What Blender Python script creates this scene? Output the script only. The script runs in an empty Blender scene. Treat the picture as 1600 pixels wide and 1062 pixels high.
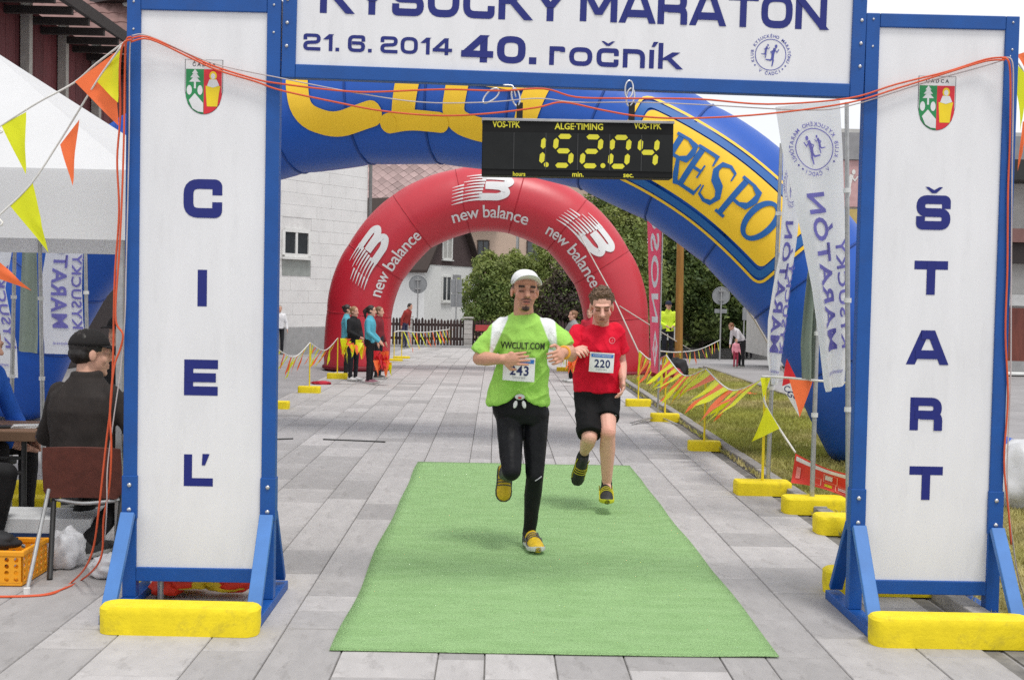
import bpy, bmesh, math, random
import numpy as np
from math import sin, cos, pi, radians as RAD
from mathutils import Vector, Matrix
from mathutils import noise as mnoise
from mathutils.bvhtree import BVHTree
random.seed(7); np.random.seed(7)
sc = bpy.context.scene
COL = sc.collection
V = Vector
ZV = V((0, 0, 1))

# ---------------------------------------------------------------- camera
FPX, CAMZ = 1870.0, 1.55                      # focal length in photo pixels (1600 wide), eye height
yaw, pit, roll = math.atan(25.4/FPX), math.atan(69.5/FPX), 0.0205
F0 = V((sin(yaw), cos(yaw), 0)); R0 = V((cos(yaw), -sin(yaw), 0))
FV = F0*cos(pit) - ZV*sin(pit); U0 = F0*sin(pit) + ZV*cos(pit)
RV = R0*cos(roll) + U0*sin(roll); UV = U0*cos(roll) - R0*sin(roll)
CAM = V((0, 0, CAMZ))
cd = bpy.data.cameras.new('camera'); cam = bpy.data.objects.new('camera', cd); COL.objects.link(cam)
cd.sensor_fit = 'HORIZONTAL'; cd.sensor_width = 36.0; cd.lens = FPX/1600*36.0
cd.clip_start = 0.1; cd.clip_end = 2000
m3 = Matrix((RV, UV, -FV)).transposed()
cam.matrix_world = Matrix.Translation(CAM) @ m3.to_4x4()
sc.camera = cam

def ray(u, v): return FV*FPX + RV*(u-800) - UV*(v-531)
def P(u, v, Y):                               # photo pixel -> point at depth Y
    d = ray(u, v); return CAM + d*(Y/d.y)
def G(u, v, z=0.0):                           # photo pixel -> point on the ground
    d = ray(u, v); return CAM + d*((z-CAMZ)/d.z)

def TZ(X, Y):                                 # the square falls away gently beyond the arch, more so to the right
    s = .0237 + .0163*min(max((X-2)/3, 0), 1)
    return -s*max(0.0, Y-26)
def GT(u, v):                                 # photo pixel -> point on the falling ground
    z = 0.0
    for _ in range(60): p = G(u, v, z); z = .5*z+.5*TZ(p.x, min(p.y, 120))
    return p
# ---------------------------------------------------------------- sky, sun, exposure (overcast)
w = bpy.data.worlds.new('World'); sc.world = w; w.use_nodes = True
nt = w.node_tree; nt.nodes.clear()
wo = nt.nodes.new('ShaderNodeOutputWorld'); bg = nt.nodes.new('ShaderNodeBackground')
sky = nt.nodes.new('ShaderNodeTexSky'); sky.sky_type = 'NISHITA'; sky.sun_disc = False
SUN_EL, SUN_AZ = RAD(68), RAD(150)            # azimuth from +Y, clockwise
sky.sun_elevation = SUN_EL; sky.sun_rotation = SUN_AZ
mx = nt.nodes.new('ShaderNodeMix'); mx.data_type = 'RGBA'; mx.inputs[0].default_value = 0.93
nz = nt.nodes.new('ShaderNodeTexNoise'); nz.inputs['Scale'].default_value = 2.2; nz.inputs['Detail'].default_value = 5
cr = nt.nodes.new('ShaderNodeMapRange'); cr.inputs[1].default_value = .3; cr.inputs[2].default_value = .7
cl = nt.nodes.new('ShaderNodeMix'); cl.data_type = 'RGBA'
cl.inputs[6].default_value = (11.6, 12.0, 12.6, 1); cl.inputs[7].default_value = (13.6, 13.7, 13.8, 1)
L = nt.links.new
L(nz.outputs[0], cr.inputs[0]); L(cr.outputs[0], cl.inputs[0])
L(sky.outputs[0], mx.inputs[6]); L(cl.outputs[2], mx.inputs[7]); L(mx.outputs[2], bg.inputs[0])
bg.inputs[1].default_value = 0.068; L(bg.outputs[0], wo.inputs[0])
sd = bpy.data.lights.new('sun', 'SUN'); sd.energy = 1.5; sd.angle = RAD(14); sd.color = (1, .97, .92)
so = bpy.data.objects.new('sun', sd); COL.objects.link(so)
sun_dir = V((sin(SUN_AZ)*cos(SUN_EL), cos(SUN_AZ)*cos(SUN_EL), sin(SUN_EL)))
so.rotation_euler = sun_dir.to_track_quat('Z', 'Y').to_euler(); so.location = (0, -5, 30)
sc.view_settings.view_transform = 'Standard'; sc.view_settings.look = 'None'
sc.view_settings.exposure = 0.3; sc.view_settings.gamma = 1.0
sc.view_settings.use_curve_mapping = False
sc.cycles.max_bounces = 8; sc.cycles.use_denoising = False

# ---------------------------------------------------------------- materials
MATS = {}
def mat(name, col=(.5, .5, .5), rough=.6, var=.12, scale=6, bump=0, bscale=80, metal=0, spec=.5,
        trans=0, emit=0, attr=None, stretch=None, col2=None, dirt=0, coat=0):
    if name in MATS: return MATS[name]
    m = bpy.data.materials.new(name); m.use_nodes = True
    t = m.node_tree; b = t.nodes['Principled BSDF']; out = t.nodes['Material Output']
    N = t.nodes.new; K = t.links.new
    b.inputs['Roughness'].default_value = rough; b.inputs['Metallic'].default_value = metal
    b.inputs['Specular IOR Level'].default_value = spec
    if coat: b.inputs['Coat Weight'].default_value = coat
    tc = N('ShaderNodeTexCoord'); src = tc.outputs['Object']
    if stretch:
        mp = N('ShaderNodeMapping'); mp.inputs['Scale'].default_value = stretch; K(src, mp.inputs[0]); src = mp.outputs[0]
    n = N('ShaderNodeTexNoise'); n.inputs['Scale'].default_value = scale; n.inputs['Detail'].default_value = 6
    n.inputs['Roughness'].default_value = .6; K(src, n.inputs['Vector'])
    mr = N('ShaderNodeMapRange'); mr.inputs[1].default_value = .3; mr.inputs[2].default_value = .7
    mr.inputs[3].default_value = 1-var; mr.inputs[4].default_value = 1+var; K(n.outputs[0], mr.inputs[0])
    if attr:
        a = N('ShaderNodeAttribute'); a.attribute_name = attr; base = a.outputs['Color']
    elif col2:
        mc = N('ShaderNodeMix'); mc.data_type = 'RGBA'; mc.inputs[6].default_value = (*col, 1); mc.inputs[7].default_value = (*col2, 1)
        n3 = N('ShaderNodeTexNoise'); n3.inputs['Scale'].default_value = scale*.45; n3.inputs['Detail'].default_value = 4
        K(src, n3.inputs['Vector']); r3 = N('ShaderNodeMapRange'); r3.inputs[1].default_value = .42; r3.inputs[2].default_value = .6
        K(n3.outputs[0], r3.inputs[0]); K(r3.outputs[0], mc.inputs[0]); base = mc.outputs[2]
    else:
        rg = N('ShaderNodeRGB'); rg.outputs[0].default_value = (*col, 1); base = rg.outputs[0]
    oi = N('ShaderNodeObjectInfo')
    vm = N('ShaderNodeMix'); vm.data_type = 'RGBA'; vm.blend_type = 'MULTIPLY'; vm.inputs[0].default_value = 1
    K(base, vm.inputs[6]); K(mr.outputs[0], vm.inputs[7]); colout = vm.outputs[2]
    if dirt:
        n2 = N('ShaderNodeTexNoise'); n2.inputs['Scale'].default_value = scale*.6+2; n2.inputs['Detail'].default_value = 9; n2.inputs['Roughness'].default_value = .75
        K(src, n2.inputs['Vector']); r2 = N('ShaderNodeMapRange'); r2.inputs[1].default_value = .54; r2.inputs[2].default_value = .74
        r2.inputs[3].default_value = 0; r2.inputs[4].default_value = dirt; K(n2.outputs[0], r2.inputs[0])
        dm = N('ShaderNodeMix'); dm.data_type = 'RGBA'; dm.inputs[7].default_value = (.07, .06, .05, 1)
        K(r2.outputs[0], dm.inputs[0]); K(colout, dm.inputs[6]); colout = dm.outputs[2]
    K(colout, b.inputs['Base Color'])
    if bump:
        bn = N('ShaderNodeTexNoise'); bn.inputs['Scale'].default_value = bscale; bn.inputs['Detail'].default_value = 5; K(src, bn.inputs['Vector'])
        bp = N('ShaderNodeBump'); bp.inputs['Strength'].default_value = bump; bp.inputs['Distance'].default_value = .02
        K(bn.outputs[0], bp.inputs['Height']); K(bp.outputs[0], b.inputs['Normal'])
    if emit:
        K(colout, b.inputs['Emission Color']); b.inputs['Emission Strength'].default_value = emit
    if trans:
        tr = N('ShaderNodeBsdfTranslucent'); ms = N('ShaderNodeMixShader'); ms.inputs[0].default_value = trans
        K(colout, tr.inputs[0]); K(b.outputs[0], ms.inputs[1]); K(tr.outputs[0], ms.inputs[2]); K(ms.outputs[0], out.inputs[0])
    MATS[name] = m
    return m
def rnd_tint(m, amt):                         # per-object brightness variation
    t = m.node_tree; b = t.nodes['Principled BSDF']; lk = b.inputs['Base Color'].links[0]; s = lk.from_socket
    oi = t.nodes.new('ShaderNodeObjectInfo'); mr = t.nodes.new('ShaderNodeMapRange')
    mr.inputs[3].default_value = 1-amt; mr.inputs[4].default_value = 1+amt
    t.links.new(oi.outputs['Random'], mr.inputs[0])
    mm = t.nodes.new('ShaderNodeMix'); mm.data_type = 'RGBA'; mm.blend_type = 'MULTIPLY'; mm.inputs[0].default_value = 1
    t.links.new(s, mm.inputs[6]); t.links.new(mr.outputs[0], mm.inputs[7]); t.links.new(mm.outputs[2], b.inputs['Base Color'])
    return m
def S(r, g, b):                               # sRGB 0-255 -> linear
    f = lambda c: (c/255/12.92) if c/255 <= .04045 else ((c/255+.055)/1.055)**2.4
    return (f(r), f(g), f(b))

# ---------------------------------------------------------------- object helpers
def wloc(o):
    s = V((0, 0, 0))
    while o is not None: s = s + o.location; o = o.parent
    return s
def tag(o, label=None, cat=None, group=None, kind=None):
    if label: o['label'] = label
    if cat: o['category'] = cat
    if group: o['group'] = group
    if kind: o['kind'] = kind
    return o
def thing(name, loc, label, cat, group=None):
    o = bpy.data.objects.new(name, None); COL.objects.link(o); o.location = loc; o.empty_display_size = .1
    return tag(o, label, cat, group)
def link(name, me, m=None, parent=None):
    o = bpy.data.objects.new(name, me); COL.objects.link(o)
    if m is not None and not me.materials: me.materials.append(m)
    if parent is not None: o.parent = parent
    return o
def frame_of(z):
    z = V(z).normalized(); a = V((0, 0, 1)) if abs(z.z) < .9 else V((1, 0, 0))
    x = a.cross(z).normalized(); return x, z.cross(x), z

class MB:
    def __init__(s): s.v = []; s.f = []
    def add(s, vs, fs):
        o = len(s.v); s.v += [tuple(v) for v in vs]; s.f += [tuple(i+o for i in f) for f in fs]; return s
    def box(s, c, d, rz=0, M=None):
        c = V(c); x, y, z = d[0]/2, d[1]/2, d[2]/2
        R = M if M is not None else Matrix.Rotation(rz, 3, 'Z')
        vs = [c + R @ V((a*x, b*y, e*z)) for a in (-1, 1) for b in (-1, 1) for e in (-1, 1)]
        return s.add(vs, [(0, 1, 3, 2), (4, 6, 7, 5), (0, 4, 5, 1), (2, 3, 7, 6), (0, 2, 6, 4), (1, 5, 7, 3)])
    def bar(s, p0, p1, wd, th, side=None):     # rectangular bar between two points
        p0, p1 = V(p0), V(p1); z = (p1-p0); ln = z.length; z.normalize()
        if side is None: x, y, z = frame_of(z)
        else: y = V(side).normalized(); x = y.cross(z).normalized(); y = z.cross(x)
        return s.box((p0+p1)/2, (wd, th, ln), M=Matrix((x, y, z)).transposed())
    def cyl(s, p0, p1, r0, r1=None, n=12, caps=True):
        r1 = r0 if r1 is None else r1
        p0, p1 = V(p0), V(p1); x, y, z = frame_of(p1-p0)
        vs = [p + (x*cos(2*pi*i/n) + y*sin(2*pi*i/n))*r for p, r in ((p0, r0), (p1, r1)) for i in range(n)]
        fs = [(i, (i+1) % n, n+(i+1) % n, n+i) for i in range(n)]
        if caps: fs += [tuple(range(n-1, -1, -1)), tuple(range(n, 2*n))]
        return s.add(vs, fs)
    def tube(s, pts, r, n=6, caps=True):
        pts = [V(p) for p in pts]; k = len(pts); rr = r if hasattr(r, '__len__') else [r]*k
        vs = []; x = None
        for i, p in enumerate(pts):
            t = (pts[min(i+1, k-1)] - pts[max(i-1, 0)]).normalized()
            if x is None: x, y, _ = frame_of(t)
            x = (x - t*x.dot(t)).normalized(); y = t.cross(x)
            vs += [p + (x*cos(2*pi*j/n)+y*sin(2*pi*j/n))*rr[i] for j in range(n)]
        fs = [(i*n+j, i*n+(j+1) % n, (i+1)*n+(j+1) % n, (i+1)*n+j) for i in range(k-1) for j in range(n)]
        if caps: fs += [tuple(range(n-1, -1, -1)), tuple((k-1)*n+j for j in range(n))]
        return s.add(vs, fs)
    def loft(s, rings, caps=True):
        n = len(rings[0]); k = len(rings); vs = [p for r in rings for p in r]
        fs = [(i*n+j, i*n+(j+1) % n, (i+1)*n+(j+1) % n, (i+1)*n+j) for i in range(k-1) for j in range(n)]
        if caps: fs += [tuple(range(n-1, -1, -1)), tuple((k-1)*n+j for j in range(n))]
        return s.add(vs, fs)
    def prism(s, poly, o, ex, ey, depth):      # polygon in (ex, ey) from o, extruded along ex x ey by depth
        o, ex, ey = V(o), V(ex), V(ey); ez = ex.cross(ey).normalized()*depth; n = len(poly)
        a = [o+ex*p[0]+ey*p[1] for p in poly]; b = [p+ez for p in a]
        return s.add(a+b, [tuple(range(n-1, -1, -1)), tuple(range(n, 2*n))] + [(i, (i+1) % n, n+(i+1) % n, n+i) for i in range(n)])
    def ball(s, c, r, n=12, m=8, R=None):
        c = V(c); r = r if hasattr(r, '__len__') else (r, r, r); vs = []; fs = []
        for i in range(m+1):
            th = pi*i/m
            for j in range(n):
                p = V((r[0]*sin(th)*cos(2*pi*j/n), r[1]*sin(th)*sin(2*pi*j/n), r[2]*cos(th)))
                vs.append(c + (R @ p if R is not None else p))
        fs = [(i*n+j, (i+1)*n+j, (i+1)*n+(j+1) % n, i*n+(j+1) % n) for i in range(m) for j in range(n)]
        return s.add(vs, fs)
    def cap(s, p0, p1, r0, r1=None, n=14, m=5, flat=None):   # tapered capsule; flat=(axis, factor) squashes it
        r1 = r0 if r1 is None else r1
        p0, p1 = V(p0), V(p1); x, y, z = frame_of(p1-p0) if (p1-p0).length > 1e-6 else (V((1, 0, 0)), V((0, 1, 0)), ZV)
        rings = []
        for i in range(m+1):
            a = pi/2*(1-i/m); rings.append((p0 - z*r0*sin(a), max(r0*cos(a), 1e-4)))
        for i in range(m+1):
            a = pi/2*i/m; rings.append((p1 + z*r1*sin(a), max(r1*cos(a), 1e-4)))
        rr = []
        for c, r in rings:
            ring = []
            for j in range(n):
                d = (x*cos(2*pi*j/n)+y*sin(2*pi*j/n))*r
                if flat: ax = V(flat[0]).normalized(); d = d - ax*d.dot(ax)*(1-flat[1])
                ring.append(c+d)
            rr.append(ring)
        return s.loft(rr)
    def build(s, name, m, parent=None, smooth=None, bevel=0, seg=2, loc=None):
        off = wloc(parent) if parent is not None else (V(loc) if loc is not None else V((0, 0, 0)))
        me = bpy.data.meshes.new(name)
        me.from_pydata([(v[0]-off.x, v[1]-off.y, v[2]-off.z) for v in s.v], [], s.f)
        if smooth is not None:
            me.polygons.foreach_set('use_smooth', [True]*len(me.polygons))
            if smooth > 0: me.set_sharp_from_angle(angle=RAD(smooth))
        me.update()
        o = link(name, me, m, parent)
        if parent is None: o.location = off
        if bevel:
            b = o.modifiers.new('bevel', 'BEVEL'); b.width = bevel; b.segments = seg; b.limit_method = 'ANGLE'; b.angle_limit = RAD(40)
            b.harden_normals = False
        return o
def fix_normals(o):
    bm = bmesh.new(); bm.from_mesh(o.data); bmesh.ops.recalc_face_normals(bm, faces=bm.faces); bm.to_mesh(o.data); bm.free(); return o
def spline(pts, n=6):                          # Catmull-Rom through points
    pts = [V(p) for p in pts]; out = []
    for i in range(len(pts)-1):
        a, b, c, d = pts[max(i-1, 0)], pts[i], pts[i+1], pts[min(i+2, len(pts)-1)]
        for k in range(n):
            t = k/n; out.append(.5*((2*b)+(c-a)*t+(2*a-5*b+4*c-d)*t*t+(3*b-3*c+d-a)*t**3))
    return out+[pts[-1]]

# ---------------------------------------------------------------- lettering
def text2d(body, h, bold=0.0, sx=1.0, sp=1.0, align='CENTER'):
    c = bpy.data.curves.new('t', 'FONT'); c.body = body; c.size = h/.73; c.offset = bold*h; c.space_character = sp
    c.align_x = align; c.resolution_u = 3
    o = bpy.data.objects.new('t', c); me = bpy.data.meshes.new_from_object(o)
    vs = [(v.co.x*sx, v.co.y, 0) for v in me.vertices]; fs = [tuple(p.vertices) for p in me.polygons]
    bpy.data.objects.remove(o); bpy.data.curves.remove(c); bpy.data.meshes.remove(me)
    return vs, fs
def join2d(*parts):
    vs, fs = [], []
    for v, f in parts:
        o = len(vs); vs += v; fs += [tuple(i+o for i in q) for q in f]
    return vs, fs
def xf(part, dx=0, dy=0, rot=0, sx=1, sy=1, dz=0, shear=0):
    v, f = part; c, s = cos(rot), sin(rot); out = []
    for p in v:
        x, y = p[0]*sx + shear*p[1]*sy, p[1]*sy
        out.append((x*c-y*s+dx, x*s+y*c+dy, (p[2] if len(p) > 2 else 0)+dz))
    return out, f
def fillet(pts, r, n=5, closed=False):
    out = []; k = len(pts)
    for i in range(k):
        if not closed and i in (0, k-1): out.append(pts[i]); continue
        p, a, b = V(pts[i]), V(pts[i-1]), V(pts[(i+1) % k])
        da, db = (a-p), (b-p); ra = min(r, da.length*.5, db.length*.5)
        if ra < 1e-6: out.append(tuple(p)); continue
        s, e = p+da.normalized()*ra, p+db.normalized()*ra
        for j in range(n+1):
            t = j/n; q = s*(1-t)**2 + p*2*t*(1-t) + e*t*t; out.append((q.x, q.y))
    return out
def stroke(pts, t, closed=False, ext=True, dz=0.0):
    pts = [V((p[0], p[1])) for p in pts]; tt = list(t) if hasattr(t, '__len__') else [t]*len(pts)
    kp = [i for i in range(len(pts)) if i == 0 or (pts[i]-pts[i-1]).length > 1e-5]; pts = [pts[i] for i in kp]; tt = [tt[i] for i in kp]
    if closed and (pts[0]-pts[-1]).length < 1e-5: pts.pop(); tt.pop()
    k = len(pts)
    if ext and not closed:
        pts[0] = pts[0] + (pts[0]-pts[1]).normalized()*tt[0]/2; pts[-1] = pts[-1] + (pts[-1]-pts[-2]).normalized()*tt[-1]/2
    vs = []
    for i in range(k):
        a = pts[i-1] if (i > 0 or closed) else None; b = pts[(i+1) % k] if (i < k-1 or closed) else None
        d0 = (pts[i]-a).normalized() if a is not None else None; d1 = (b-pts[i]).normalized() if b is not None else None
        d0 = d1 if d0 is None else d0; d1 = d0 if d1 is None else d1
        n0 = V((-d0.y, d0.x)); n1 = V((-d1.y, d1.x)); m = n0+n1
        m = n0 if m.length < 1e-4 else m.normalized(); sc_ = 1/max(m.dot(n0), .35)
        for sg in (1, -1):
            q = pts[i]+m*(sg*tt[i]/2*sc_); vs.append((q.x, q.y, dz+i*4e-5))
    fs = [(2*i, 2*i+1, 2*((i+1) % k)+1, 2*((i+1) % k)) for i in range(k if closed else k-1)]
    return vs, fs
def poly2d(pts, dz=0.0): return [(p[0], p[1], dz) for p in pts], [tuple(range(len(pts)))]
# wide square sans: strokes on a 0..1 centre-line grid ('s' open, 'c' closed) and slanted bars ('d': x0,y0,x1,y1)
GL = {
 'C': (1, [('s', [(1, .79), (1, 1), (0, 1), (0, 0), (1, 0), (1, .21)], .26)]),
 'I': (.0, [('s', [(0, 0), (0, 1)], 0)]),
 'E': (.92, [('s', [(1, 1), (0, 1), (0, 0), (1, 0)], 0), ('s', [(.1, .5), (.92, .5)], 0)]),
 'L': (.88, [('s', [(0, 1), (0, 0), (1, 0)], 0)]),
 'S': (1, [('s', [(1, .82), (1, 1), (0, 1), (0, .5), (1, .5), (1, 0), (0, 0), (0, .18)], .22)]),
 'T': (1.0, [('s', [(0, 1), (1, 1)], 0), ('s', [(.5, 0), (.5, .95)], 0)]),
 'A': (1.18, [('d', 0, 0, .36, 1), ('d', 1, 0, .64, 1), ('s', [(.24, .22), (.76, .22)], 0), ('s', [(.42, 1), (.58, 1)], 0)]),
 'R': (1, [('s', [(0, 0), (0, 1)], 0), ('s', [(.12, 1), (.95, 1), (.95, .47), (.2, .47)], .24), ('s', [(.42, .45), (.98, .45), (.98, 0)], .22)]),
 'K': (1, [('s', [(0, 0), (0, 1)], 0), ('d', .18, .45, .92, 1), ('d', .96, 0, .38, .6)]),
 'Y': (1.05, [('s', [(.5, 0), (.5, .42)], 0), ('d', .5, .38, .02, 1), ('d', .5, .38, .98, 1)]),
 'U': (1, [('s', [(0, 1), (0, 0), (1, 0), (1, 1)], .3)]),
 'M': (1.3, [('s', [(0, 0), (0, 1)], 0), ('s', [(1, 0), (1, 1)], 0), ('d', .5, .12, .08, 1), ('d', .5, .12, .92, 1)]),
 'N': (1.05, [('s', [(0, 0), (0, 1)], 0), ('s', [(1, 0), (1, 1)], 0), ('d', .95, 0, .05, 1)]),
 'O': (1.05, [('c', [(0, 0), (1, 0), (1, 1), (0, 1)], .32)]),
 '0': (.9, [('c', [(0, 0), (1, 0), (1, 1), (0, 1)], .3)]),
 '1': (.35, [('s', [(1, 0), (1, 1)], 0), ('d', .0, .72, .8, 1)]),
 '2': (.9, [('s', [(0, .8), (0, 1), (1, 1), (1, .52), (0, .45), (0, 0), (1, 0)], .22)]),
 '4': (1.05, [('s', [(.76, 0), (.76, 1)], 0), ('d', .04, .3, .66, 1), ('s', [(0, .24), (1, .24)], 0)]),
 '6': (.9, [('s', [(1, .78), (1, 1), (0, 1), (0, 0), (1, 0), (1, .54), (.3, .54)], .24)]),
 '.': (.0, [('s', [(0, 0), (0, .02)], 0)]),
 'r': (.5, [('s', [(0, 0), (0, .66)], 0), ('s', [(0, .5), (0, .66), (1, .66), (1, .62)], .2)]),
 'o': (.85, [('c', [(0, 0), (1, 0), (1, .66), (0, .66)], .26)]),
 'c': (.8, [('s', [(1, .52), (1, .66), (0, .66), (0, 0), (1, 0), (1, .14)], .2)]),
 'n': (.8, [('s', [(0, 0), (0, .66)], 0), ('s', [(0, .66), (1, .66), (1, 0)], .24)]),
 'i': (.0, [('s', [(0, 0), (0, .66)], 0)]),
 'k': (.8, [('s', [(0, 0), (0, 1)], 0), ('d', .18, .3, .9, .68), ('d', .98, 0, .42, .42)]),
}
def glyph(ch, h, t, wsc=1.0):
    acc = None
    if ch in 'ÝÓíč Š Ľ'.replace(' ', ''):
        acc = {'Ý': 'a', 'Ó': 'a', 'í': 'a', 'č': 'v', 'Š': 'v', 'Ľ': 'q'}[ch]
        ch = {'Ý': 'Y', 'Ó': 'O', 'í': 'i', 'č': 'c', 'Š': 'S', 'Ľ': 'L'}[ch]
    wd, st = GL[ch]; W = wd*h*wsc*(1-t); T = t*h; Hh = h-T; parts = []
    mp = lambda p: (T/2+p[0]*W, T/2+p[1]*Hh)
    z = 0
    for q in st:
        if q[0] == 'd':
            x0, y0, x1, y1 = q[1:]; a = mp((x0, y0)); b = mp((x1, y1))
            dx, dy = b[0]-a[0], b[1]-a[1]
            ya = 0 if y0 == 0 else a[1]; yb = h if y1 == 1 else b[1]
            k = dx/dy if dy else 0; xa = a[0]+(ya-a[1])*k; xb = b[0]+(yb-b[1])*k
            hw = T/2*math.hypot(dx, dy)/max(abs(dy), 1e-6)*.95; hw = min(hw, T*1.0)
            pts = [(xa-hw, ya), (xa+hw, ya), (xb+hw, yb), (xb-hw, yb)]
            parts.append(poly2d(pts, z))
        else:
            pts = [mp(p) for p in q[1]]; cl_ = q[0] == 'c'
            if q[2]: pts = fillet(pts, q[2]*h, 5, cl_)
            parts.append(stroke(pts, T, cl_, True, z))
        z += .0012
    top = h if (ch.isupper() or ch == 'k') else h*.66+T*.5
    cx = T/2+W/2
    if acc == 'v': parts.append(poly2d([(cx-.26*h, top+.24*h), (cx-.16*h, top+.24*h), (cx, top+.15*h), (cx+.16*h, top+.24*h), (cx+.26*h, top+.24*h), (cx+.06*h, top+.06*h), (cx-.06*h, top+.06*h)], z))
    if acc == 'a': parts.append(poly2d([(cx-.02*h, top+.08*h), (cx+.1*h, top+.08*h), (cx+.24*h, top+.28*h), (cx+.06*h, top+.28*h)], z))
    if acc == 'q': parts.append(poly2d([(.56*h, h*.66), (.66*h, h*.66), (.8*h, h*1.02), (.58*h, h*1.02)], z))
    return join2d(*parts), W+T
def widetext(body, h, t=.2, sp=.14, wsc=1.0, space=.4):
    x = 0; parts = []
    for ch in body:
        if ch == ' ': x += space*h; continue
        g, a = glyph(ch, h, t, wsc); parts.append(xf(g, x)); x += a+sp*h
    return join2d(*parts), x-sp*h
def put(part, fn, name, m, parent, cell=None, smooth=True):
    vs, fs = part
    bm = bmesh.new(); bv = [bm.verts.new((p[0], p[1], p[2] if len(p) > 2 else 0)) for p in vs]
    for f in fs:
        try: bm.faces.new([bv[i] for i in f])
        except ValueError: pass
    if cell:
        xs = [p[0] for p in vs]; ys = [p[1] for p in vs]
        for ax, lo, hi in ((0, min(xs), max(xs)), (1, min(ys), max(ys))):
            c = math.floor(lo/cell)*cell+cell
            while c < hi:
                co = (c, 0, 0) if ax == 0 else (0, c, 0); no = (1, 0, 0) if ax == 0 else (0, 1, 0)
                bmesh.ops.bisect_plane(bm, geom=bm.verts[:]+bm.edges[:]+bm.faces[:], plane_co=co, plane_no=no, dist=1e-6)
                c += cell
        bmesh.ops.triangulate(bm, faces=bm.faces[:])
    off = wloc(parent) if parent is not None else V((0, 0, 0))
    for v in bm.verts: v.co = fn(v.co.x, v.co.y, v.co.z) - off
    me = bpy.data.meshes.new(name); bm.to_mesh(me); bm.free()
    if smooth and cell: me.polygons.foreach_set('use_smooth', [True]*len(me.polygons))
    return link(name, me, m, parent)
def flat(o, ex, ey):                           # mapping onto a plane; third coordinate stands proud
    o, ex, ey = V(o), V(ex).normalized(), V(ey).normalized(); ez = ex.cross(ey)
    return lambda x, y, z=0: o+ex*x+ey*y+ez*z

def ring2d(r, t, n=48, dz=0): return stroke([(r*cos(2*pi*i/n), r*sin(2*pi*i/n)) for i in range(n)], t, True, False, dz)
def arc_text(body, r, h, a0, da, bold=.02, inward=False):
    parts = []; n = len(body)
    for i, ch in enumerate(body):
        if ch == ' ': continue
        a = a0 + da*i
        parts.append(xf(text2d(ch, h, bold), r*cos(a), r*sin(a), a-pi/2 if not inward else a+pi/2))
    return join2d(*parts)
def runner2d(s, dz=0):
    st = lambda p, t: stroke([(x*s, y*s) for x, y in p], [q*s for q in t] if hasattr(t, '__len__') else t*s, False, True, dz)
    k = [st([(.12, .42), (.02, .05), (.0, -.2)], [.2, .22, .2]), xf(st([(0, -.2), (.05, -.45), (-.02, -.85)], [.16, .13, .08]), 0, 0, dz=.0004),
         xf(st([(0, -.22), (-.15, -.42), (-.5, -.38)], [.16, .12, .08]), 0, 0, dz=.0008), xf(st([(.1, .38), (-.16, .22), (-.05, .05)], .07), dz=.0012),
         xf(st([(.16, .38), (.32, .2), (.45, .4)], .07), dz=.0016),
         xf(poly2d([(.24*s+.1*s*cos(2*pi*i/12), .66*s+.14*s*sin(2*pi*i/12)) for i in range(12)]), dz=dz+.002)]
    return join2d(*k)
def club_logo(R):
    ttl = 'KLUB KYSUCKÉHO MARATÓNU'
    return join2d(ring2d(R*.74, R*.035), arc_text(ttl, R*.83, R*.15, RAD(200), -RAD(220)/(len(ttl)-1)),
                  arc_text('V ČADCI', R*.97, R*.15, RAD(238), RAD(10.5), inward=True),
                  xf(runner2d(R*.62), R*.1, 0), xf(runner2d(R*.4), -R*.25, R*.18, dz=.003),
                  *[xf(ring2d(R*.02, R*.04, 8), R*.9*cos(a), R*.9*sin(a)) for a in (RAD(215), RAD(325), RAD(312))])
def leafmat(name, c1, c2):
    m = mat(name, c1, rough=.55, var=.35, scale=1.3, trans=.3, col2=c2)
    return m
# ================================================================ SETTING
def PL(u, v, o, e):                            # photo pixel -> (distance along e, height) on a vertical plane
    o = V((o[0], o[1], 0)); e = V((e[0], e[1], 0)).normalized(); n = V((-e.y, e.x, 0)); d = ray(u, v)
    p = CAM + d*((o-CAM).dot(n)/d.dot(n)); return (p-o).dot(e), p.z
asph = mat('asphalt', (.33, .318, .322), rough=.95, var=.14, scale=1.2, bump=.35, bscale=140, dirt=.12, spec=.2)
g = MB(); xs_ = [-220, -60, -20, -8, 2, 3, 4, 5, 12, 30, 80, 220]; ys_ = [-30, 10, 26, 30, 36, 44, 56, 75, 110, 400]
g.add([(x_, y_, TZ(x_, min(y_, 110))-.014) for y_ in ys_ for x_ in xs_], [(j*12+i, j*12+i+1, (j+1)*12+i+1, (j+1)*12+i) for j in range(len(ys_)-1) for i in range(11)])
tag(g.build('ground', asph), kind='structure')

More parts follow.
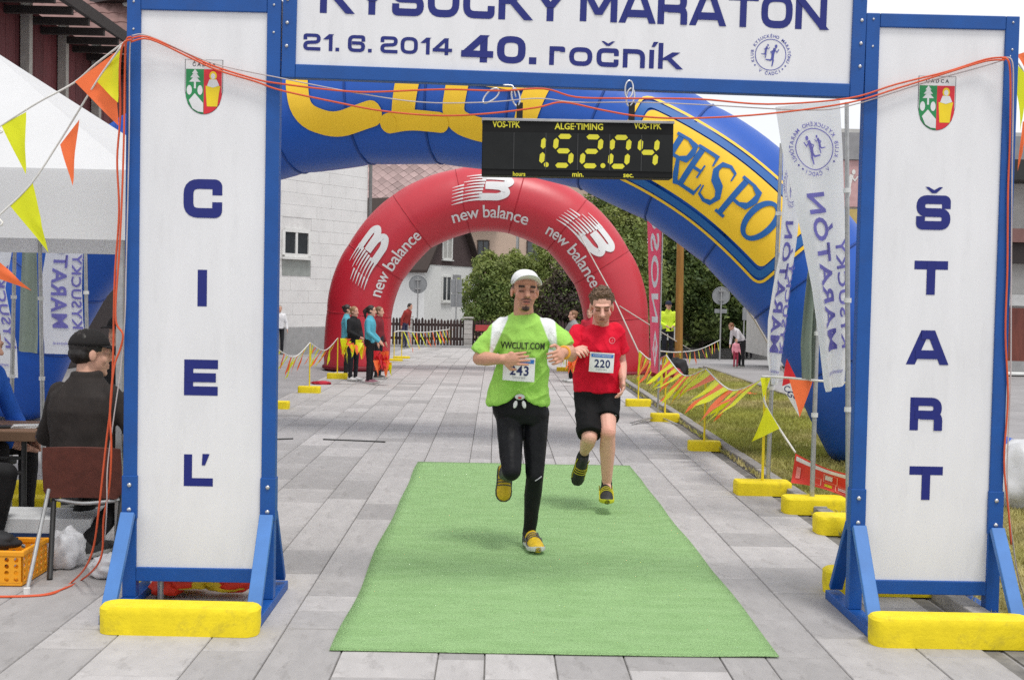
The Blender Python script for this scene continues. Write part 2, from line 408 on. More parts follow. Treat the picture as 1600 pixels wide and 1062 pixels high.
# paved path: bed + slabs
bedm = mat('joint_sand', (.2, .19, .18), rough=1, var=.3, scale=9, spec=.1)
b = MB(); b.add([(x_, y_, TZ(x_, y_)-.009) for y_ in (2.5, 26, 45) for x_ in (-3.12, 2.0, 2.3)], [(0, 1, 4, 3), (1, 2, 5, 4), (3, 4, 7, 6), (4, 5, 8, 7)])
path = tag(b.build('path', bedm), kind='structure')
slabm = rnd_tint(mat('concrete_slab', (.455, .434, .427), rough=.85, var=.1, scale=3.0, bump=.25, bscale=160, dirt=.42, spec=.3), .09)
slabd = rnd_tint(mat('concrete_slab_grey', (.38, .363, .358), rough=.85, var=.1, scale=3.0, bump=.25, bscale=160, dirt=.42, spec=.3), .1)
def unit_slab(m, nm):
    bm = bmesh.new(); bmesh.ops.create_cube(bm, size=1)
    top = [v for v in bm.verts if v.co.z > 0]
    r = bmesh.ops.inset_region(bm, faces=[f for f in bm.faces if f.normal.z > .5], thickness=.012, depth=.0)
    for v in bm.verts:
        if v.co.z > .4 and max(abs(v.co.x), abs(v.co.y)) > .495: v.co.z -= .12
    me = bpy.data.meshes.new(nm); bm.to_mesh(me); bm.free(); me.materials.append(m); return me
usA, usB = unit_slab(slabm, 'paving_slab'), unit_slab(slabd, 'paving_slab_grey')
rs = random.Random(11)
slabs = []
x = -3.1; wi = 0; wid = [.42, .30, .42, .30, .42, .30, .30, .42, .20, .30, .30, .42, .20, .30]
while x < 2.27:
    wd = min(wid[wi % len(wid)], 2.28-x); wi += 1
    if wd < .08: break
    y = 2.6 - rs.random()*.6; tone = rs.random()
    while y < 44.5:
        ln = rs.choice([.3, .42, .6, .6, .84, .9])
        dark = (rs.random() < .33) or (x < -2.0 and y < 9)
        slabs.append((x+wd/2, y+ln/2, wd, ln, dark)); y += ln
    x += wd
def vis_slab(s):
    X, Y, wd, ln, d = s
    if Y+ln/2 < 4.3: return False
    if X-wd/2 > -.69 and X+wd/2 < 1.26 and Y-ln/2 > 5.12 and Y+ln/2 < 10.9: return False
    if abs(X)/Y > .46: return False
    return True
slabs = sorted([s for s in slabs if vis_slab(s)], key=lambda s: s[1])
restA, restB = MB(), MB()
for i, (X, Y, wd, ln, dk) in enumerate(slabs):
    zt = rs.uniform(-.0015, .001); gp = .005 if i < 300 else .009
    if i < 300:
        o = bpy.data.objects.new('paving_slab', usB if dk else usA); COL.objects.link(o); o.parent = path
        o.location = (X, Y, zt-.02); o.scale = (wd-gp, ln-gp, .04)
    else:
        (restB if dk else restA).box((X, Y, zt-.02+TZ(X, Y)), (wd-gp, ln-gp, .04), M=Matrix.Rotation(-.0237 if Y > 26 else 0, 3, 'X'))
def island_tint(m, amt):
    t = m.node_tree; bb = t.nodes['Principled BSDF']; s = bb.inputs['Base Color'].links[0].from_socket
    gi = t.nodes.new('ShaderNodeNewGeometry'); mr = t.nodes.new('ShaderNodeMapRange'); mr.inputs[3].default_value = 1-amt; mr.inputs[4].default_value = 1+amt
    t.links.new(gi.outputs['Random Per Island'], mr.inputs[0]); mm = t.nodes.new('ShaderNodeMix'); mm.data_type = 'RGBA'; mm.blend_type = 'MULTIPLY'; mm.inputs[0].default_value = 1
    t.links.new(s, mm.inputs[6]); t.links.new(mr.outputs[0], mm.inputs[7]); t.links.new(mm.outputs[2], bb.inputs['Base Color']); return m
tag(restA.build('far_paving_slabs', island_tint(mat('concrete_slab_far', (.455, .434, .427), rough=.85, var=.1, scale=3, spec=.3), .07), path), kind='stuff')
tag(restB.build('far_grey_slabs', island_tint(mat('concrete_slab_far_grey', (.385, .368, .363), rough=.85, var=.1, scale=3, spec=.3), .1), path), kind='stuff')

# kerb along the grass
kerbm = rnd_tint(mat('kerb_concrete', (.3, .285, .27), rough=.95, var=.25, scale=7, bump=.5, bscale=50, dirt=.5, spec=.2), .12)
kb = MB(); kb.box((2.385, 15.5, -.02), (.13, 21, .03)); kerb = tag(kb.build('kerb', bedm), kind='structure')
y = 5.6
while y < 25.6:
    k = MB(); k.box((2.385+rs.uniform(-.006, .006), y+.5, .012+rs.uniform(-.006, .006)), (.1, .985, .1))
    k.build('kerb_stone', kerbm, kerb, bevel=.008); y += 1.0
kb = MB(); kb.box((4.75, 15.5, -.02), (.13, 24, .03)); kerb2 = tag(kb.build('kerb_far', bedm), kind='structure')
y = 4.0
while y < 27:
    k = MB(); k.box((4.75+rs.uniform(-.006, .006), y+.5, .01), (.1, .985, .09)); k.build('kerb_stone', kerbm, kerb2, bevel=.008); y += 1.0

# grass verge
soil = mat('grass_soil', (.26, .24, .09), rough=1, var=.3, scale=2.5, col2=(.33, .29, .14), bump=.6, bscale=40, spec=.1)
gr = MB(); gr.add([(2.44, 5, .012), (4.7, 5, .012), (4.7, 26.5, .012), (2.44, 26.5, .012)], [(0, 1, 2, 3)])
verge = tag(gr.build('grass_verge', soil), kind='structure')
def blades(name, x0, x1, y0, y1, n, h, m, wd=.007):
    rg = np.random.RandomState(5)
    X = rg.uniform(x0, x1, n); Y = y0+(y1-y0)*rg.uniform(0, 1, n)**1.5
    pat = np.array([mnoise.noise(V((a*.9, b*.9, 3))) for a, b in zip(X, Y)])
    keep = rg.uniform(-.6, .6, n) < pat+.25; X, Y = X[keep], Y[keep]; n = len(X)
    hh = h*rg.uniform(.4, 1.2, n); a = rg.uniform(0, 2*pi, n); ww = wd*(1+Y*.06); lean = hh*rg.uniform(.2, 1.1, n); la = rg.uniform(0, 2*pi, n)
    v = np.zeros((n, 3, 3))
    v[:, 0] = np.stack([X-np.cos(a)*ww, Y-np.sin(a)*ww, np.full(n, .01)], 1); v[:, 1] = np.stack([X+np.cos(a)*ww, Y+np.sin(a)*ww, np.full(n, .01)], 1)
    v[:, 2] = np.stack([X+np.cos(la)*lean, Y+np.sin(la)*lean, hh+.01], 1)
    me = bpy.data.meshes.new(name); me.from_pydata(v.reshape(-1, 3).tolist(), [], np.arange(n*3).reshape(-1, 3).tolist())
    return link(name, me, m)
grassm = mat('grass_blade', (.36, .37, .09), rough=.7, var=.4, scale=1.1, trans=.35, col2=(.5, .44, .2), spec=.2)
tag(blades('grass', 2.44, 4.7, 5.0, 26, 130000, .05, grassm), 'short patchy green and straw coloured grass beside the paved path', 'grass', kind='stuff')
tag(blades('weeds', 2.30, 2.36, 7.5, 22, 1500, .05, grassm, .006), 'tufts of weed growing along the kerb joint', 'weeds', kind='stuff')

# green carpet
cm = mat('carpet_green', S(172, 211, 148), rough=1, var=.035, scale=9, stretch=(1, 2.5, 1), bump=.9, bscale=110, spec=.05, col2=S(164, 204, 140))
c = MB(); nx, ny = 26, 70; x0, x1, y0, y1 = -.69, 1.26, 5.12, 10.95
vs = []; 
for j in range(ny+1):
    for i in range(nx+1):
        X = x0+(x1-x0)*i/nx; Y = y0+(y1-y0)*j/ny
        e = min(i, nx-i)/nx; zz = .009 + .003*max(0, mnoise.noise(V((X*1.5, Y*1.2, 2)))) + (.006*max(0, mnoise.noise(V((X*3, Y*.8, 7)))) if j in (0, ny) or i in (0, nx) else 0)
        Xo = X + (.022*mnoise.noise(V((Y*.9, i/nx*9, 1))) if i in (0, nx) else 0); Yo = Y + (.02*mnoise.noise(V((X*1.2, 5, 1))) if j in (0, ny) else 0)
        vs.append((Xo, Yo, zz))
n1 = nx+1
fs = [(j*n1+i, j*n1+i+1, (j+1)*n1+i+1, (j+1)*n1+i) for j in range(ny) for i in range(nx)]
o = (c.add(vs, fs)).build('carpet', cm, smooth=0)
so_ = o.modifiers.new('s', 'SOLIDIFY'); so_.thickness = .006; so_.offset = -1
tag(o, 'flat green finish line carpet laid on the grey paving', 'carpet')

# ================================================================ BUILDINGS
def quadwall(mb, o, e, t0, t1, z0, z1, off=0):
    n = V((e[1], -e[0], 0)); pt = lambda t, z: V((o[0], o[1], 0))+V((e[0], e[1], 0))*t+ZV*z+n*off
    mb.add([pt(t0, z0), pt(t1, z0), pt(t1, z1), pt(t0, z1)], [(0, 1, 2, 3)])
def wbox(mb, o, e, t0, t1, z0, z1, d0, d1):    # block on a facade: along e, height z, depth d outward
    n = V((e[1], -e[0], 0)); ev = V((e[0], e[1], 0)); c = V((o[0], o[1], 0))+ev*(t0+t1)/2+n*(d0+d1)/2+ZV*(z0+z1)/2
    return mb.box(c, (t1-t0, abs(d1-d0), z1-z0), M=Matrix((ev, -n, ZV)).transposed())
glass = mat('window_glass', (.03, .035, .04), rough=.12, var=.3, scale=2, spec=.35)
whitef = mat('window_white', (.75, .75, .73), rough=.5, var=.05)
def window(par, o, e, t0, t1, z0, z1, fm=None, d=.02, mull=1, sill=True, fr=.06, gm=None):
    m = MB(); wbox(m, o, e, t0, t1, z0, z1, d-.012, d-.002); W = m.build('window', gm or glass, par)
    f = MB()
    for a, b_, c_, d_ in ((t0-fr/2, t0+fr/2, z0, z1), (t1-fr/2, t1+fr/2, z0, z1), (t0+fr/2, t1-fr/2, z0-fr/2, z0+fr/2), (t0+fr/2, t1-fr/2, z1-fr/2, z1+fr/2)): wbox(f, o, e, a, b_, c_, d_, d-.01, d+.04)
    for k in range(mull):
        tm = t0+(t1-t0)*(k+1)/(mull+1); wbox(f, o, e, tm-fr*.4, tm+fr*.4, z0+fr/2, z1-fr/2, d-.008, d+.03)
    f.build('frame', fm or whitef, W)
    if sill: s_ = MB(); wbox(s_, o, e, t0-.08, t1+.08, z0-fr/2-.06, z0-fr/2-.005, d-.01, d+.09); s_.build('sill', fm or whitef, W)
    return W
# --- white panel clad building on the left
o1 = (-5.75, 32.2); zb1 = -.2; e1 = V((.56, .83)).normalized(); e1 = (e1.x, e1.y); n1v = V((e1[1], -e1[0], 0))
pb = thing('panel_building', (-6, 31, 0), 'white building clad in pale staggered panels behind the red arch', 'building')
wm = mat('panel_white', (.74, .73, .72), rough=.7, var=.06, scale=2, dirt=.1); rnd_tint(wm, .015)
w_ = MB(); wbox(w_, o1, e1, -3.2, 3.45, -.4, 8.8, -7, 0); w_.build('wall', mat('render_grey_white', (.7, .69, .68), rough=.8, dirt=.1), pb)
p_ = MB(); wbox(p_, o1, e1, -3.2, 3.48, -.4, .55, .003, .05); p_.build('plinth', mat('plinth_grey', (.34, .34, .34), rough=.85, dirt=.2), pb)
wt0, wz0 = PL(441, 398, o1, e1); wt1, wz1 = PL(482, 362, o1, e1)
zz = .57; row = 0
while zz < 7.2:
    t = -1.2 - (row % 2)*.5 + .1*(row % 3)
    while t < 3.44:
        ta, tb = max(t, -1.2), min(t+1.0, 3.44)
        inw = (ta < wt1+.35 and tb > wt0-.6 and zz < wz1+.15 and zz+.33 > wz0-.62)
        if tb-ta > .1:
            for (qa, qb) in ([(ta, tb)] if not inw else [(ta, min(tb, wt0-.02)), (max(ta, wt1+.1), tb)]):
                if qb-qa > .08:
                    pm = MB(); wbox(pm, o1, e1, qa+.003, qb-.003, zz+.003, zz+.327, .002, .01+rs.uniform(0, .005)); pm.build('panel', wm, pb, bevel=.002, seg=1)
        t += 1.0
    zz += .33; row += 1
window(pb, o1, e1, wt0, wt1, wz0, wz1, mull=1, fr=.1, d=.02)
sp = MB(); wbox(sp, o1, e1, wt0, wt1+.08, wz0-.55, wz0-.12, .001, .01); sp.build('spandrel', mat('spandrel_grey', (.3, .32, .3), rough=.7), pb)
rf = MB(); wbox(rf, o1, e1, -3.6, 3.7, 8.8, 9.0, -7.2, .35); rf.build('roof', mat('roof_dark', (.06, .05, .05), rough=.8), pb)
dp = MB(); q0 = V((o1[0], o1[1], 0))+V((*e1, 0))*3.52+n1v*.05; dp.cyl(q0, q0+ZV*8.4, .05, n=10); dp.build('downpipe', mat('zinc', (.2, .2, .2), rough=.5, metal=.6), pb)

# --- white house with brown gable
o2 = (-3.44, 57.0); e2 = V((.5, .87)).normalized(); e2 = (e2.x, e2.y); e2b = (-e2[1], e2[0]); n2 = V((e2[1], -e2[0], 0))
wh = thing('white_house', (-2.4, 59, TZ(-2, 58)), 'white house with a dark brown shingled gable behind the picket fence', 'building')
hz = 2.95; W2 = 4.68; z2 = TZ(-2, 58)-.3
wb_ = MB(); wbox(wb_, o2, e2, 0, W2, z2, hz, -7.5, 0); wb_.build('wall', mat('white_render', (.78, .78, .77), rough=.85, var=.04, dirt=.06), wh)
gb = MB(); o3 = V((o2[0], o2[1], hz))
apx = (W2/2, 3.2)
gb.prism([(0, 0), (W2, 0), apx], o3 - n2*.2, V((*e2, 0)), ZV, .23); gb.build('gable', mat('brown_shingle', (.075, .05, .05), rough=.85, var=.35, scale=14, bump=.6, bscale=30), wh)
rp = MB()
for (ta, za), (tb, zb) in (((-.35, -.42), (W2/2, 3.28)), ((W2+.35, -.42), (W2/2, 3.28))):
    a = o3+V((*e2, 0))*ta+ZV*za+n2*.35; b2 = o3+V((*e2, 0))*tb+ZV*zb+n2*.35
    q = [a, b2, b2-n2*8.4, a-n2*8.4]; up = V((0, 0, .14)); rp.add(q+[p+up for p in q], [(0, 3, 2, 1), (4, 5, 6, 7), (0, 1, 5, 4), (1, 2, 6, 5), (2, 3, 7, 6), (3, 0, 4, 7)])
rp.build('roof', mat('roof_dark_brown', (.05, .035, .03), rough=.85), wh)
a0, za = PL(690, 470, o2, e2); a1, zb = PL(704, 440, o2, e2); 
window(wh, o2, e2, a0, a1, za, zb+.25, mull=1, fr=.08, d=.02)
s_ = MB(); b0, _ = PL(707, 450, o2, e2); b1, _ = PL(719, 450, o2, e2); wbox(s_, o2, e2, b0, b1, za-.1, zb+.35, .01, .05); s_.build('shutter', mat('shutter_grey', (.3, .3, .31), rough=.7), wh)
s_ = MB(); b0, _ = PL(727, 450, o2, e2); b1, _ = PL(731, 450, o2, e2); wbox(s_, o2, e2, b0, b1, za+.05, zb+.1, .0, .02); s_.build('slit_window', glass, wh)
b0, z0_ = PL(690, 404, o2, e2); b1, z1_ = PL(705, 372, o2, e2); window(wh, o2, e2, b0, b1, z0_, z1_, mull=1, d=.05, fr=.07, gm=mat('curtain', (.45, .44, .42), var=.2, scale=9))

# --- peach house with diamond shingled roof, far behind
pe = thing('peach_house', (0, 70, TZ(0, 70)), 'peach coloured house with a pinkish diamond shingled roof behind the red arch', 'building')
o4 = (-9.0, 68.0); e4 = (1, 0); zg = TZ(0, 68)-.3
pm_ = MB(); wbox(pm_, o4, e4, 0, 15.4, zg, 6.0, -9, 0); pm_.build('wall', mat('peach_render', (.66, .5, .4), rough=.85, var=.05, dirt=.05), pe)
gm_ = MB(); gm_.prism([(0, 6.0), (6.2, 6.0), (6.2, 6.6), (4.6, 9.6), (0, 9.6)], (.2, 68.0, 0), (1, 0, 0), (0, 0, 1), -8); gm_.build('gable', MATS['peach_render'], pe)
for (u0, u1, v0, v1) in ((746, 764, 410, 376), (823, 846, 410, 376), (880, 898, 410, 380)):
    t0, z0 = PL(u0, v0, o4, e4); t1, z1 = PL(u1, v1, o4, e4); window(pe, o4, e4, t0, t1, z0, z1, fm=mat('window_brown', (.06, .04, .03)), mull=1, d=.02, gm=mat('window_grey', (.12, .13, .14), rough=.3))
shm = rnd_tint(mat('roof_shingle', (.37, .265, .255), rough=.8, var=.15, scale=2, dirt=.15), .2)
ry0, rz0, ry1, rz1 = 67.2, 5.7, 71.5, 11.0
sl = V((0, ry1-ry0, rz1-rz0)); ul = sl.normalized(); nrm = V((0, -ul.z, ul.y))
rr = MB(); rr.add([(-9.6, ry0, rz0), (.19, ry0, rz0), (.19, ry1, rz1), (-9.6, ry1, rz1), (-9.6, 77.6, 5.7), (.19, 77.6, 5.7)], [(0, 1, 2, 3), (3, 2, 5, 4)])
roof = rr.build('roof', mat('roof_under', (.13, .085, .085), rough=.9), pe)
vb = MB(); 
for a_, b_ in (((.2, 9.6), (4.7, 9.6)), ((4.7, 9.6), (6.9, 6.2))): vb.bar((.2+a_[0], 67.7, a_[1]+.1), (.2+b_[0], 67.7, b_[1]+.1), .16, .7, side=(0, 1, 0))
vb.build('verge_board', mat('verge_dark', (.05, .035, .03), rough=.85), pe)
dm = MB(); dm.prism([(0, -.27), (.29, 0), (0, .27), (-.29, 0)], (0, 0, 0), (1, 0, 0), (0, 1, 0), .03)
dme = bpy.data.meshes.new('shingle'); dme.from_pydata(dm.v, [], dm.f); dme.materials.append(shm)
Rm = Matrix((V((1, 0, 0)), ul, nrm)).transposed().to_4x4(); offr = wloc(roof)
cnt = 0
for j in range(26):
    for i in range(-16, 3):
        X = (i+.5*(j % 2))*.60; p = V((X-.4, ry0, rz0))+ul*(.3+j*.285)+nrm*.012
        d_ = p-CAM; zc = d_.dot(FV); uu = 800+FPX*d_.dot(RV)/zc; vv = 531-FPX*d_.dot(UV)/zc
        if 560 < uu < 775 and 232 < vv < 372 and cnt < 300 and X < -.1:
            ob_ = bpy.data.objects.new('shingle', dme); COL.objects.link(ob_); ob_.parent = roof
            ob_.matrix_local = Matrix.Translation(p-offr) @ Rm @ Matrix.Rotation(rs.uniform(-.05, .05), 4, 'X'); cnt += 1

# --- dark red timber building at upper left
rb = thing('timber_building', (-10, 20, 0), 'dark red timber clad building with a deep eave above the white tent', 'building')
w_ = MB(); w_.box((-11.0, 20, 2.6), (5.8, 13.6, 5.2)); w_.build('wall', mat('dark_wall', (.045, .035, .035), rough=.9), rb)
bm_ = rnd_tint(mat('red_board', (.13, .028, .032), rough=.75, var=.3, scale=5, stretch=(6, 6, .6), dirt=.25), .25)
y = 13.6; k = 0
while y < 26.6:
    d_ = MB(); d_.box((-8.07, y+.2, 4.3), (.05, .39, 3.9)); d_.build('board', bm_, rb); y += .405; k += 1
pmm = mat('pale_post', (.42, .4, .36), rough=.7, dirt=.3)
for yy in (15.4, 17.0, 18.7, 20.3, 22.0, 23.8): d_ = MB(); d_.box((-7.95, yy, 4.0), (.16, .14, 4.6)); d_.build('post', pmm, rb, bevel=.01)
rail = MB()
for zr in (3.05, 4.0): rail.box((-7.7, 20, zr), (.06, 13, .06))
for k in range(33): rail.box((-7.7, 13.8+k*.4, 3.52), (.035, .035, .9))
rail.build('railing', mat('rail_white', (.7, .7, .68), rough=.6), rb)
ev = MB(); ev.add([(-6.9, 13.0, 6.05), (-6.9, 27.0, 6.05), (-11, 27.0, 8.6), (-11, 13.0, 8.6), (-6.9, 13.0, 6.25), (-6.9, 27.0, 6.25), (-11, 27.0, 8.8), (-11, 13.0, 8.8)], [(0, 3, 2, 1), (4, 5, 6, 7), (0, 1, 5, 4), (1, 2, 6, 5), (2, 3, 7, 6), (3, 0, 4, 7)])
ev.build('roof', mat('eave_dark', (.035, .028, .026), rough=.9), rb)
for k in range(18): d_ = MB(); yy = 13.4+k*.78; d_.bar((-6.95, yy, 6.0), (-8.1, yy, 6.0), .09, .12); d_.build('rafter', MATS['eave_dark'], rb)
# tiled roof beyond it
tr_ = thing('tiled_roof_house', (-9.5, 33, 0), 'house with a brown tiled roof and dark gable at the top left', 'building')
w_ = MB(); w_.box((-11.0, 33.5, 3.6), (7, 7, 7.2)); w_.build('wall', MATS['dark_wall'], tr_)
tl = rnd_tint(mat('clay_tile', (.2, .115, .105), rough=.8, var=.2, scale=4, dirt=.25), .18)
ua = V((0, 29.2, 7.0)); ub = V((0, 33.4, 11.0)); us = (ub-ua).normalized()
bk = MB(); bk.add([(-15, 29.2, 6.98), (-7.2, 29.2, 6.98), (-7.2, 33.4, 10.98), (-15, 33.4, 10.98), (-15, 37.6, 6.98), (-7.2, 37.6, 6.98)], [(0, 1, 2, 3), (3, 2, 5, 4)]); rfo = bk.build('roof', MATS['roof_under'], tr_)
for j in range(14):
    t_ = MB(); a = ua+us*(j*.42); nn = V((0, -us.z, us.y)); pts = []
    for i in range(80):
        X = -15+i*.0987; pts.append((X, .03+.03*abs(sin(i*1.05))))
    rings = [[V((X, 0, 0))+a+nn*h0 for X, h0 in pts], [V((X, 0, 0))+a+us*.44+nn*(h0-.02) for X, h0 in pts]]
    n_ = len(pts); t_.add(rings[0]+rings[1]+[V((X, 0, 0))+a for X, _ in pts], [(i, i+1, n_+i+1, n_+i) for i in range(n_-1)]+[(2*n_+i, 2*n_+i+1, i+1, i) for i in range(n_-1)])
    t_.build('tile_course', tl, rfo)

# --- shop building on the right edge
rbld = thing('shop_building', (12, 28, 0), 'pale shop building with dark fascia and brown doors at the right edge', 'building')
o5 = (7.55, 27.0); e5 = (1, 0)
w_ = MB(); wbox(w_, o5, e5, 0, 12, 0, 5.45, -9, 0); w_.build('wall', mat('shop_render', (.5, .49, .47), rough=.85, dirt=.1), rbld)
f_ = MB(); wbox(f_, o5, e5, .0, 12, 4.75, 5.35, .01, .12); f_.build('parapet', mat('parapet_grey', (.28, .28, .29), rough=.8), rbld)
f_ = MB(); wbox(f_, o5, e5, 0, 1.6, 3.7, 4.74, .01, .06); sg = f_.build('sign_board', mat('sign_pink', (.55, .34, .34), rough=.6), rbld)
put(xf(runner2d(.42), .32, 4.2), flat((7.55, 26.93, 0), (1, 0, 0), (0, 0, 1)), 'white_figure', whitef, sg)
f_ = MB(); wbox(f_, o5, e5, 0, 1.5, 2.5, 3.65, .01, .05); f_.build('ochre_panel', mat('ochre', (.5, .38, .14), rough=.8), rbld)
f_ = MB(); wbox(f_, o5, e5, 2.8, 12, 4.3, 4.74, .01, .9); f_.build('fascia', mat('fascia_black', (.02, .02, .02), rough=.6), rbld)
f_ = MB(); wbox(f_, o5, e5, 2.8, 12, 2.95, 3.25, .01, .7); f_.build('canopy', mat('canopy_red_brown', (.2, .1, .09), rough=.7), rbld)
f_ = MB(); wbox(f_, o5, e5, 2.8, 12, 2.5, 2.94, .01, .5); f_.build('canopy_shadow_board', mat('canopy_shade_dark', (.05, .04, .04), rough=.8), rbld)  # dark block standing in for the shade below the canopy
f_ = MB(); wbox(f_, o5, e5, 3.3, 5.2, 1.55, 1.8, .02, .07); sb = f_.build('sign_strip', mat('sign_white', (.7, .7, .68)), rbld)
put(text2d('artin', .12, .01, align='LEFT'), flat((11.2, 26.925, 1.6), (1, 0, 0), (0, 0, 1)), 'lettering', mat('ink', (.03, .03, .03)), sb)
for k in range(4):
    f_ = MB(); t0 = 3.95+k*1.5; wbox(f_, o5, e5, t0, t0+1.1, .1, 1.5, .02, .08); f_.build('door', mat('door_brown', (.17, .045, .03), rough=.6, var=.2, stretch=(3, 3, .4)), rbld, bevel=.01)
f_ = MB(); wbox(f_, o5, e5, 0, 12, 0, .3, .01, .1); f_.build('plinth', MATS['plinth_grey'], rbld)
rl = thing('street_railing', (9, 17.5, 0), 'low white street railing beside the road at the right edge', 'railing')
for zr in (.55,): a = MB(); a.cyl((7.0, 17.5, zr), (13, 17.5, zr), .025); a.build('rail', MATS['rail_white'], rl)
for k in range(5): a = MB(); a.cyl((7.05+k*1.48, 17.5, -.014), (7.05+k*1.48, 17.5, .56), .02); a.build('post', MATS['rail_white'], rl)

# ================================================================ FENCE
fm = rnd_tint(mat('fence_wood', (.045, .026, .024), rough=.8, var=.3, scale=6, stretch=(4, 4, .6)), .25)
FY, FZ = 45.0, TZ(0, 45)
fe = thing('picket_fence', (-.4, FY, FZ), 'dark brown wooden picket fence in front of the white house', 'fence')
for zr in (.32, .84): a = MB(); a.box((-.4, FY+.04, FZ+zr), (7.1, .04, .1)); a.build('rail', fm, fe)
pk = MB(); pk.prism([(-.046, .03), (.046, .03), (.046, 1.0), (0, 1.08), (-.046, 1.0)], (0, 0, 0), (1, 0, 0), (0, 0, 1), .024)
pme = bpy.data.meshes.new('picket'); pme.from_pydata(pk.v, [], pk.f); pme.materials.append(fm)
X = -3.85
while X < 3.1:
    if not (-1.2 < X < -.88):
        o = bpy.data.objects.new('picket', pme); COL.objects.link(o); o.parent = fe; o.location = (X+.4, .01, rs.uniform(-.015, .015)); o.scale.z = rs.uniform(.97, 1.04)
    X += .12
stm = rnd_tint(mat('stone_block', (.42, .4, .38), rough=.9, var=.15, scale=6, dirt=.15), .15)
for (X, lab) in ((-1.04, 'grey stone block gate pillar right of the rectangular road sign post'), (-3.3, 'grey stone block gate pillar beside the person in red')):
    pl = thing('stone_pillar', (X, FY-.06, FZ), lab, 'pillar', 'stone pillars of the picket fence')
    for k in range(6): a = MB(); a.box((X, FY-.06, FZ+.08+k*.18-.014), (.32+rs.uniform(-.01, .01), .3, .17)); a.build('stone_block', stm, pl, bevel=.012)
    a = MB(); a.box((X, FY-.06, FZ+1.13), (.38, .38, .06)); a.build('cap_stone', stm, pl, bevel=.01)
kb = MB(); kb.box((-.4, FY-.4, FZ+.03), (9, .18, .12)); tag(kb.build('fence_kerb', MATS['plinth_grey'], bevel=.01), kind='structure')
fb = MB(); fb.box((-.42, FY-.22, FZ+.76), (.7, .22, .22)); tag(fb.build('flower_box', mat('box_red', (.4, .05, .05), rough=.7), bevel=.01), 'red flower box hanging at the fence right of the stone pillar', 'flower box')
lw = MB(); lw.box((9.5, 56, TZ(9, 56)+.2), (11, .3, .55)); tag(lw.build('low_wall', mat('lowwall', (.3, .29, .28), rough=.9, dirt=.2), bevel=.02), 'low grey wall below the trees at the far side of the road', 'wall')

# ================================================================ TREES
def leaf_mesh(name, blobs, n, size, m, parent, seed=1, hang=0):
    rg = np.random.RandomState(seed); vol = np.array([b[3]*b[4]*b[5] for b in blobs])**.67; pr = vol/vol.sum()
    idx = rg.choice(len(blobs), n, p=pr); B = np.array(blobs)[idx]
    d = rg.normal(size=(n, 3)); d /= np.linalg.norm(d, axis=1)[:, None]; r = rg.uniform(.55, 1.0, n)**.6*rg.uniform(.85, 1.12, n)
    p = B[:, :3]+d*B[:, 3:6]*r[:, None]
    
    nn = d*.6+rg.normal(size=(n, 3))*.6+np.array([0, -.1, .35]); nn /= np.linalg.norm(nn, axis=1)[:, None]
    a = rg.normal(size=(n, 3)); t = np.cross(nn, a); t /= np.linalg.norm(t, axis=1)[:, None]; bt = np.cross(nn, t)
    s = size*rg.uniform(.5, 1.3, n)[:, None]
    q = np.stack([p-t*s, p-bt*s*.5+nn*s*.1, p+t*s, p+bt*s*.5+nn*s*.1], 1).reshape(-1, 3)
    off = wloc(parent); q = q-np.array(off)
    me = bpy.data.meshes.new(name); me.from_pydata(q.tolist(), [], np.arange(n*4).reshape(-1, 4).tolist())
    return link(name, me, m, parent)
bark = mat('bark', (.09, .07, .055), rough=.95, var=.3, scale=9, bump=.6, bscale=30)
LM = [leafmat('leaf_mid', (.13, .19, .045), (.27, .32, .08)), leafmat('leaf_dark', (.065, .11, .028), (.15, .2, .05)), leafmat('leaf_light', (.17, .22, .05), (.27, .3, .08)), leafmat('leaf_purple', (.07, .05, .045), (.13, .1, .06))]
def tree(name, base, h, rad, label, cat, m=0, n=5000, size=.13, seed=1, low=.1, tall=1.0, group=None, trunk=.12, m2=None):
    base = V(base); t = thing(name, base, label, cat, group); r = random.Random(seed)
    blobs = []; lim = MB(); top = base+ZV*h
    lim.tube(spline([base+ZV*-.02, base+V((r.uniform(-.1, .1), r.uniform(-.1, .1), h*.35)), base+V((r.uniform(-.2, .2), 0, h*.8))], 5), [trunk*(1-.075*i) for i in range(11)], 8)
    K = 11+int(h*1.5)
    for k in range(K):
        f = low+(1-low)*(k+.5)/K; a = k*2.4+r.random(); env = math.sin(pi*min(1, (.18+.82*f)*tall))**.6 if tall < 2 else (1.08-f)
        rr_ = rad*env*r.uniform(.45, .75); c_ = base+V((cos(a)*rr_, sin(a)*rr_, h*f*.93)); s_ = rad*env*r.uniform(.42, .62)+.15
        blobs.append((c_.x, c_.y, max(c_.z, s_*.7), s_, s_, s_*r.uniform(.7, 1.0)))
        lim.tube([base+ZV*(h*f*.6), base+V((cos(a)*rr_*.5, sin(a)*rr_*.5, h*f*.8)), c_], [trunk*.45, trunk*.3, trunk*.12], 5)
    lim.build('trunk', bark, t)
    leaf_mesh('crown', blobs, n, size, LM[m], t, seed)
    if m2 is not None: leaf_mesh('shoots', [(b_[0], b_[1], b_[2]+b_[5]*.25, b_[3]*1.03, b_[4]*1.03, b_[5]*.95) for b_ in blobs], n//4, size, LM[m2], t, seed+50)
    return t
def gx(u, Y): return (u-776)/FPX*Y
TG = 'trees and bushes behind the fence and the road'
tree('bush', (gx(762, 50.0), 50.0, TZ(gx(762, 50.0), 50.0)), 4.22, 1.0, 'green garden bush directly right of the white house', 'bush', 0, 10200, 0.074, 3, m2=2)
tree('bush', (gx(800, 51.2), 51.2, TZ(gx(800, 51.2), 51.2)), 4.35, 1.25, 'green garden bush behind the head of the runner in green', 'bush', 0, 13600, 0.074, 4, m2=2)
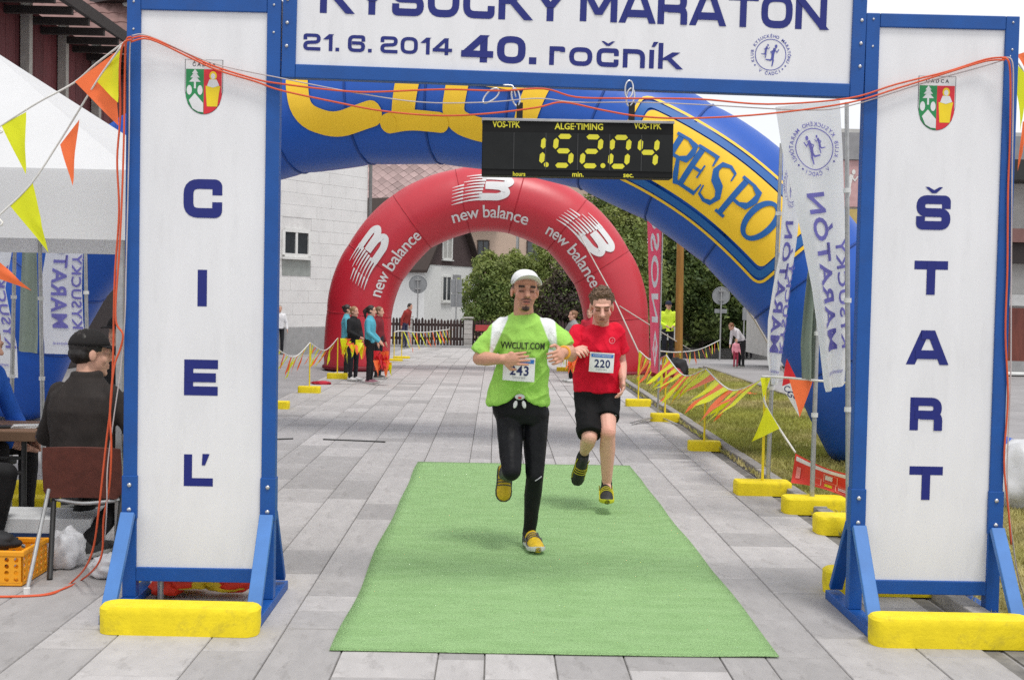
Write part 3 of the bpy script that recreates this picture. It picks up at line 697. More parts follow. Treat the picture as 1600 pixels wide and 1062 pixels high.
tree('bush', (gx(846, 52.0), 52.0, TZ(gx(846, 52.0), 52.0)), 4.72, 1.31, 'tall green garden bush between the heads of the two runners', 'bush', 0, 13600, 0.074, 5, m2=2)
tree('bush', (gx(885, 50.0), 50.0, TZ(gx(885, 50.0), 50.0)), 3.98, 1.19, 'purplish leaved bush inside the red arch left of the second runner', 'bush', 3, 11900, 0.074, 6, m2=0)
tree('bush', (gx(915, 51.9), 51.9, TZ(gx(915, 51.9), 51.9)), 4.1, 1.12, 'dark green bush beside the right leg of the red arch', 'bush', 1, 10200, 0.074, 7, m2=0)
tree('conifer', (gx(978, 50.0), 50.0, TZ(gx(978, 50.0), 50.0)), 8.1, 1.44, 'light green tree rising between the red arch and the red banner', 'tree', 2, 13600, 0.089, 8, tall=.95, m2=0)
tree('tree', (gx(950, 60.0), 60.0, TZ(gx(950, 60.0), 60.0)), 10.85, 2.12, 'dark green tree above the right shoulder of the red arch', 'tree', 1, 13600, 0.111, 9, m2=0)
tree('tree', (gx(1042, 55.0), 55.0, TZ(gx(1042, 55.0), 55.0)), 9.35, 2.5, 'dark broadleaf tree right of the red banner behind the policeman', 'tree', 1, 18700, 0.104, 10, m2=0)
tree('tree', (gx(1098, 57.5), 57.5, TZ(gx(1098, 57.5), 57.5)), 9.1, 2.75, 'broad green tree behind the brown wooden pole', 'tree', 0, 20400, 0.104, 11, m2=2)
tree('tree', (gx(1150, 55.0), 55.0, TZ(gx(1150, 55.0), 55.0)), 7.6, 2.5, 'dark green tree behind the round road sign', 'tree', 1, 17000, 0.104, 12, m2=0)
tree('tree', (gx(1215, 62.5), 62.5, TZ(gx(1215, 62.5), 62.5)), 7.85, 3.0, 'green tree behind the standing man in pale blue', 'tree', 0, 15300, 0.118, 13, m2=1)
tree('tree', (gx(1300, 65.0), 65.0, TZ(gx(1300, 65.0), 65.0)), 8.35, 3.25, 'green tree behind the tall white flags on the right', 'tree', 1, 11900, 0.126, 14)
hz_ = TZ(9, 66)
hd = thing('hedge', (8, 66, hz_), 'long dark hedge added as backdrop for the shade below the trees', 'hedge')
hb = [(2.8+i*1.05, 66+.4*sin(i), 1.3+hz_, 1.1, .9, 1.9) for i in range(17)]
a = MB(); a.box((11.2, 66.2, 1.1+hz_), (17.5, .9, 3.0)); a.build('shade_core', mat('hedge_inner', (.02, .025, .012), rough=1), hd, bevel=.2)  # solid near-black core, added to stand in for shade under the trees
leaf_mesh('foliage', hb, 16000, .14, LM[1], hd, 21)
# ================================================================ FINISH GATE
blue = mat('gate_blue', S(8, 78, 154), rough=.5, var=.1, scale=7, bump=.1, bscale=200, dirt=.14)
blue_lit = mat('gate_blue_lit', S(70, 122, 190), rough=.55, var=.1, scale=9, dirt=.15)  # gate blue lightened: light from above on the sloping front braces, put into the colour
panelm = mat('sign_panel_white', (.79, .785, .795), rough=.35, var=.05, scale=2.2, dirt=.1, stretch=(2.5, 1, .6))
navy = mat('navy_vinyl', S(14, 28, 116), rough=.4, var=.06, dirt=.04)
steel = mat('bolt_steel', (.55, .55, .56), rough=.35, metal=.9)
yel = mat('weight_yellow', S(238, 214, 24), rough=.75, var=.1, scale=9, bump=.14, bscale=60, dirt=.45)
YG = 5.80
def gp(u, v, Y=YG): return P(u, v, Y)
def crest(par, cx, cz, s):                     # town shield: white tree on green, gold figure on red
    base = flat((cx, YG+.0128, cz), (1, 0, 0), (0, 0, 1)); W, H_ = .177*s, .257*s; w2 = W/2
    def sh(x0, x1, z):
        low = lambda x: -H_/2 + (H_*.42)*(1-math.sqrt(max(0, 1-(x/w2)**2)))
        xs = [x0+(x1-x0)*i/12 for i in range(13)]
        return [(x1, z), (x0, z)] + [(x, low(x)) for x in xs]
    wh_ = mat('crest_white', (.72, .72, .72), rough=.4); gr_ = mat('crest_green', S(30, 135, 75), rough=.4); rd_ = mat('crest_red', S(215, 35, 50), rough=.4); go_ = mat('crest_gold', S(238, 208, 20), rough=.4)
    bl_ = mat('crest_outline', (.05, .05, .06), rough=.5)
    put(poly2d([(p[0]*1.03, p[1]*1.015) for p in sh(-w2, w2, H_*.5)]), base, 'crest_outline', bl_, par)
    put(poly2d(sh(-w2, w2, H_*.5), .0006), base, 'crest_field', wh_, par)
    put(poly2d(sh(-w2*.97, 0, H_*.33), .0012), base, 'crest_field', gr_, par)
    put(poly2d(sh(0, w2*.97, H_*.33), .0012), base, 'crest_field', rd_, par)
    put(xf(text2d('ČADCA', H_*.07, .02, sp=1.5), 0, H_*.385, dz=.0018), base, 'crest_lettering', bl_, par)
    T_ = lambda x, y, k: [(x+a*k, y+b*k) for a, b in ((0, .5), (.16, .28), (.08, .28), (.24, .06), (.1, .06), (.3, -.16), (.05, -.16), (.05, -.5), (-.05, -.5), (-.05, -.16), (-.3, -.16), (-.1, .06), (-.24, .06), (-.08, .28), (-.16, .28))]
    el = lambda x, y, a, b: [(x+a*cos(2*pi*i/16), y+b*sin(2*pi*i/16)) for i in range(16)]
    put(join2d(poly2d(T_(-w2*.48, H_*.15, H_*.36), .0018), poly2d(el(-w2*.78, -H_*.06, w2*.14, H_*.09), .0021), poly2d(el(-w2*.2, -H_*.06, w2*.14, H_*.09), .0024),
               poly2d([(-w2*.8, -H_*.25), (-w2*.48, -H_*.12), (-w2*.02, -H_*.3), (-w2*.02, -H_*.47), (-w2*.3, -H_*.46), (-w2*.6, -H_*.4)], .0027)), base, 'crest_trees', wh_, par)
    put(join2d(poly2d(el(w2*.5, H_*.21, w2*.2, H_*.085), .0018), poly2d([(w2*.1, H_*.02), (w2*.9, H_*.02), (w2*.82, -H_*.12), (w2*.74, -H_*.36), (w2*.18, -H_*.36), (w2*.12, -H_*.1)], .0021)), base, 'crest_figure', go_, par)
    put(join2d(poly2d(el(w2*.5, H_*.2, w2*.12, H_*.055), .0026), poly2d([(w2*.18, H_*.02), (w2*.3, H_*.14), (w2*.7, H_*.14), (w2*.84, H_*.03), (w2*.5, -H_*.01)], .003)), base, 'crest_figure', wh_, par)
def pillar(X0, X1, word, label):
    top = 2.945; fw = .066; cx = (X0+X1)/2
    t = thing('sign_pillar', (cx, YG+.03, 0), label, 'sign', 'white panel pillars of the finish gate')
    D0, D1 = YG, YG+.062
    def bx(x0, x1, z0, z1, y0=D0, y1=D1): m = MB(); m.box(((x0+x1)/2, (y0+y1)/2, (z0+z1)/2), (x1-x0, y1-y0, z1-z0)); return m
    for x in (X0, X1-fw):
        bx(x, x+fw, .046, top).build('post', blue, t, bevel=.004)
        bx(x-.004, x+fw+.004, .43, .64, D0-.005, D1+.004).build('bracket', blue, t, bevel=.003)
        for zb in (.595, .475):
            m = MB(); m.ball((x+fw/2, D0-.006, zb), (.0115, .008, .0115), 12, 6); m.build('bolt', steel, t, smooth=0)
        m = MB(); m.bar((x+fw/2, D0-.022, .46), (x+fw/2, 5.50, .07), fw, .032, side=(0, -1, .9)); m.build('brace', blue_lit, t, bevel=.004)
        m = MB(); m.bar((x+fw/2, D1+.022, .46), (x+fw/2, 6.14, .07), fw, .032, side=(0, 1, .9)); m.build('brace', blue, t, bevel=.004)
        bx(x-.004, x+fw+.004, -.001, .045, 5.47, 6.2).build('foot', blue, t, bevel=.004)
        m = MB(); m.box((x+fw/2, 5.465, .022), (fw-.01, .01, .034)); m.build('foot_end_cap', mat('rubber_black', (.02, .02, .02), rough=.8), t)
    bx(X0+fw+.001, X1-fw-.001, top-fw, top).build('top_rail', blue, t, bevel=.004)
    bx(X0+fw+.001, X1-fw-.001, .125, .193).build('bottom_rail', blue, t, bevel=.004)
    pn = bx(X0+fw, X1-fw, .19, top-fw+.004, YG+.014, YG+.05).build('panel', panelm, t)
    bk = mat('seam_dark', (.03, .035, .06), rough=.8)
    base = flat((0, YG+.0128, 0), (1, 0, 0), (0, 0, 1))
    for ch, u, v, hp in word:
        p = gp(u, v); h = hp*.0031; gph, wd = glyph(ch, h, .255)
        put(xf(gph, p.x-wd/2, p.z-h/2), base, 'letter', navy, pn)
    for x, z in ((X0+fw*.5, top-.03), (X0+fw*.5, top-.16), (X1-fw*.5, top-.03), (X1-fw*.5, top-.16)):
        m = MB(); m.ball((x, D0-.001, z), (.006, .004, .006), 10, 6); m.build('bolt', steel, t, smooth=0)
    return t, pn
tL, pnL = pillar(-1.795, -1.06, [('C', 316, 310, 60), ('I', 315, 450, 57), ('E', 313, 590, 56), ('Ľ', 309, 735, 50)], 'left gate pillar with blue frame and white panel lettered CIEĽ')
tR, pnR = pillar(1.757, 2.5, [('Š', 1460, 332, 54), ('T', 1456, 434, 53), ('A', 1451, 543, 54), ('R', 1449, 647, 52), ('T', 1448, 755, 53)], 'right gate pillar with blue frame and white panel lettered ŠTART')
p = gp(317.5, 135.5); crest(pnL, p.x, p.z, 1.0)
p = gp(1465, 161); crest(pnR, p.x, p.z, 1.0)

# overhead sign
a = gp(438, 121); bpt = gp(1342, 153); ang = math.atan2(bpt.z-a.z, bpt.x-a.x)
ohs = thing('overhead_sign', ((a.x+bpt.x)/2, YG+.03, a.z), 'white overhead sign lettered KYSUCKÝ MARATÓN in a blue frame', 'sign')
ex = V((cos(ang), 0, sin(ang))); ez = V((-sin(ang), 0, cos(ang))); Wd = 1.752-(-1.055); Hs = .63; fw = .066; OA = V((-1.055, 0, a.z))
def ob(x0, x1, z0, z1, y0=YG-.002, y1=YG+.058):
    m = MB(); c_ = OA+ex*(x0+x1)/2+ez*(z0+z1)/2; c_.y = (y0+y1)/2; m.box(c_, (x1-x0, y1-y0, z1-z0), M=Matrix((ex, V((0, 1, 0)), ez)).transposed()); return m
ob(0, fw, 0, Hs).build('side_rail', blue, ohs, bevel=.004); ob(Wd-fw, Wd, 0, Hs).build('side_rail', blue, ohs, bevel=.004)
ob(fw+.001, Wd-fw-.001, 0, fw).build('bottom_rail', blue, ohs, bevel=.004); ob(fw+.001, Wd-fw-.001, Hs-fw, Hs).build('top_rail', blue, ohs, bevel=.004)
opn = ob(fw-.004, Wd-fw+.004, fw-.004, Hs-fw+.004, YG+.014, YG+.045).build('panel', panelm, ohs)
for x_ in (fw*.35, Wd-fw*.35):
    for k in range(4):
        m = MB(); c_ = OA+ex*x_+ez*(.15+k*.11); c_.y = YG-.003; m.ball(c_, (.009, .006, .009), 10, 6); m.build('bolt', steel, ohs, smooth=0)
obase = flat(OA+V((0, YG+.0128, 0)), ex, ez)
def oloc(u, v):
    q = gp(u, v)-OA; q.y = 0; return q.dot(ex), q.dot(ez)
def oput(txt, u0, v0, u1, v1, hp, nm, t=.2, sp=.14, space=.4):   # fit between two pixels on the baseline
    x0, z0 = oloc(u0, v0); x1, z1 = oloc(u1, v1); h = hp*.0031; gph, wd = widetext(txt, h, t, sp, 1, space)
    put(xf(gph, x0, (z0+z1)/2, sx=(x1-x0)/wd), obase, nm, navy, opn)
oput('KYSUCKÝ', 499, 20, 885, 33, 52, 'lettering', .22, .12); oput('MARATÓN', 906, 34, 1292, 45, 52, 'lettering', .22, .1)
oput('21. 6. 2014', 473, 78, 706, 86, 26, 'lettering', .2, .16, .3); oput('40.', 720, 96, 838, 100, 42, 'lettering', .24, .12)
oput('ročník', 858, 102, 1063, 107, 40, 'lettering', .18, .16)
x_, z_ = oloc(1205, 85); put(xf(club_logo(.1), x_, z_), obase, 'club_emblem', mat('emblem_blue', S(80, 85, 165), rough=.5), opn)

# yellow ballast blocks
def weight(name, c, L_, W_, H_, label, rz=0, r=.06, group='yellow ballast blocks', seed=0):
    pts = []
    for (sx, sy, a0) in ((1, 1, 0), (-1, 1, 90), (-1, -1, 180), (1, -1, 270)):
        for k in range(5):
            a = RAD(a0+k*22.5); pts.append((sx*(L_/2-r)+r*cos(a), sy*(W_/2-r)+r*sin(a)))
    c = V(c); m = MB(); rg = random.Random(seed); n = len(pts); rings = []
    for (z, k) in ((0, .99), (H_*.35, 1), (H_*.75, 1), (H_-.013, .998), (H_, .965)):
        ring = []
        for (x, y) in pts:
            q = V((x*k, y*k if k > .97 else y*(1-(1-k)*2), z)); q += V((rg.uniform(-1, 1), rg.uniform(-1, 1), rg.uniform(-.5, .5)))*.0015
            if z == 0: q.z = 0
            ring.append(Matrix.Rotation(rz, 3, 'Z') @ q + c)
        rings.append(ring)
    m.loft(rings); o = m.build(name, yel, None, smooth=28, loc=c); tag(o, label, 'weight', group); return o
weight('ballast_block', (-1.40, 5.385, 0), .72, .155, .125, 'yellow ballast block in front of the CIEĽ pillar', seed=1, rz=-.02)
weight('ballast_block', (2.10, 5.385, 0), .74, .155, .13, 'yellow ballast block in front of the ŠTART pillar', seed=2)
weight('ballast_block', (-1.52, 6.33, 0), .74, .17, .13, 'yellow ballast block lying behind the CIEĽ pillar', seed=3)
weight('ballast_block', (2.15, 6.33, 0), .74, .17, .13, 'yellow ballast block lying behind the ŠTART pillar', seed=4)

# timing clock
YC = 5.77
c0 = P(754, 186, YC); c1 = P(1051, 280, YC); W_, H_ = c1.x-c0.x, c0.z-c1.z
ck = thing('timing_clock', ((c0.x+c1.x)/2, YC+.05, c1.z), 'black digital race clock with yellow digits hanging under the overhead sign', 'clock')
black = mat('clock_black', (.01, .01, .01), rough=.6, var=.15, spec=.2); face_m = mat('clock_face', (.012, .013, .013), rough=.5, var=.2, scale=14, spec=.25)
dig = mat('digit_yellow', S(222, 214, 50), rough=.5, var=.05)
th = .004; cex = V((cos(th), 0, sin(th))); cez = V((-sin(th), 0, cos(th))); CO = V((c0.x, YC, c1.z))
def cb(x0, x1, z0, z1, y0, y1): m = MB(); m.box(CO+cex*(x0+x1)/2+cez*(z0+z1)/2+V((0, (y0+y1)/2, 0)), (x1-x0, y1-y0, z1-z0), M=Matrix((cex, V((0, 1, 0)), cez)).transposed()); return m
cb(0, W_, 0, H_-.008, .004, .11).build('case', black, ck, bevel=.004)
cb(-.003, W_+.003, H_-.007, H_+.006, -.004, .115).build('top_rail', mat('alu_grey', (.4, .4, .41), rough=.45, metal=.5), ck, bevel=.002)
cb(.004, W_-.004, .05*.6, H_-.06, 0, .003).build('face', face_m, ck)
cbase = flat(CO+V((0, -.0012, 0)), cex, cez); cs = lambda u, v: ((lambda q: (q.dot(cex), q.dot(cez)))(P(u, v, YC)-V((c0.x, YC, c1.z))))
for k in range(1, 6): cb(W_*k/6-.0015, W_*k/6+.0015, .032, H_-.062, -.002, -.0004).build('divider', mat('divider_grey', (.05, .05, .05), rough=.4), ck)
def seg7(chars, x, z, w, h, t):
    segs = {'a': [(0, 1), (1, 1)], 'b': [(1, 1), (1, .5)], 'c': [(1, .5), (1, 0)], 'd': [(0, 0), (1, 0)], 'e': [(0, .5), (0, 0)], 'f': [(0, 1), (0, .5)], 'g': [(0, .5), (1, .5)]}
    mp = {'1': 'bc', '5': 'afgcd', '2': 'abged', '0': 'abcdef', '4': 'fgbc'}; out = []
    for s in mp[chars]:
        (xa, ya), (xb, yb) = segs[s]; A_, B2 = V((xa*w, ya*h)), V((xb*w, yb*h)); d_ = (B2-A_).normalized(); n_ = V((-d_.y, d_.x)); A_ = A_+d_*t*.32; B2 = B2-d_*t*.32
        pts = [A_, A_+d_*t*.45+n_*t*.5, B2-d_*t*.45+n_*t*.5, B2, B2-d_*t*.45-n_*t*.5, A_+d_*t*.45-n_*t*.5]
        out.append(poly2d([(x+q.x+q.y*.09, z+q.y) for q in pts]))
    return out
zt_ = cs(850, 258)[1]; hh = .138
for ch, u in (('1', 820), ('5', 865), ('2', 909), ('0', 953), ('4', 997)):
    x_, _ = cs(u, 258); w7 = .079
    for k, sgm in enumerate(seg7(ch, x_, zt_, w7, hh, .024)): put(sgm, cbase, 'digit_segment', dig, ck)
for u in (853.5, 942): x_, _ = cs(u, 258); put(poly2d([(x_+.012*cos(2*pi*i/12), zt_+.002+.012*sin(2*pi*i/12)) for i in range(12)]), cbase, 'digit_point', dig, ck)
for tx, u, v, h, sx in (('VOS-TPK', 791, 199, 10, .78), ('ALGE·TIMING', 905, 202.5, 10, .92), ('VOS-TPK', 1012, 201.5, 10, .78), ('hours', 811, 275, 7, .9), ('min.', 903, 276, 8, 1), ('sec.', 982, 277, 8, 1)):
    x_, z_ = cs(u, v); put(xf(text2d(tx, h*.00305, .03, sx), x_, z_), flat(CO+V((0, .0028, 0)), cex, cez) if v > 250 or v < 210 else cbase, 'lettering', dig, ck)
alu = mat('carabiner_alu', (.7, .7, .72), rough=.3, metal=.85)
def carabiner(c, rot, s, nm='carabiner', par=None):
    pts = []; 
    for k in range(25):
        a = 2*pi*k/24; x = .5*cos(a)*(.9+.12*sin(a)); z = sin(a); pts.append(V(c)+Matrix.Rotation(rot, 3, 'Y') @ V((x*s*.5, .004*sin(2*a), z*s*.5)))
    m = MB(); m.tube(pts, .0045, 6, caps=False); return m.build(nm, alu, par, smooth=0)
strap = mat('strap_black', (.015, .015, .015), rough=.8)
for (u, v, uh, vh) in ((812, 188, 800, 135), (987, 188, 983, 130)):
    q = P(u, v, YC+.03); q2 = P(u, v-26, YC+.03); m = MB(); m.box((q+q2)/2+V((0, 0, .0)), (.03, .012, (q2-q).length+.01)); m.build('hanger_strap', strap, ck, bevel=.003)
    carabiner(P((u+uh)/2, v-36, YC+.03), RAD(8 if u > 900 else -12), .085, 'carabiner', ck)
carabiner(P(983, 140, 5.785), RAD(3), .085, 'carabiner', ck)
q = P(800, 134, 5.79); m = MB(); m.tube(spline([P(806, 152, 5.79), P(803, 140, 5.785), q, P(786, 133, 5.785)], 4), .004, 5); m.build('hanger_ring', alu, ck, smooth=0)
cbn = carabiner(P(767, 150, 5.775), RAD(48), .095); tag(cbn, 'loose silver carabiner hanging under the sign left of the clock', 'carabiner')

# cables tied to the gate
orange = mat('cable_orange', S(214, 88, 48), rough=.55, var=.1); wire = mat('wire_grey', S(190, 180, 178), rough=.5)
def cable(name, pts, r, m, label, n=5):
    P3 = [P(u, v, Y) if Y is not None else G(u, v, r) for u, v, Y in pts]
    o = MB().tube(spline(P3, n), r, 7).build(name, m, None, smooth=0); return tag(o, label, 'cable')
cable('cable', [(205, 60, 5.74), (230, 58, 5.76), (280, 78, 5.785), (330, 102, 5.785), (400, 124, 5.785), (437, 131, 5.78), (520, 141, 5.78), (580, 144, 5.78), (690, 140, 5.78), (780, 142, 5.73), (850, 139, 5.75), (900, 152, 5.78), (980, 154, 5.74), (1090, 155, 5.78), (1200, 163, 5.78), (1325, 154, 5.78), (1400, 132, 5.785), (1480, 112, 5.785), (1540, 93, 5.78), (1572, 90, 5.75)], .0045, orange, 'upper orange cable strung across the gate below the overhead sign')
cable('cable', [(204, 66, 5.73), (235, 62, 5.75), (300, 92, 5.78), (340, 110, 5.78), (400, 128, 5.78), (437, 141, 5.775), (520, 159, 5.77), (600, 174, 5.77), (690, 181, 5.77), (770, 177, 5.73), (840, 168, 5.72), (880, 160, 5.76), (940, 172, 5.73), (1000, 182, 5.735), (1080, 185, 5.77), (1200, 178, 5.77), (1325, 161, 5.77), (1400, 139, 5.78), (1480, 114, 5.78), (1540, 96, 5.775), (1570, 94, 5.74)], .0045, orange, 'lower orange cable sagging across the gate and behind the clock hangers')
cable('wire', [(206, 56, 5.75), (235, 57, 5.77), (330, 98, 5.787), (437, 122, 5.785), (560, 146, 5.785), (660, 160, 5.785), (760, 160, 5.745), (840, 154, 5.75), (900, 160, 5.78), (1000, 160, 5.75), (1100, 164, 5.785), (1250, 172, 5.785), (1325, 166, 5.785), (1450, 128, 5.79), (1540, 103, 5.785), (1574, 92, 5.76)], .003, wire, 'thin pale wire running along the orange cables under the sign')
cable('cable', [(206, 62, 5.72), (192, 70, 5.72), (187, 110, 5.76), (188, 180, 5.8), (183, 250, 5.8), (186, 330, 5.8), (180, 420, 5.8), (178, 480, 5.8), (177, 540, 5.8), (174, 620, 5.8), (165, 700, 5.82), (155, 790, 5.86), (147, 850, 5.92), (134, 885, 5.98), (112, 909, None), (85, 926, None), (45, 931, None), (-15, 932, None)], .005, orange, 'orange cable hanging down the left pillar and along the ground, left strand')
cable('cable', [(205, 58, 5.73), (197, 66, 5.74), (195, 120, 5.78), (194, 200, 5.78), (191, 300, 5.78), (186, 400, 5.78), (181, 470, 5.78), (182, 505, 5.78), (192, 522, 5.77), (188, 545, 5.78), (178, 575, 5.78), (172, 640, 5.78), (174, 700, 5.8), (171, 760, 5.84), (162, 810, 5.9), (160, 860, 5.93), (150, 885, 5.98), (128, 905, None), (105, 917, None), (70, 928, None), (20, 931, None), (-15, 931, None)], .005, orange, 'orange cable hanging down the left pillar and along the ground, right strand')
cable('wire', [(209, 62, 5.75), (203, 75, 5.76), (202, 200, 5.785), (200, 300, 5.785), (197, 420, 5.785), (195, 500, 5.785), (188, 580, 5.79), (178, 650, 5.8), (168, 730, 5.82), (167, 790, 5.85), (164, 838, 5.92), (160, 845, 5.94)], .0032, wire, 'thin pale wire hanging beside the orange cables on the left pillar')
cable('cable', [(1566, 91, 5.75), (1576, 96, 5.73), (1579, 130, 5.76), (1578, 220, 5.79), (1575, 300, 5.79), (1574, 420, 5.79), (1571, 520, 5.79), (1575, 620, 5.79), (1569, 720, 5.79), (1576, 800, 5.79), (1580, 850, 5.8)], .0048, orange, 'orange cable hanging down the outer edge of the right pillar')
cable('wire', [(1570, 90, 5.76), (1582, 98, 5.74), (1583, 160, 5.77), (1581, 300, 5.79), (1580, 450, 5.79), (1579, 600, 5.79), (1574, 720, 5.79), (1576, 790, 5.8), (1583, 850, 5.85), (1592, 905, 5.9), (1604, 940, None)], .0035, wire, 'thin pale wire hanging beside the orange cable on the right pillar')
# small loop of cable behind the right pillar
pts = [P(1496+11*cos(a), 938+8*sin(a), 6.2) for a in [2*pi*k/16 for k in range(17)]]
tag(MB().tube(pts, .004, 6, caps=False).build('cable_loop', orange, None, smooth=0), 'small orange cable loop on the yellow block behind the right pillar', 'cable')
# ================================================================ INFLATABLE ARCHES
class Arch:
    def __init__(s, o, e, cl, r):
        s.o = V((o[0], o[1], 0)); s.e = V((e[0], e[1], 0)).normalized(); s.n = V((s.e.y, -s.e.x, 0)); s.r = r
        if s.n.y > 0: s.n = -s.n
        pts = spline([V((a, b, 0)) for a, b in cl], 8); s.pts = pts
        s.L = [0]
        for i in range(1, len(pts)): s.L.append(s.L[-1]+(pts[i]-pts[i-1]).length)
        s.len = s.L[-1]
    def at(s, d):
        d = min(max(d, 0), s.len-1e-6); i = max(k for k in range(len(s.L)) if s.L[k] <= d); i = min(i, len(s.pts)-2)
        f = (d-s.L[i])/(s.L[i+1]-s.L[i]); p = s.pts[i].lerp(s.pts[i+1], f)
        tg = lambda j: (s.pts[min(j+1, len(s.pts)-1)]-s.pts[max(j-1, 0)]).normalized()
        t = tg(i).lerp(tg(i+1), f).normalized(); nn = V((-t.y, t.x, 0))
        return p, t, nn
    def surf(s, d, phi, r=None):               # phi 0 = outward in plane, 90deg = towards camera
        p, t, nn = s.at(d); r = s.r if r is None else r
        c = s.o+s.e*p.x+ZV*p.y; N = s.e*nn.x+ZV*nn.y
        return c+(N*cos(phi)+s.n*sin(phi))*r
    def put_fn(s, d0, y0, lift=.012):          # flat artwork -> tube surface: x along the arch, y outward
        return lambda x, y, z=0: s.surf(d0+x, pi/2-(y+y0)/s.r, s.r+lift+z*2)
    def near(s, u, v):                         # arc length of the point on the front centre line nearest to a pixel
        best = None
        for k in range(400):
            d = s.len*k/399; q = s.surf(d, pi/2)-CAM; z = q.dot(FV); uu = 800+FPX*q.dot(RV)/z; vv = 531-FPX*q.dot(UV)/z
            e = (uu-u)**2+(vv-v)**2
            if best is None or e < best[0]: best = (e, d)
        return best[1]
    def tube(s, name, m, par, nseg, rows=7, n=36, bulge=.03):
        rings = []; R = []
        for i in range(nseg):
            for k in range(rows):
                R.append(s.len*(i+k/rows)/nseg)
        R.append(s.len)
        for d in R:
            f = (d/s.len*nseg) % 1.0; pr = s.r*(1-bulge*(1-math.sin(pi*f)**.5))
            ring = []
            for j in range(n):
                ph = 2*pi*j/n; pk = 1-.006*(1-math.sin(pi*f)**.4)*(1+sin(ph*14+d))
                q = s.surf(d, ph, pr*pk); q.z = max(q.z, .0); ring.append(q)
            rings.append(ring)
        mb = MB().loft(rings); return mb.build(name, m, par, smooth=0)
    def seams(s, par, m, nseg):
        for i in range(1, nseg):
            d = s.len*i/nseg; pts = [s.surf(d, 2*pi*k/36, s.r*.972) for k in range(37)]
            MB().tube(pts, .012, 5, caps=False).build('seam', m, par, smooth=0)

def offset_curve(inner, r):
    pts = spline([V((a, b, 0)) for a, b in inner], 6); out = []
    for i, p in enumerate(pts):
        t = (pts[min(i+1, len(pts)-1)]-pts[max(i-1, 0)]).normalized(); n = V((-t.y, t.x, 0)); out.append((p.x+n.x*r, p.y+n.y*r))
    return out[::3] if (len(out)-1) % 3 == 0 else out[::3]+[out[-1]]
# --- blue arch
half = [(-4.42, 0.0), (-4.1, .65), (-3.66, 1.36), (-2.95, 2.06), (-2.15, 2.52), (-1.3, 2.78), (0, 2.91)]
inn = half+[(-a, b) for a, b in half[-2::-1]]
eB = V((9.2, -2.4, 0)).normalized()
BA = Arch((-1.0, 12.7), (eB.x, eB.y), offset_curve(inn, .67), .67)
bt = thing('blue_inflatable_arch', (-1.0, 12.7, 0), 'large blue inflatable finish arch lettered CIEĽ in yellow', 'inflatable arch')
bnyl = mat('nylon_blue', S(16, 82, 178), rough=.42, var=.05, scale=1.2, bump=.12, bscale=9, spec=.5)
btube = BA.tube('tube', bnyl, bt, 15, rows=8)
BA.seams(bt, mat('nylon_blue_seam', S(12, 62, 140), rough=.6), 15)
yart = mat('art_yellow', S(246, 198, 40), rough=.5, var=.04, scale=3); bart = mat('art_blue', S(18, 92, 165), rough=.5, var=.04)
for s_, cl_ in ((-5.07, 0), (5.07, 0)): pass
def fat(pts, t, dz=0): 
    q = fillet(pts, .16, 6); k = len(q); v, f = stroke(q, t, False, False, dz)
    caps = []
    for e in (q[0], q[-1]): caps.append(poly2d([(e[0]+t/2*cos(2*pi*i/16), e[1]+t/2*sin(2*pi*i/16)) for i in range(16)], dz+.0008))
    return join2d((v, f), *caps)
# big slanted brush letters: C I E L
d0 = BA.near(470, 250); LET = {
 'C': [fat([(.85, .72), (.7, .92), (.3, .95), (.02, .6), (.05, .15), (.4, 0), (.85, .1)], .25)],
 'I': [fat([(.42, .9), (.3, .1)], .26), fat([(.12, 0), (.36, .04), (.72, .03)], .2, .002), fat([(.2, .95), (.7, .95)], .2, .002)],
 'E': [fat([(.85, .95), (.2, .95), (.08, .5), (.04, .06), (.4, -.02), (.85, .05)], .24), fat([(.2, .5), (.7, .5)], .2, .002)],
 'L': [fat([(.3, .95), (.16, .5), (.08, .06), (.45, -.02), (.9, .08)], .24), fat([(.75, .95), (.7, .75)], .16, .002)]}
for ch, u, dx in (('C', 475, 0), ('I', 590, 0), ('E', 698, 0), ('L', 800, 0)):
    d = BA.near(u, 235); art = join2d(*LET[ch]); put(xf(art, 0, 0, sx=.95, sy=1.05), BA.put_fn(d, -.34, .012), 'big_letter', yart, bt, cell=.12)
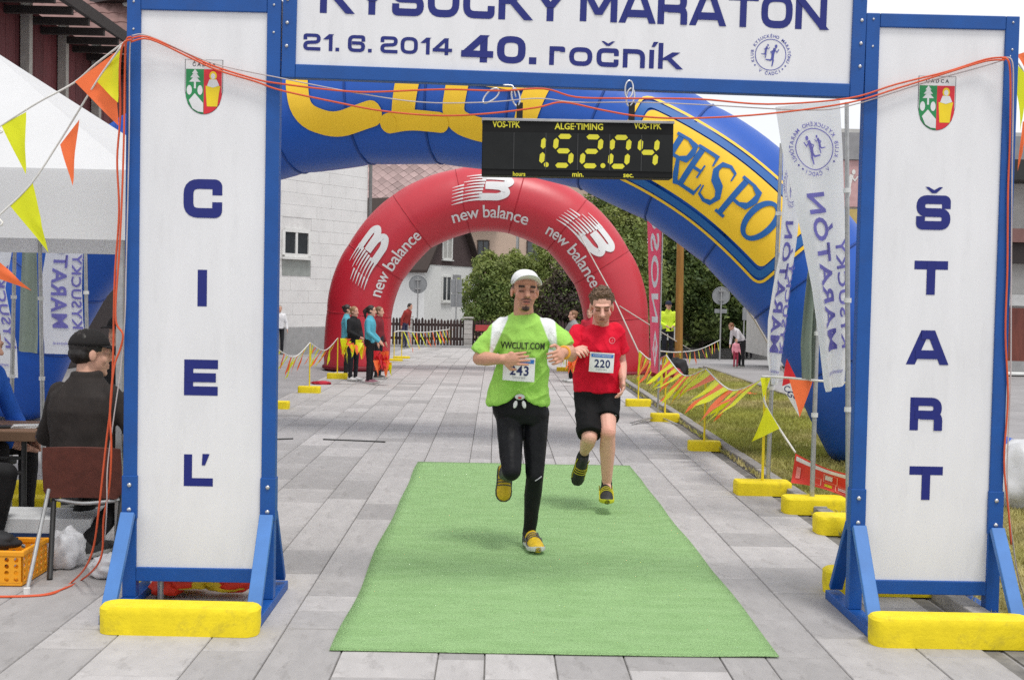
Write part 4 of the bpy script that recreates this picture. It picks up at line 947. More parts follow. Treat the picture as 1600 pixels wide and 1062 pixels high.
# yellow RESPO panel
dA, dB = BA.near(988, 222), BA.near(1232, 382)
Wp = dB-dA
def rrect(x0, x1, y0, y1, r, dz=0): return poly2d(fillet([(x0, y0), (x1, y0), (x1, y1), (x0, y1)], r, 5, True), dz)
def band(x0, x1, y0, y1, r, t, dz): return stroke(fillet([(x0, y0), (x1, y0), (x1, y1), (x0, y1)], r, 5, True), t, True, False, dz)
put(rrect(0, Wp, -.3, .31, .08), BA.put_fn(dA, 0, .010), 'sponsor_panel', yart, bt, cell=.1)
put(band(-.05, Wp+.05, -.37, .36, .1, .075, 0), BA.put_fn(dA, 0, .012), 'sponsor_border', bart, bt, cell=.1)
put(band(-.11, Wp+.11, -.435, .425, .12, .028, 0), BA.put_fn(dA, 0, .014), 'sponsor_border', yart, bt, cell=.1)
TK, TN, SR = .2, .07, .1
def serif(ch):
    z = .0006; S_ = lambda p, t, ext=False, dz=0, r=0: stroke(fillet(p, r, 6) if r else p, t, False, ext, dz)
    if ch == 'R': return [S_([(.2, .0), (.2, 1)], TK), S_([(.02, .03), (.4, .03)], TN, dz=z), S_([(.02, .965), (.55, .965)], TN, dz=2*z), S_([(.5, .955), (.78, .9), (.82, .74), (.76, .56), (.5, .5), (.28, .5)], [.08, .14, .2, .16, .08, .07], dz=3*z), S_([(.48, .5), (.68, .2), (.82, .03), (.98, .03)], [.1, .17, .14, .06], dz=4*z)]
    if ch == 'E': return [S_([(.2, 0), (.2, 1)], TK), S_([(.02, .03), (.8, .03), (.84, .28)], [TN, .09, .05], dz=z), S_([(.02, .965), (.76, .965), (.8, .74)], [TN, .09, .05], dz=2*z), S_([(.28, .5), (.56, .5)], TN, dz=3*z), S_([(.58, .34), (.58, .66)], .06, dz=4*z)]
    if ch == 'S': return [S_([(.76, .72), (.72, .9), (.46, .965), (.2, .9), (.14, .72), (.28, .56), (.6, .44), (.76, .26), (.66, .08), (.4, .035), (.14, .1), (.1, .3)], [.05, .06, .08, .12, .17, .2, .2, .17, .12, .08, .06, .05])]
    if ch == 'P': return [S_([(.2, 0), (.2, 1)], TK), S_([(.02, .03), (.42, .03)], TN, dz=z), S_([(.02, .965), (.55, .965)], TN, dz=2*z), S_([(.5, .955), (.78, .9), (.84, .72), (.76, .52), (.5, .45), (.28, .45)], [.08, .14, .21, .16, .08, .07], dz=3*z)]
    if ch == 'O':
        n = 40; return [stroke([(.5+.41*cos(2*pi*i/n), .5+.46*sin(2*pi*i/n)) for i in range(n)], [.09+.12*abs(cos(2*pi*i/n))**1.5 for i in range(n)], True, False)]
for ch, u, v in (('R', 1066, 238), ('E', 1101, 258), ('S', 1135, 280), ('P', 1168, 302), ('O', 1203, 332)):
    d = BA.near(u, v); put(xf(join2d(*serif(ch)), -.15, -.2, sx=.275, sy=.42), BA.put_fn(d, 0, .016), 'sponsor_letter', bart, bt, cell=.1)
# blower tube lying on the ground on the right + white cloth
m = MB(); a0 = P(1545, 706, 9.6); a0.z = .36; m.tube(spline([a0+V((-.6, .9, .1)), a0+V((-.25, .35, .05)), a0, a0+V((.28, -.3, -.1)), a0+V((.4, -.42, -.13))], 4), .17, 16)
tag(m.build('air_hose', bnyl, None, smooth=40), 'thick blue air hose lying on the grass right of the start pillar', 'hose')
# --- red arch
h2 = [(-1.95, 0), (-1.89, 1.27), (-1.63, 1.9), (-1.14, 2.46), (-.5, 2.74), (0, 2.82)]
inn = h2+[(-a, b) for a, b in h2[-2::-1]]
RA = Arch((-.17, 24.0), (1, 0), offset_curve(inn, .66), .66)
rt = thing('red_inflatable_arch', (-.12, 24.0, 0), 'red inflatable arch with white new balance logos spanning the paved path', 'inflatable arch')
rny = mat('nylon_red', S(194, 28, 48), rough=.42, var=.04, scale=1.2, bump=.12, bscale=7, spec=.8)
RA.tube('tube', rny, rt, 9, rows=12, bulge=.022); RA.seams(rt, mat('nylon_red_seam', S(176, 28, 46), rough=.6), 9)
wart = mat('art_white', (.74, .74, .74), rough=.55, var=.04)
def nb_logo():
    out = []; z = 0
    B1 = [(.52, 1), (1.28, 1), (1.5, .93), (1.58, .78), (1.5, .62), (1.36, .55), (1.48, .45), (1.52, .28), (1.42, .1), (1.15, 0), (.42, 0)]
    outer = fillet(B1, .1, 4, True)
    hole = lambda cx, cy, a, b: [(cx+a*cos(2*pi*i/14)+b*.25*sin(2*pi*i/14), cy+b*sin(2*pi*i/14)) for i in range(14)]
    # body of the B as thick strokes so the counters stay open
    out.append(stroke(fillet([(.62, .88), (1.3, .88), (1.4, .74), (1.28, .58), (.72, .56)], .13, 5), .24, False, False))
    out.append(stroke(fillet([(.7, .52), (1.2, .5), (1.36, .3), (1.12, .12), (.5, .12)], .15, 5), .25, False, False, .001))
    for k in range(9):                          # speed stripes
        y = .97-k*.115; x0 = .46-.05*k+(.12 if k % 2 else 0)-.25; x1 = .78-.03*k
        out.append(poly2d([(x0, y-.005), (x1, y+.035), (x1, y-.045), (x0, y-.02)], .002+.0005*k))
    for k in range(6): y = .62-k*.115; out.append(poly2d([(-.25-.035*k, y-.01), (.1-.03*k, y+.025), (.1-.03*k, y-.035), (-.25-.035*k, y-.02)], .008+.0004*k))
    return join2d(*out)
for (ut, vt, ul, vl) in ((600, 400, 597, 392), (767, 315, 762, 310), (928, 372, 935, 380)):
    d = RA.near(ut, vt)
    put(text2d('new balance', .27, .014, sp=.95), RA.put_fn(d, -.44, .012), 'lettering', wart, rt, cell=.12)
    put(xf(nb_logo(), -.53, -.09, sx=.62, sy=.54), RA.put_fn(d, 0, .012), 'logo', wart, rt, cell=.1)
for s_ in (-1, 1):
    m = MB(); cx_ = -.17+s_*2.61; m.tube([V((cx_+.64*cos(2*pi*k/32), 24+.66*sin(2*pi*k/32), .06)) for k in range(33)], .05, 8, caps=False); m.build('base_ring', mat('nylon_dark_red', S(120, 16, 34), rough=.6), rt, smooth=0)
# guy ropes
gy = mat('guy_rope', (.55, .5, .45), rough=.7)
def rope(pts, r, label): tag(MB().tube(pts, r, 5).build('guy_rope', gy, None, smooth=0), label, 'rope')
rope([P(903, 362, 23.3), P(955, 457, 20.5), P(999, 552, 17.45)], .012, 'pale guy rope running from the red arch down to the bunting post')
rope([P(968, 478, 23.3), P(1035, 520, 23.2), G(1082, 548)], .012, 'pale guy rope from the right leg of the red arch to the grass')
rope([P(1085, 370, 12.2), P(1128, 425, 14.5), P(1180, 502, 18.5), G(1230, 590)], .014, 'pale guy rope running down from the inner side of the blue arch')
# ================================================================ PEOPLE
def bake(mb, voxel, it=3, fac=.5):
    me = bpy.data.meshes.new('tmp'); me.from_pydata([tuple(v) for v in mb.v], [], mb.f)
    bm = bmesh.new(); bm.from_mesh(me); bmesh.ops.recalc_face_normals(bm, faces=bm.faces); bm.to_mesh(me); bm.free()
    o = bpy.data.objects.new('tmp', me); COL.objects.link(o)
    r = o.modifiers.new('r', 'REMESH'); r.mode = 'VOXEL'; r.voxel_size = voxel; r.use_smooth_shade = True
    if it: s = o.modifiers.new('s', 'SMOOTH'); s.factor = fac; s.iterations = it
    dg = bpy.context.evaluated_depsgraph_get(); out = bpy.data.meshes.new_from_object(o.evaluated_get(dg))
    bpy.data.objects.remove(o); bpy.data.meshes.remove(me)
    return out
def finish(me, name, m, parent, colfn=None, disp=None):
    co = np.empty(len(me.vertices)*3, np.float32); me.vertices.foreach_get('co', co); co = co.reshape(-1, 3)
    if disp is not None:
        no = np.empty(len(me.vertices)*3, np.float32); me.vertex_normals.foreach_get('vector', no); co = disp(co.copy(), no.reshape(-1, 3))
    if colfn is not None:
        ca = me.color_attributes.new('Col', 'FLOAT_COLOR', 'POINT'); c4 = np.ones((len(co), 4), np.float32); c4[:, :3] = colfn(co); ca.data.foreach_set('color', c4.ravel())
    bvh = BVHTree.FromPolygons([V(p) for p in co], [tuple(p.vertices) for p in me.polygons])
    off = np.array(wloc(parent)); me.vertices.foreach_set('co', (co-off).astype(np.float32).ravel()); me.update()
    me.polygons.foreach_set('use_smooth', [True]*len(me.polygons)); me.name = name
    o = link(name, me, m, parent); return o, bvh
def fold_noise(scale, amt, st=(1, 1, .35), seed=0):
    def f(co, no):
        d = np.array([mnoise.noise(V((p[0]*scale*st[0]+seed, p[1]*scale*st[1], p[2]*scale*st[2]))) + .5*abs(mnoise.noise(V((p[0]*scale*2*st[0]+seed, p[1]*scale*2*st[1], p[2]*scale*2*st[2])))) for p in co])
        return co+no*(d*amt)[:, None]
    return f
def creases(scale, amt, seed=0, rot=.5, st=(1, 1, .55)):      # sharp cloth creases: ridged noise on slanted axes
    c_, s_ = cos(rot), sin(rot)
    def f(co, no):
        d = np.empty(len(co))
        for i, p in enumerate(co):
            x, z = p[0]*c_+p[2]*s_, -p[0]*s_+p[2]*c_
            q = V((x*scale*st[0]+seed, p[1]*scale*st[1], z*scale*st[2])); d[i] = (1-min(1, abs(mnoise.noise(q))*2.2))**2 * (.4+.9*abs(mnoise.noise(q*.5+V((7, seed, 0)))))
        return co+no*(d*amt)[:, None]
    return f
skinm = mat('skin', attr='Col', rough=.5, var=.07, scale=40, spec=.4)
SK = np.array(S(212, 156, 131)); SK2 = np.array(S(208, 150, 128))
clothv = mat('cloth_tinted', attr='Col', rough=.8, var=.05, scale=14, spec=.2, bump=.9, bscale=13, stretch=(1.2, 1, .8))
def sstep(a, b_, x): t = np.clip((x-a)/(b_-a), 0, 1); return t*t*(3-2*t)
class Head:
    def __init__(s, c, fwd, up, k=1.0):
        s.c = V(c); s.f = V(fwd).normalized(); u = V(up); s.u = (u-s.f*u.dot(s.f)).normalized(); s.x = s.u.cross(s.f)*1.0
        s.x = s.u.cross(s.f).normalized(); s.k = k       # x: the figure's own left when u, f right handed
        s.R = Matrix((s.x, s.f, s.u)).transposed()
    def w(s, x, f, z): return s.c+(s.x*x+s.f*f+s.u*z)*s.k
    def loc(s, co):
        q = (co-np.array(s.c))/s.k; return q@np.array(s.x), q@np.array(s.f), q@np.array(s.u)
    def geo(s, mb, ears=True, detail=True):
        B = lambda c, r: mb.ball(s.w(*c), tuple(q*s.k for q in r), 20, 14, s.R); C = lambda a, b_, r0, r1: mb.cap(s.w(*a), s.w(*b_), r0*s.k, r1*s.k, 12, 4)
        B((0, -.012, .035), (.073, .09, .08)); B((0, .028, -.03), (.058, .058, .086)); B((0, .03, -.078), (.046, .05, .036)); B((0, .066, -.1), (.022, .018, .016))
        if ears:
            for sg in (-1, 1): B((sg*.074, -.006, -.008), (.009, .019, .03))
        if detail:
            for sg in (-1, 1): B((sg*.04, .056, -.028), (.022, .02, .026)); B((sg*.03, .073, .003), (.016, .011, .011)); B((sg*.011, .092, -.031), (.009, .01, .008))
            C((-.036, .072, .025), (.036, .072, .025), .0145, .0145); C((-.02, .08, .026), (.02, .08, .026), .012, .012); C((0, .084, .014), (0, .116, -.025), .0095, .015)
            C((-.017, .083, -.055), (.017, .083, -.055), .007, .007); C((-.015, .082, -.07), (.015, .082, -.07), .008, .008)
        else: C((0, .082, .012), (0, .1, -.026), .01, .013)
def hand(mb, wrist, d, pn, th, curl=.5, s=1.0):   # d: direction, pn: palm normal, th: +1/-1 thumb side along d x pn
    d = V(d).normalized(); pn = V(pn); pn = (pn-d*pn.dot(d)).normalized(); sd = d.cross(pn).normalized()*th; w = V(wrist)
    mb.cap(w, w+d*.055*s, .03*s, .036*s, 12, 4, flat=(pn, .5)); mb.cap(w+d*.05*s+sd*.024*s, w+d*.05*s-sd*.024*s, .02*s, .02*s, 10, 4, flat=(pn, .7))
    for i, ln in enumerate((.074, .082, .076, .06)):
        off = (.029-.0195*i)*s; p = w+d*.075*s+sd*off; dirn = d+sd*(.08-.05*i)
        for k, (f, r) in enumerate(((.45, .0088), (.32, .0082), (.23, .0074))):
            a = curl*(.5+.75*k); dd = (dirn*cos(a)+pn*sin(a)).normalized(); q = p+dd*ln*f*s; mb.cap(p, q, r*s, (r-.0007)*s, 8, 3); p = q
    p = w+d*.022*s+sd*.03*s; q = p+(d*.6+sd*.75+pn*.3).normalized()*.04*s; mb.cap(p, q, .012*s, .0098*s, 8, 3)
    r_ = q+(d*.85+sd*.1+pn*.5).normalized()*.032*s; mb.cap(q, r_, .0095*s, .0082*s, 8, 3)
def shoe(par, heel, toe, up, m_up, m_sole, wd=.046, hh=.085, m_acc=None, collar=None):
    heel, toe = V(heel), V(toe); d = (toe-heel); L_ = d.length; d.normalize(); up = V(up); up = (up-d*up.dot(d)).normalized(); sd = d.cross(up)
    U, S_ = MB(), MB(); ru, rsl = [], []
    prof = [(-.0, .55, .85), (.04, .8, 1.05), (.18, .92, 1.12), (.36, .9, .98), (.52, .95, .78), (.7, 1.05, .62), (.84, 1.0, .52), (.94, .78, .42), (1.0, .4, .25)]
    for t, w_, h_ in prof:
        c = heel+d*(t*L_); ru.append([c+sd*(wd*w_*cos(a))+up*(.018+hh*h_*max(0, sin(a))**.75 if sin(a) > 0 else .018+.012*sin(a)) for a in [2*pi*k/18 for k in range(18)]])
        lift = .012*max(0, (t-.75)/.25)
        rsl.append([c+sd*(wd*w_*1.1*x)+up*(z+lift) for x, z in ((1, .006), (1.03, .016), (1, .028), (.6, .03), (-.6, .03), (-1, .028), (-1.03, .016), (-1, .006), (-.8, 0), (.8, 0))])
    U.loft(ru); S_.loft(rsl); o = U.build('shoe', m_up, par, smooth=0); fix_normals(o)
    q = S_.build('sole', m_sole, o, smooth=50); fix_normals(q)
    if m_acc is not None:
        A_ = MB()
        for t, hgt in ((.42, .88), (.5, .8), (.58, .72)):
            A_.tube([heel+d*(t*L_)+sd*(wd*.98*cos(a))+up*(.022+hh*hgt*max(0, sin(a))**.75) for a in [RAD(20+14*k) for k in range(11)]], .0035, 5)
        A_.build('laces', m_acc, o, smooth=0)
        A_ = MB()
        for sg in (-1, 1):
            A_.tube([heel+d*(t*L_)+sd*sg*(wd*ww+.003)+up*z for t, ww, z in ((.12, .92, .075), (.3, .93, .035), (.45, .95, .06), (.62, .96, .03), (.8, .97, .03))], .0045, 5)
        A_.build('trim', m_acc, o, smooth=0)
    return o
def ringE(c, rx, ry, ax, ay, n=28, p=2.3):
    out = []
    for k in range(n):
        a = 2*pi*k/n; cx_, sy_ = cos(a), sin(a); f = (abs(cx_)**p+abs(sy_)**p)**(-1/p); out.append(V(c)+V(ax)*(rx*cx_*f)+V(ay)*(ry*sy_*f))
    return out
XV, YV = V((1, 0, 0)), V((0, 1, 0))
def project(part, bvh, X0, Z0, lift, name, m, parent, cell=.03, rot=0):   # lay flat artwork on a garment's front
    part = xf(part, X0, Z0, rot)
    last = [7.0]
    def fn(x, y, z=0):
        h = bvh.ray_cast(V((x, last[0]-1.2, y)), V((0, 1, 0)))
        if h[0] is not None: last[0] = h[0].y; return V((x, h[0].y-lift-z, y))
        return V((x, last[0]-lift-z, y))
    return put(part, fn, name, m, parent, cell=cell)
def bib(par, bvh, pc, W, H_, num, rot, lift=.012):
    wm_ = mat('bib_white', (.78, .78, .78), rough=.6, var=.03); nv = mat('bib_navy', S(20, 35, 90), rough=.6); bl = mat('bib_blue', S(52, 118, 200), rough=.6)
    g = bvh.ray_cast(V((pc.x, pc.y-1.2, pc.z)), V((0, 1, 0)))[0]; y0 = g.y
    samp = lambda x, z: (lambda h: h[0].y if h[0] is not None else y0)(bvh.ray_cast(V((x, y0-1.0, z)), V((0, 1, 0))))
    # smooth quadratic sheet fitted over the garment so that the paper does not follow every fold
    xs = [pc.x+W*(i/4-.5) for i in range(5)]; prof = [min(samp(x, pc.z+dz) for dz in (-H_*.4, -H_*.2, 0, H_*.2, H_*.4)) for x in xs]
    co_ = np.polyfit(np.array(xs)-pc.x, np.array(prof), 2); lowest = max(0, max(np.polyval(co_, x-pc.x)-q for x, q in zip(xs, prof)))
    def fn(x, y, z=0):
        c, s_ = cos(rot), sin(rot); X = pc.x+x*c-y*s_; Z = pc.z+x*s_+y*c
        return V((X, np.polyval(co_, X-pc.x)-lowest-lift-z+.002*sin(y*40), Z))
    o = put(poly2d([(-W/2, -H_/2), (W/2, -H_/2), (W/2, H_/2), (-W/2, H_/2)]), fn, 'race_bib', wm_, par, cell=W/8)
    put(poly2d([(-W*.44, H_*.26), (W*.46, H_*.26), (W*.46, H_*.42), (-W*.44, H_*.42)], .0015), fn, 'bib_strip', bl, o, cell=W/8)
    put(xf(text2d('KYSUCKÝ MARATÓN', H_*.07, .02), 0, H_*.31, dz=.003), fn, 'bib_small_print', wm_, o, cell=W/8)
    put(xf(text2d(num, H_*.4, .03, .95, 1.08), W*.02, -H_*.24, dz=.0015), fn, 'bib_number', nv, o, cell=W/8)
    put(xf(text2d('ČADCA 2014', H_*.07, .01), 0, -H_*.38, dz=.0015), fn, 'bib_small_print', mat('bib_grey', (.3, .3, .34)), o, cell=W/8)
    for sx in (-1, 1):
        m_ = MB(); q = fn(sx*W*.46, H_*.46, .003); m_.cyl(q+V((-.006, 0, 0)), q+V((.006, 0, 0)), .0015, n=6); m_.build('safety_pin', steel, o)
    return o

# ---------------------------------------------------------------- runner in green, number 243
def runner_green():
    Y0 = 7.24; t = thing('person', (.22, Y0, 0), 'runner with white cap, lime green shirt and black tights wearing number 243', 'person')
    Q = P
    shL, shR = Q(783, 514, 7.2), Q(857, 513, 7.2)
    elL, wrL = Q(749, 560, 7.17), Q(785, 561, 6.99); elR, wrR = Q(890, 550, 7.14), Q(879, 551, 6.95)
    hipL, hipR = Q(796, 640, 7.32), Q(836, 640, 7.32); knL, anL = Q(799, 736, 7.1), Q(788, 741, 7.5); knR, anR = Q(836, 744, 7.22), Q(827, 833, 7.3)
    hd = Head(Q(820, 455, 7.15), V((.14, -1, .02)), V((.04, 0, 1)), 1.04)
    b = MB(); hd.geo(b)
    nb_ = Q(818, 503, 7.21); b.cap(hd.w(0, -.025, -.055), nb_, .056, .064, 16, 5); b.cap(nb_, shL+V((.03, 0, -.02)), .06, .045); b.cap(nb_, shR+V((-.03, 0, -.02)), .06, .045)
    b.cap(nb_+V((0, 0, -.08)), (hipL+hipR)/2, .1, .1, flat=(YV, .8))
    for a, e, w_, dr, pn, th, cu in ((shL, elL, wrL, V((1, .0, .03)), V((.1, 1, .1)), -1, .3), (shR, elR, wrR, V((-.35, -1, -.22)), V((-.9, .25, -.3)), -1, 1.15)):
        b.cap(a, e, .047, .041); b.cap(e, e.lerp(w_, .35), .04, .043); b.cap(e.lerp(w_, .35), w_, .043, .027); hand(b, w_, dr, pn, th, cu, 1.05)
    for h_, k_, a_ in ((hipL, knL, anL), (hipR, knR, anR)): b.cap(h_, k_, .065, .045); b.cap(k_, a_, .042, .03)
    me = bake(b, .0042, 1, .5); la = [0]
    def col(co):
        x, f, z = hd.loc(co); n = len(co); c = np.tile(SK, (n, 1)); inhead = (np.abs(z) < .14) & (np.abs(x) < .1) & (np.abs(f) < .13)
        def mixin(mask, colr, k=1.0):
            w_ = (mask*inhead*k)[:, None]; c[:] = c*(1-w_)+np.array(S(*colr))*w_
        fr = sstep(.05, .07, f)
        mixin(np.exp(-((np.abs(x)-.042)/.02)**2-((z+.03)/.025)**2)*fr, (205, 130, 112), .5)
        mixin((z < -.045)*fr*(np.abs(x) < .055), (170, 125, 105), .35)
        br = sstep(.012, .018, np.abs(x))*(1-sstep(.046, .054, np.abs(x)))*sstep(.015, .019, z)*(1-sstep(.029, .035, z)); mixin(br*fr, (38, 26, 22), 1.0)
        ey = sstep(.012, .018, np.abs(x))*(1-sstep(.042, .048, np.abs(x)))*np.exp(-((z+.003)/.006)**2); mixin(ey*fr, (34, 22, 20), 1.0)
        mixin(np.exp(-((np.abs(x)-.03)/.02)**2-((z-.006)/.012)**2)*fr, (140, 92, 78), .6)  # eye-socket shading painted into the skin colour
        mixin(np.exp(-(x/.02)**2-((z+.056)/.006)**2)*fr, (165, 80, 76), .7); mixin(np.exp(-(x/.019)**2-((z+.072)/.007)**2)*fr, (186, 92, 86), .8)
        mixin((1-sstep(.018, .023, np.abs(x)))*np.exp(-((z+.063)/.0045)**2)*sstep(.06, .075, f), (40, 20, 20), .95)
        zm = z+.25*np.abs(x); mu = (1-sstep(.024, .032, np.abs(x)))*sstep(-.05, -.046, zm)*(1-sstep(-.041, -.036, zm))*fr; mixin(mu, (52, 36, 30), .8)
        sdm = np.exp(-((np.abs(x)-.031)/.006)**2)*sstep(-.1, -.09, z)*(1-sstep(-.05, -.044, z))*sstep(.04, .06, f); mixin(sdm, (60, 44, 36), .28)
        go = (1-sstep(.018, .026, np.abs(x)))*(1-sstep(-.092, -.085, z))*sstep(.03, .05, f); mixin(go, (46, 33, 30), .92); mixin((1-sstep(.004, .008, np.abs(x)))*(1-sstep(-.082, -.079, z))*fr, (46, 33, 30), .7); mixin(np.exp(-((np.abs(x)-.013)/.006)**2-((z+.036)/.005)**2)*fr, (110, 62, 52), .8); mixin(np.exp(-((np.abs(x)-.018)/.006)**2-((z+.02)/.02)**2)*fr, (170, 112, 94), .5)  # nostril and nose-side shading also put into the skin colour
        mixin(sstep(.03, .05, z)*(1-sstep(.0, .03, f)), (58, 44, 36), .9); mixin((np.abs(x) > .06)*(f < .02)*(f > -.12)*sstep(.0, .02, z), (60, 46, 38), .85)
        return c
    body, bb = finish(me, 'body', skinm, t, col)
    # cap
    cm_ = mat('cap_white', (.82, .82, .82), rough=.7, var=.04, bump=.1, bscale=300); cp = MB(); rings = []
    for k in range(11):
        a = RAD(89*k/10); r = cos(a)**.8; tl_ = (1-sin(a)); rings.append([hd.w(.0815*r*cos(q), -.014+.098*r*sin(q), .044+.082*sin(a)+tl_*(.020*sin(q)+.004)) for q in [2*pi*j/32 for j in range(32)]])
    cp.loft(rings); capo = cp.build('cap', cm_, t, smooth=0); fix_normals(capo)
    bm_ = MB(); R = [[], [], [], []]
    for j in range(17):
        q = RAD(12+156*j/16); s_ = (j-8)/8; ar = .036*(1-s_*s_)
        for k, (rx, f0_, rf_, z_) in enumerate(((.0815, -.014, .098, .046), (.086, .02, .1, .05), (.088, .045, .108, .052), (.083, .06, .112, .05))):
            R[k].append(hd.w(rx*cos(q), f0_+rf_*sin(q), z_-.012+ar*(1+.15*k)))
    bm_.add(R[0]+R[1]+R[2]+R[3], [(17*k+j, 17*k+j+1, 17*k+18+j, 17*k+17+j) for k in range(3) for j in range(16)]); bo = bm_.build('brim', cm_, capo, smooth=0); s3 = bo.modifiers.new('s', 'SOLIDIFY'); s3.thickness = .005
    # shirt
    sh_ = MB(); rows = [(492, 803, 836, .07, 7.2), (499, 791, 848, .09, 7.2), (510, 781, 858, .11, 7.2), (530, 781, 858, .128, 7.2), (560, 778, 855, .128, 7.22), (590, 771, 854, .126, 7.26), (612, 766, 855, .128, 7.29), (630, 763, 857, .132, 7.3)]
    sh_.loft([ringE((Q(u0, v, Y)+Q(u1, v, Y))/2, (Q(u1, v, Y).x-Q(u0, v, Y).x)/2, ry, XV, YV) for v, u0, u1, ry, Y in rows])
    sh_.cap(shL+V((.012, 0, .0)), Q(763, 540, 7.185), .058, .066, 16); sh_.cap(shL, Q(755, 551, 7.18), .055, .068, 16)
    sh_.cap(shR+V((-.012, 0, 0)), Q(874, 531, 7.17), .057, .062, 16); sh_.cap(shR, Q(881, 541, 7.14), .054, .06, 16)
    ms = bake(sh_, .0055, 7, .5); xc = Q(812, 620, 7.2).x; zh = Q(812, 628, 7.3).z; eL, dL = Q(747, 556, 7.18), (elL-shL).normalized(); dR = (elR-shR).normalized(); cutL = Q(752, 556, 7.18); cutR = Q(884, 545, 7.13)
    fn0 = fold_noise(8, .014, (1.2, 1, .7), 3); fn1 = fold_noise(22, .004, (1, 1, .8), 8)
    def dsp(co, no):
        co = fn1(fn0(co, no), no); co = creases(8, .013, 3, .6, (1, 1, .34))(co, no); co = creases(9, .010, 9, -.8, (1, 1, .34))(co, no)
        fr = (co[:, 1] < 7.27); w_ = sstep(zh+.16, zh-.02, co[:, 2]); co[:, 2] += w_*fr*.07*np.exp(-((co[:, 0]-xc)/.075)**2)
        co[:, 1] -= w_*fr*.012*np.sin((co[:, 0]-xc)*45)*np.exp(-((co[:, 0]-xc)/.16)**2)
        for cu, dd in ((cutL, dL), (cutR, dR)):      # flatten sleeve openings
            v = (co-np.array(cu))@np.array(dd); near_ = np.linalg.norm(co-np.array(cu), axis=1) < .12; k = (v > 0) & near_; co[k] -= (v[k]*.93)[:, None]*np.array(dd)
        return co
    gC, wC = np.array(S(166, 218, 100)), np.array(S(238, 240, 240)); colz = Q(818, 497, 7.1).z
    def scol(co):
        n = len(co); c = np.tile(gC, (n, 1)); pl_, pr_ = [], []
        cx_ = Q(818, 520, 7.2).x; a = np.abs(co[:, 0]-cx_); z = co[:, 2]; z0, z1 = Q(800, 498, 7.2).z, Q(790, 552, 7.1).z
        tt = np.clip((z0-z)/(z0-z1), -1, 1.3); mid = .142+.05*np.clip(tt, 0, 1); hw = .036*(1-np.clip(tt, 0, 1))+.009; k_ = (1-sstep(hw-.005, hw+.005, np.abs(a-mid)))*(1-sstep(1.0, 1.08, tt)); k_ = k_[:, None]; c = c*(1-k_)+wC*k_
        return c
    so3, sb_ = finish(ms, 'shirt', clothv, t, scol, dsp)
    collar = MB(); ccen = Q(818, 499, 7.19); collar.tube([ccen+V((.072*cos(a), .07*sin(a), .012+.016*sin(a))) for a in [2*pi*k/28 for k in range(29)]], .008, 8, caps=False); collar.build('collar', mat('lime_trim', S(130, 205, 60), rough=.8), t, smooth=0)
    pz = Q(817, 540, 7.1); project(text2d('VWCULT.COM', .04, .03, .72), sb_, pz.x, pz.z-.018, .0035, 'shirt_lettering', mat('print_black', (.03, .045, .02), rough=.7), so3, .02, -.01)
    project(text2d('the original', .014, .0, .9), sb_, pz.x+.01, pz.z-.045, .0035, 'shirt_lettering', MATS['print_black'], so3, .02)
    bib(t, sb_, Q(811, 577, 7.05), .188, .142, '243', -.035)
    # tights
    tg = MB(); tg.loft([ringE((Q(u0, v, 7.31)+Q(u1, v, 7.31))/2, (Q(u1, v, 7.31).x-Q(u0, v, 7.31).x)/2, ry, XV, YV) for v, u0, u1, ry in ((606, 772, 850, .108), (625, 768, 854, .118), (645, 770, 856, .118), (660, 776, 855, .1))])
    tg.cap(hipL+V((-.004, 0, -.02)), hipL.lerp(knL, .55), .083, .076); tg.cap(hipL.lerp(knL, .5), knL, .077, .059); tg.cap(knL, knL.lerp(anL, .4), .058, .058); tg.cap(knL.lerp(anL, .35), anL, .058, .037)
    tg.cap(hipR+V((.006, 0, -.02)), hipR.lerp(knR, .5), .083, .073); tg.cap(hipR.lerp(knR, .5), knR, .073, .054); tg.cap(knR, knR.lerp(anR, .35)+V((0, .015, 0)), .053, .054); tg.cap(knR.lerp(anR, .35)+V((0, .015, 0)), anR, .054, .038)
    blk = mat('tights_black', (.007, .007, .009), rough=.5, var=.2, scale=10, spec=.2, bump=.4, bscale=12); finish(bake(tg, .008, 4, .5), 'tights', blk, t, None, fold_noise(14, .004, (1, 1, .7), 5))
    sv = mat('reflective_grey', (.5, .5, .52), rough=.4)
    m_ = MB(); m_.tube(spline([Q(836, 751, 7.15), Q(841, 748, 7.155), Q(846, 744, 7.18)], 3), .003, 5); m_.build('knee_trim', sv, t)
    # waist pouch with two white flaps
    w0 = Q(812, 622, 7.14)
    for dx, r_ in ((-.026, .25), (.026, -.25)): m_ = MB(); m_.ball(w0+V((dx, -.022, -.035)), (.012, .008, .024), 12, 8, Matrix.Rotation(r_, 3, 'Y')); m_.build('drawcord_toggle', mat('toggle_white', (.7, .7, .7)), t, smooth=0)
    m_ = MB(); m_.ball(w0+V((0, -.022, .01)), (.03, .013, .018), 14, 8); m_.build('waist_clip', mat('clip_white', (.65, .65, .65)), t, smooth=0)
    m_ = MB(); m_.box(w0+V((0, -.034, .006)), (.02, .01, .012)); m_.build('clip_button', mat('clip_red', (.5, .03, .03)), t, bevel=.003)
    wb = MB(); wq = wrR.lerp(elR, .18); xx, yy, zz_ = frame_of(elR-wrR); wb.tube([wq+(xx*cos(a)+yy*sin(a))*.034 for a in [2*pi*k/16 for k in range(17)]], .009, 7, caps=False); wb.build('wristband', mat('band_yellow', S(235, 170, 60), rough=.8), t, smooth=0)
    # shoes
    yu, sl_, ac = mat('shoe_yellow', S(214, 178, 30), rough=.6, var=.2, scale=60), mat('sole_dark', (.05, .05, .045), rough=.8), mat('shoe_trim', (.08, .08, .09), rough=.5)
    toe = Q(838, 862, 7.12); toe.z = .02; he = anR+V((-.0, .045, 0)); he.z = .02
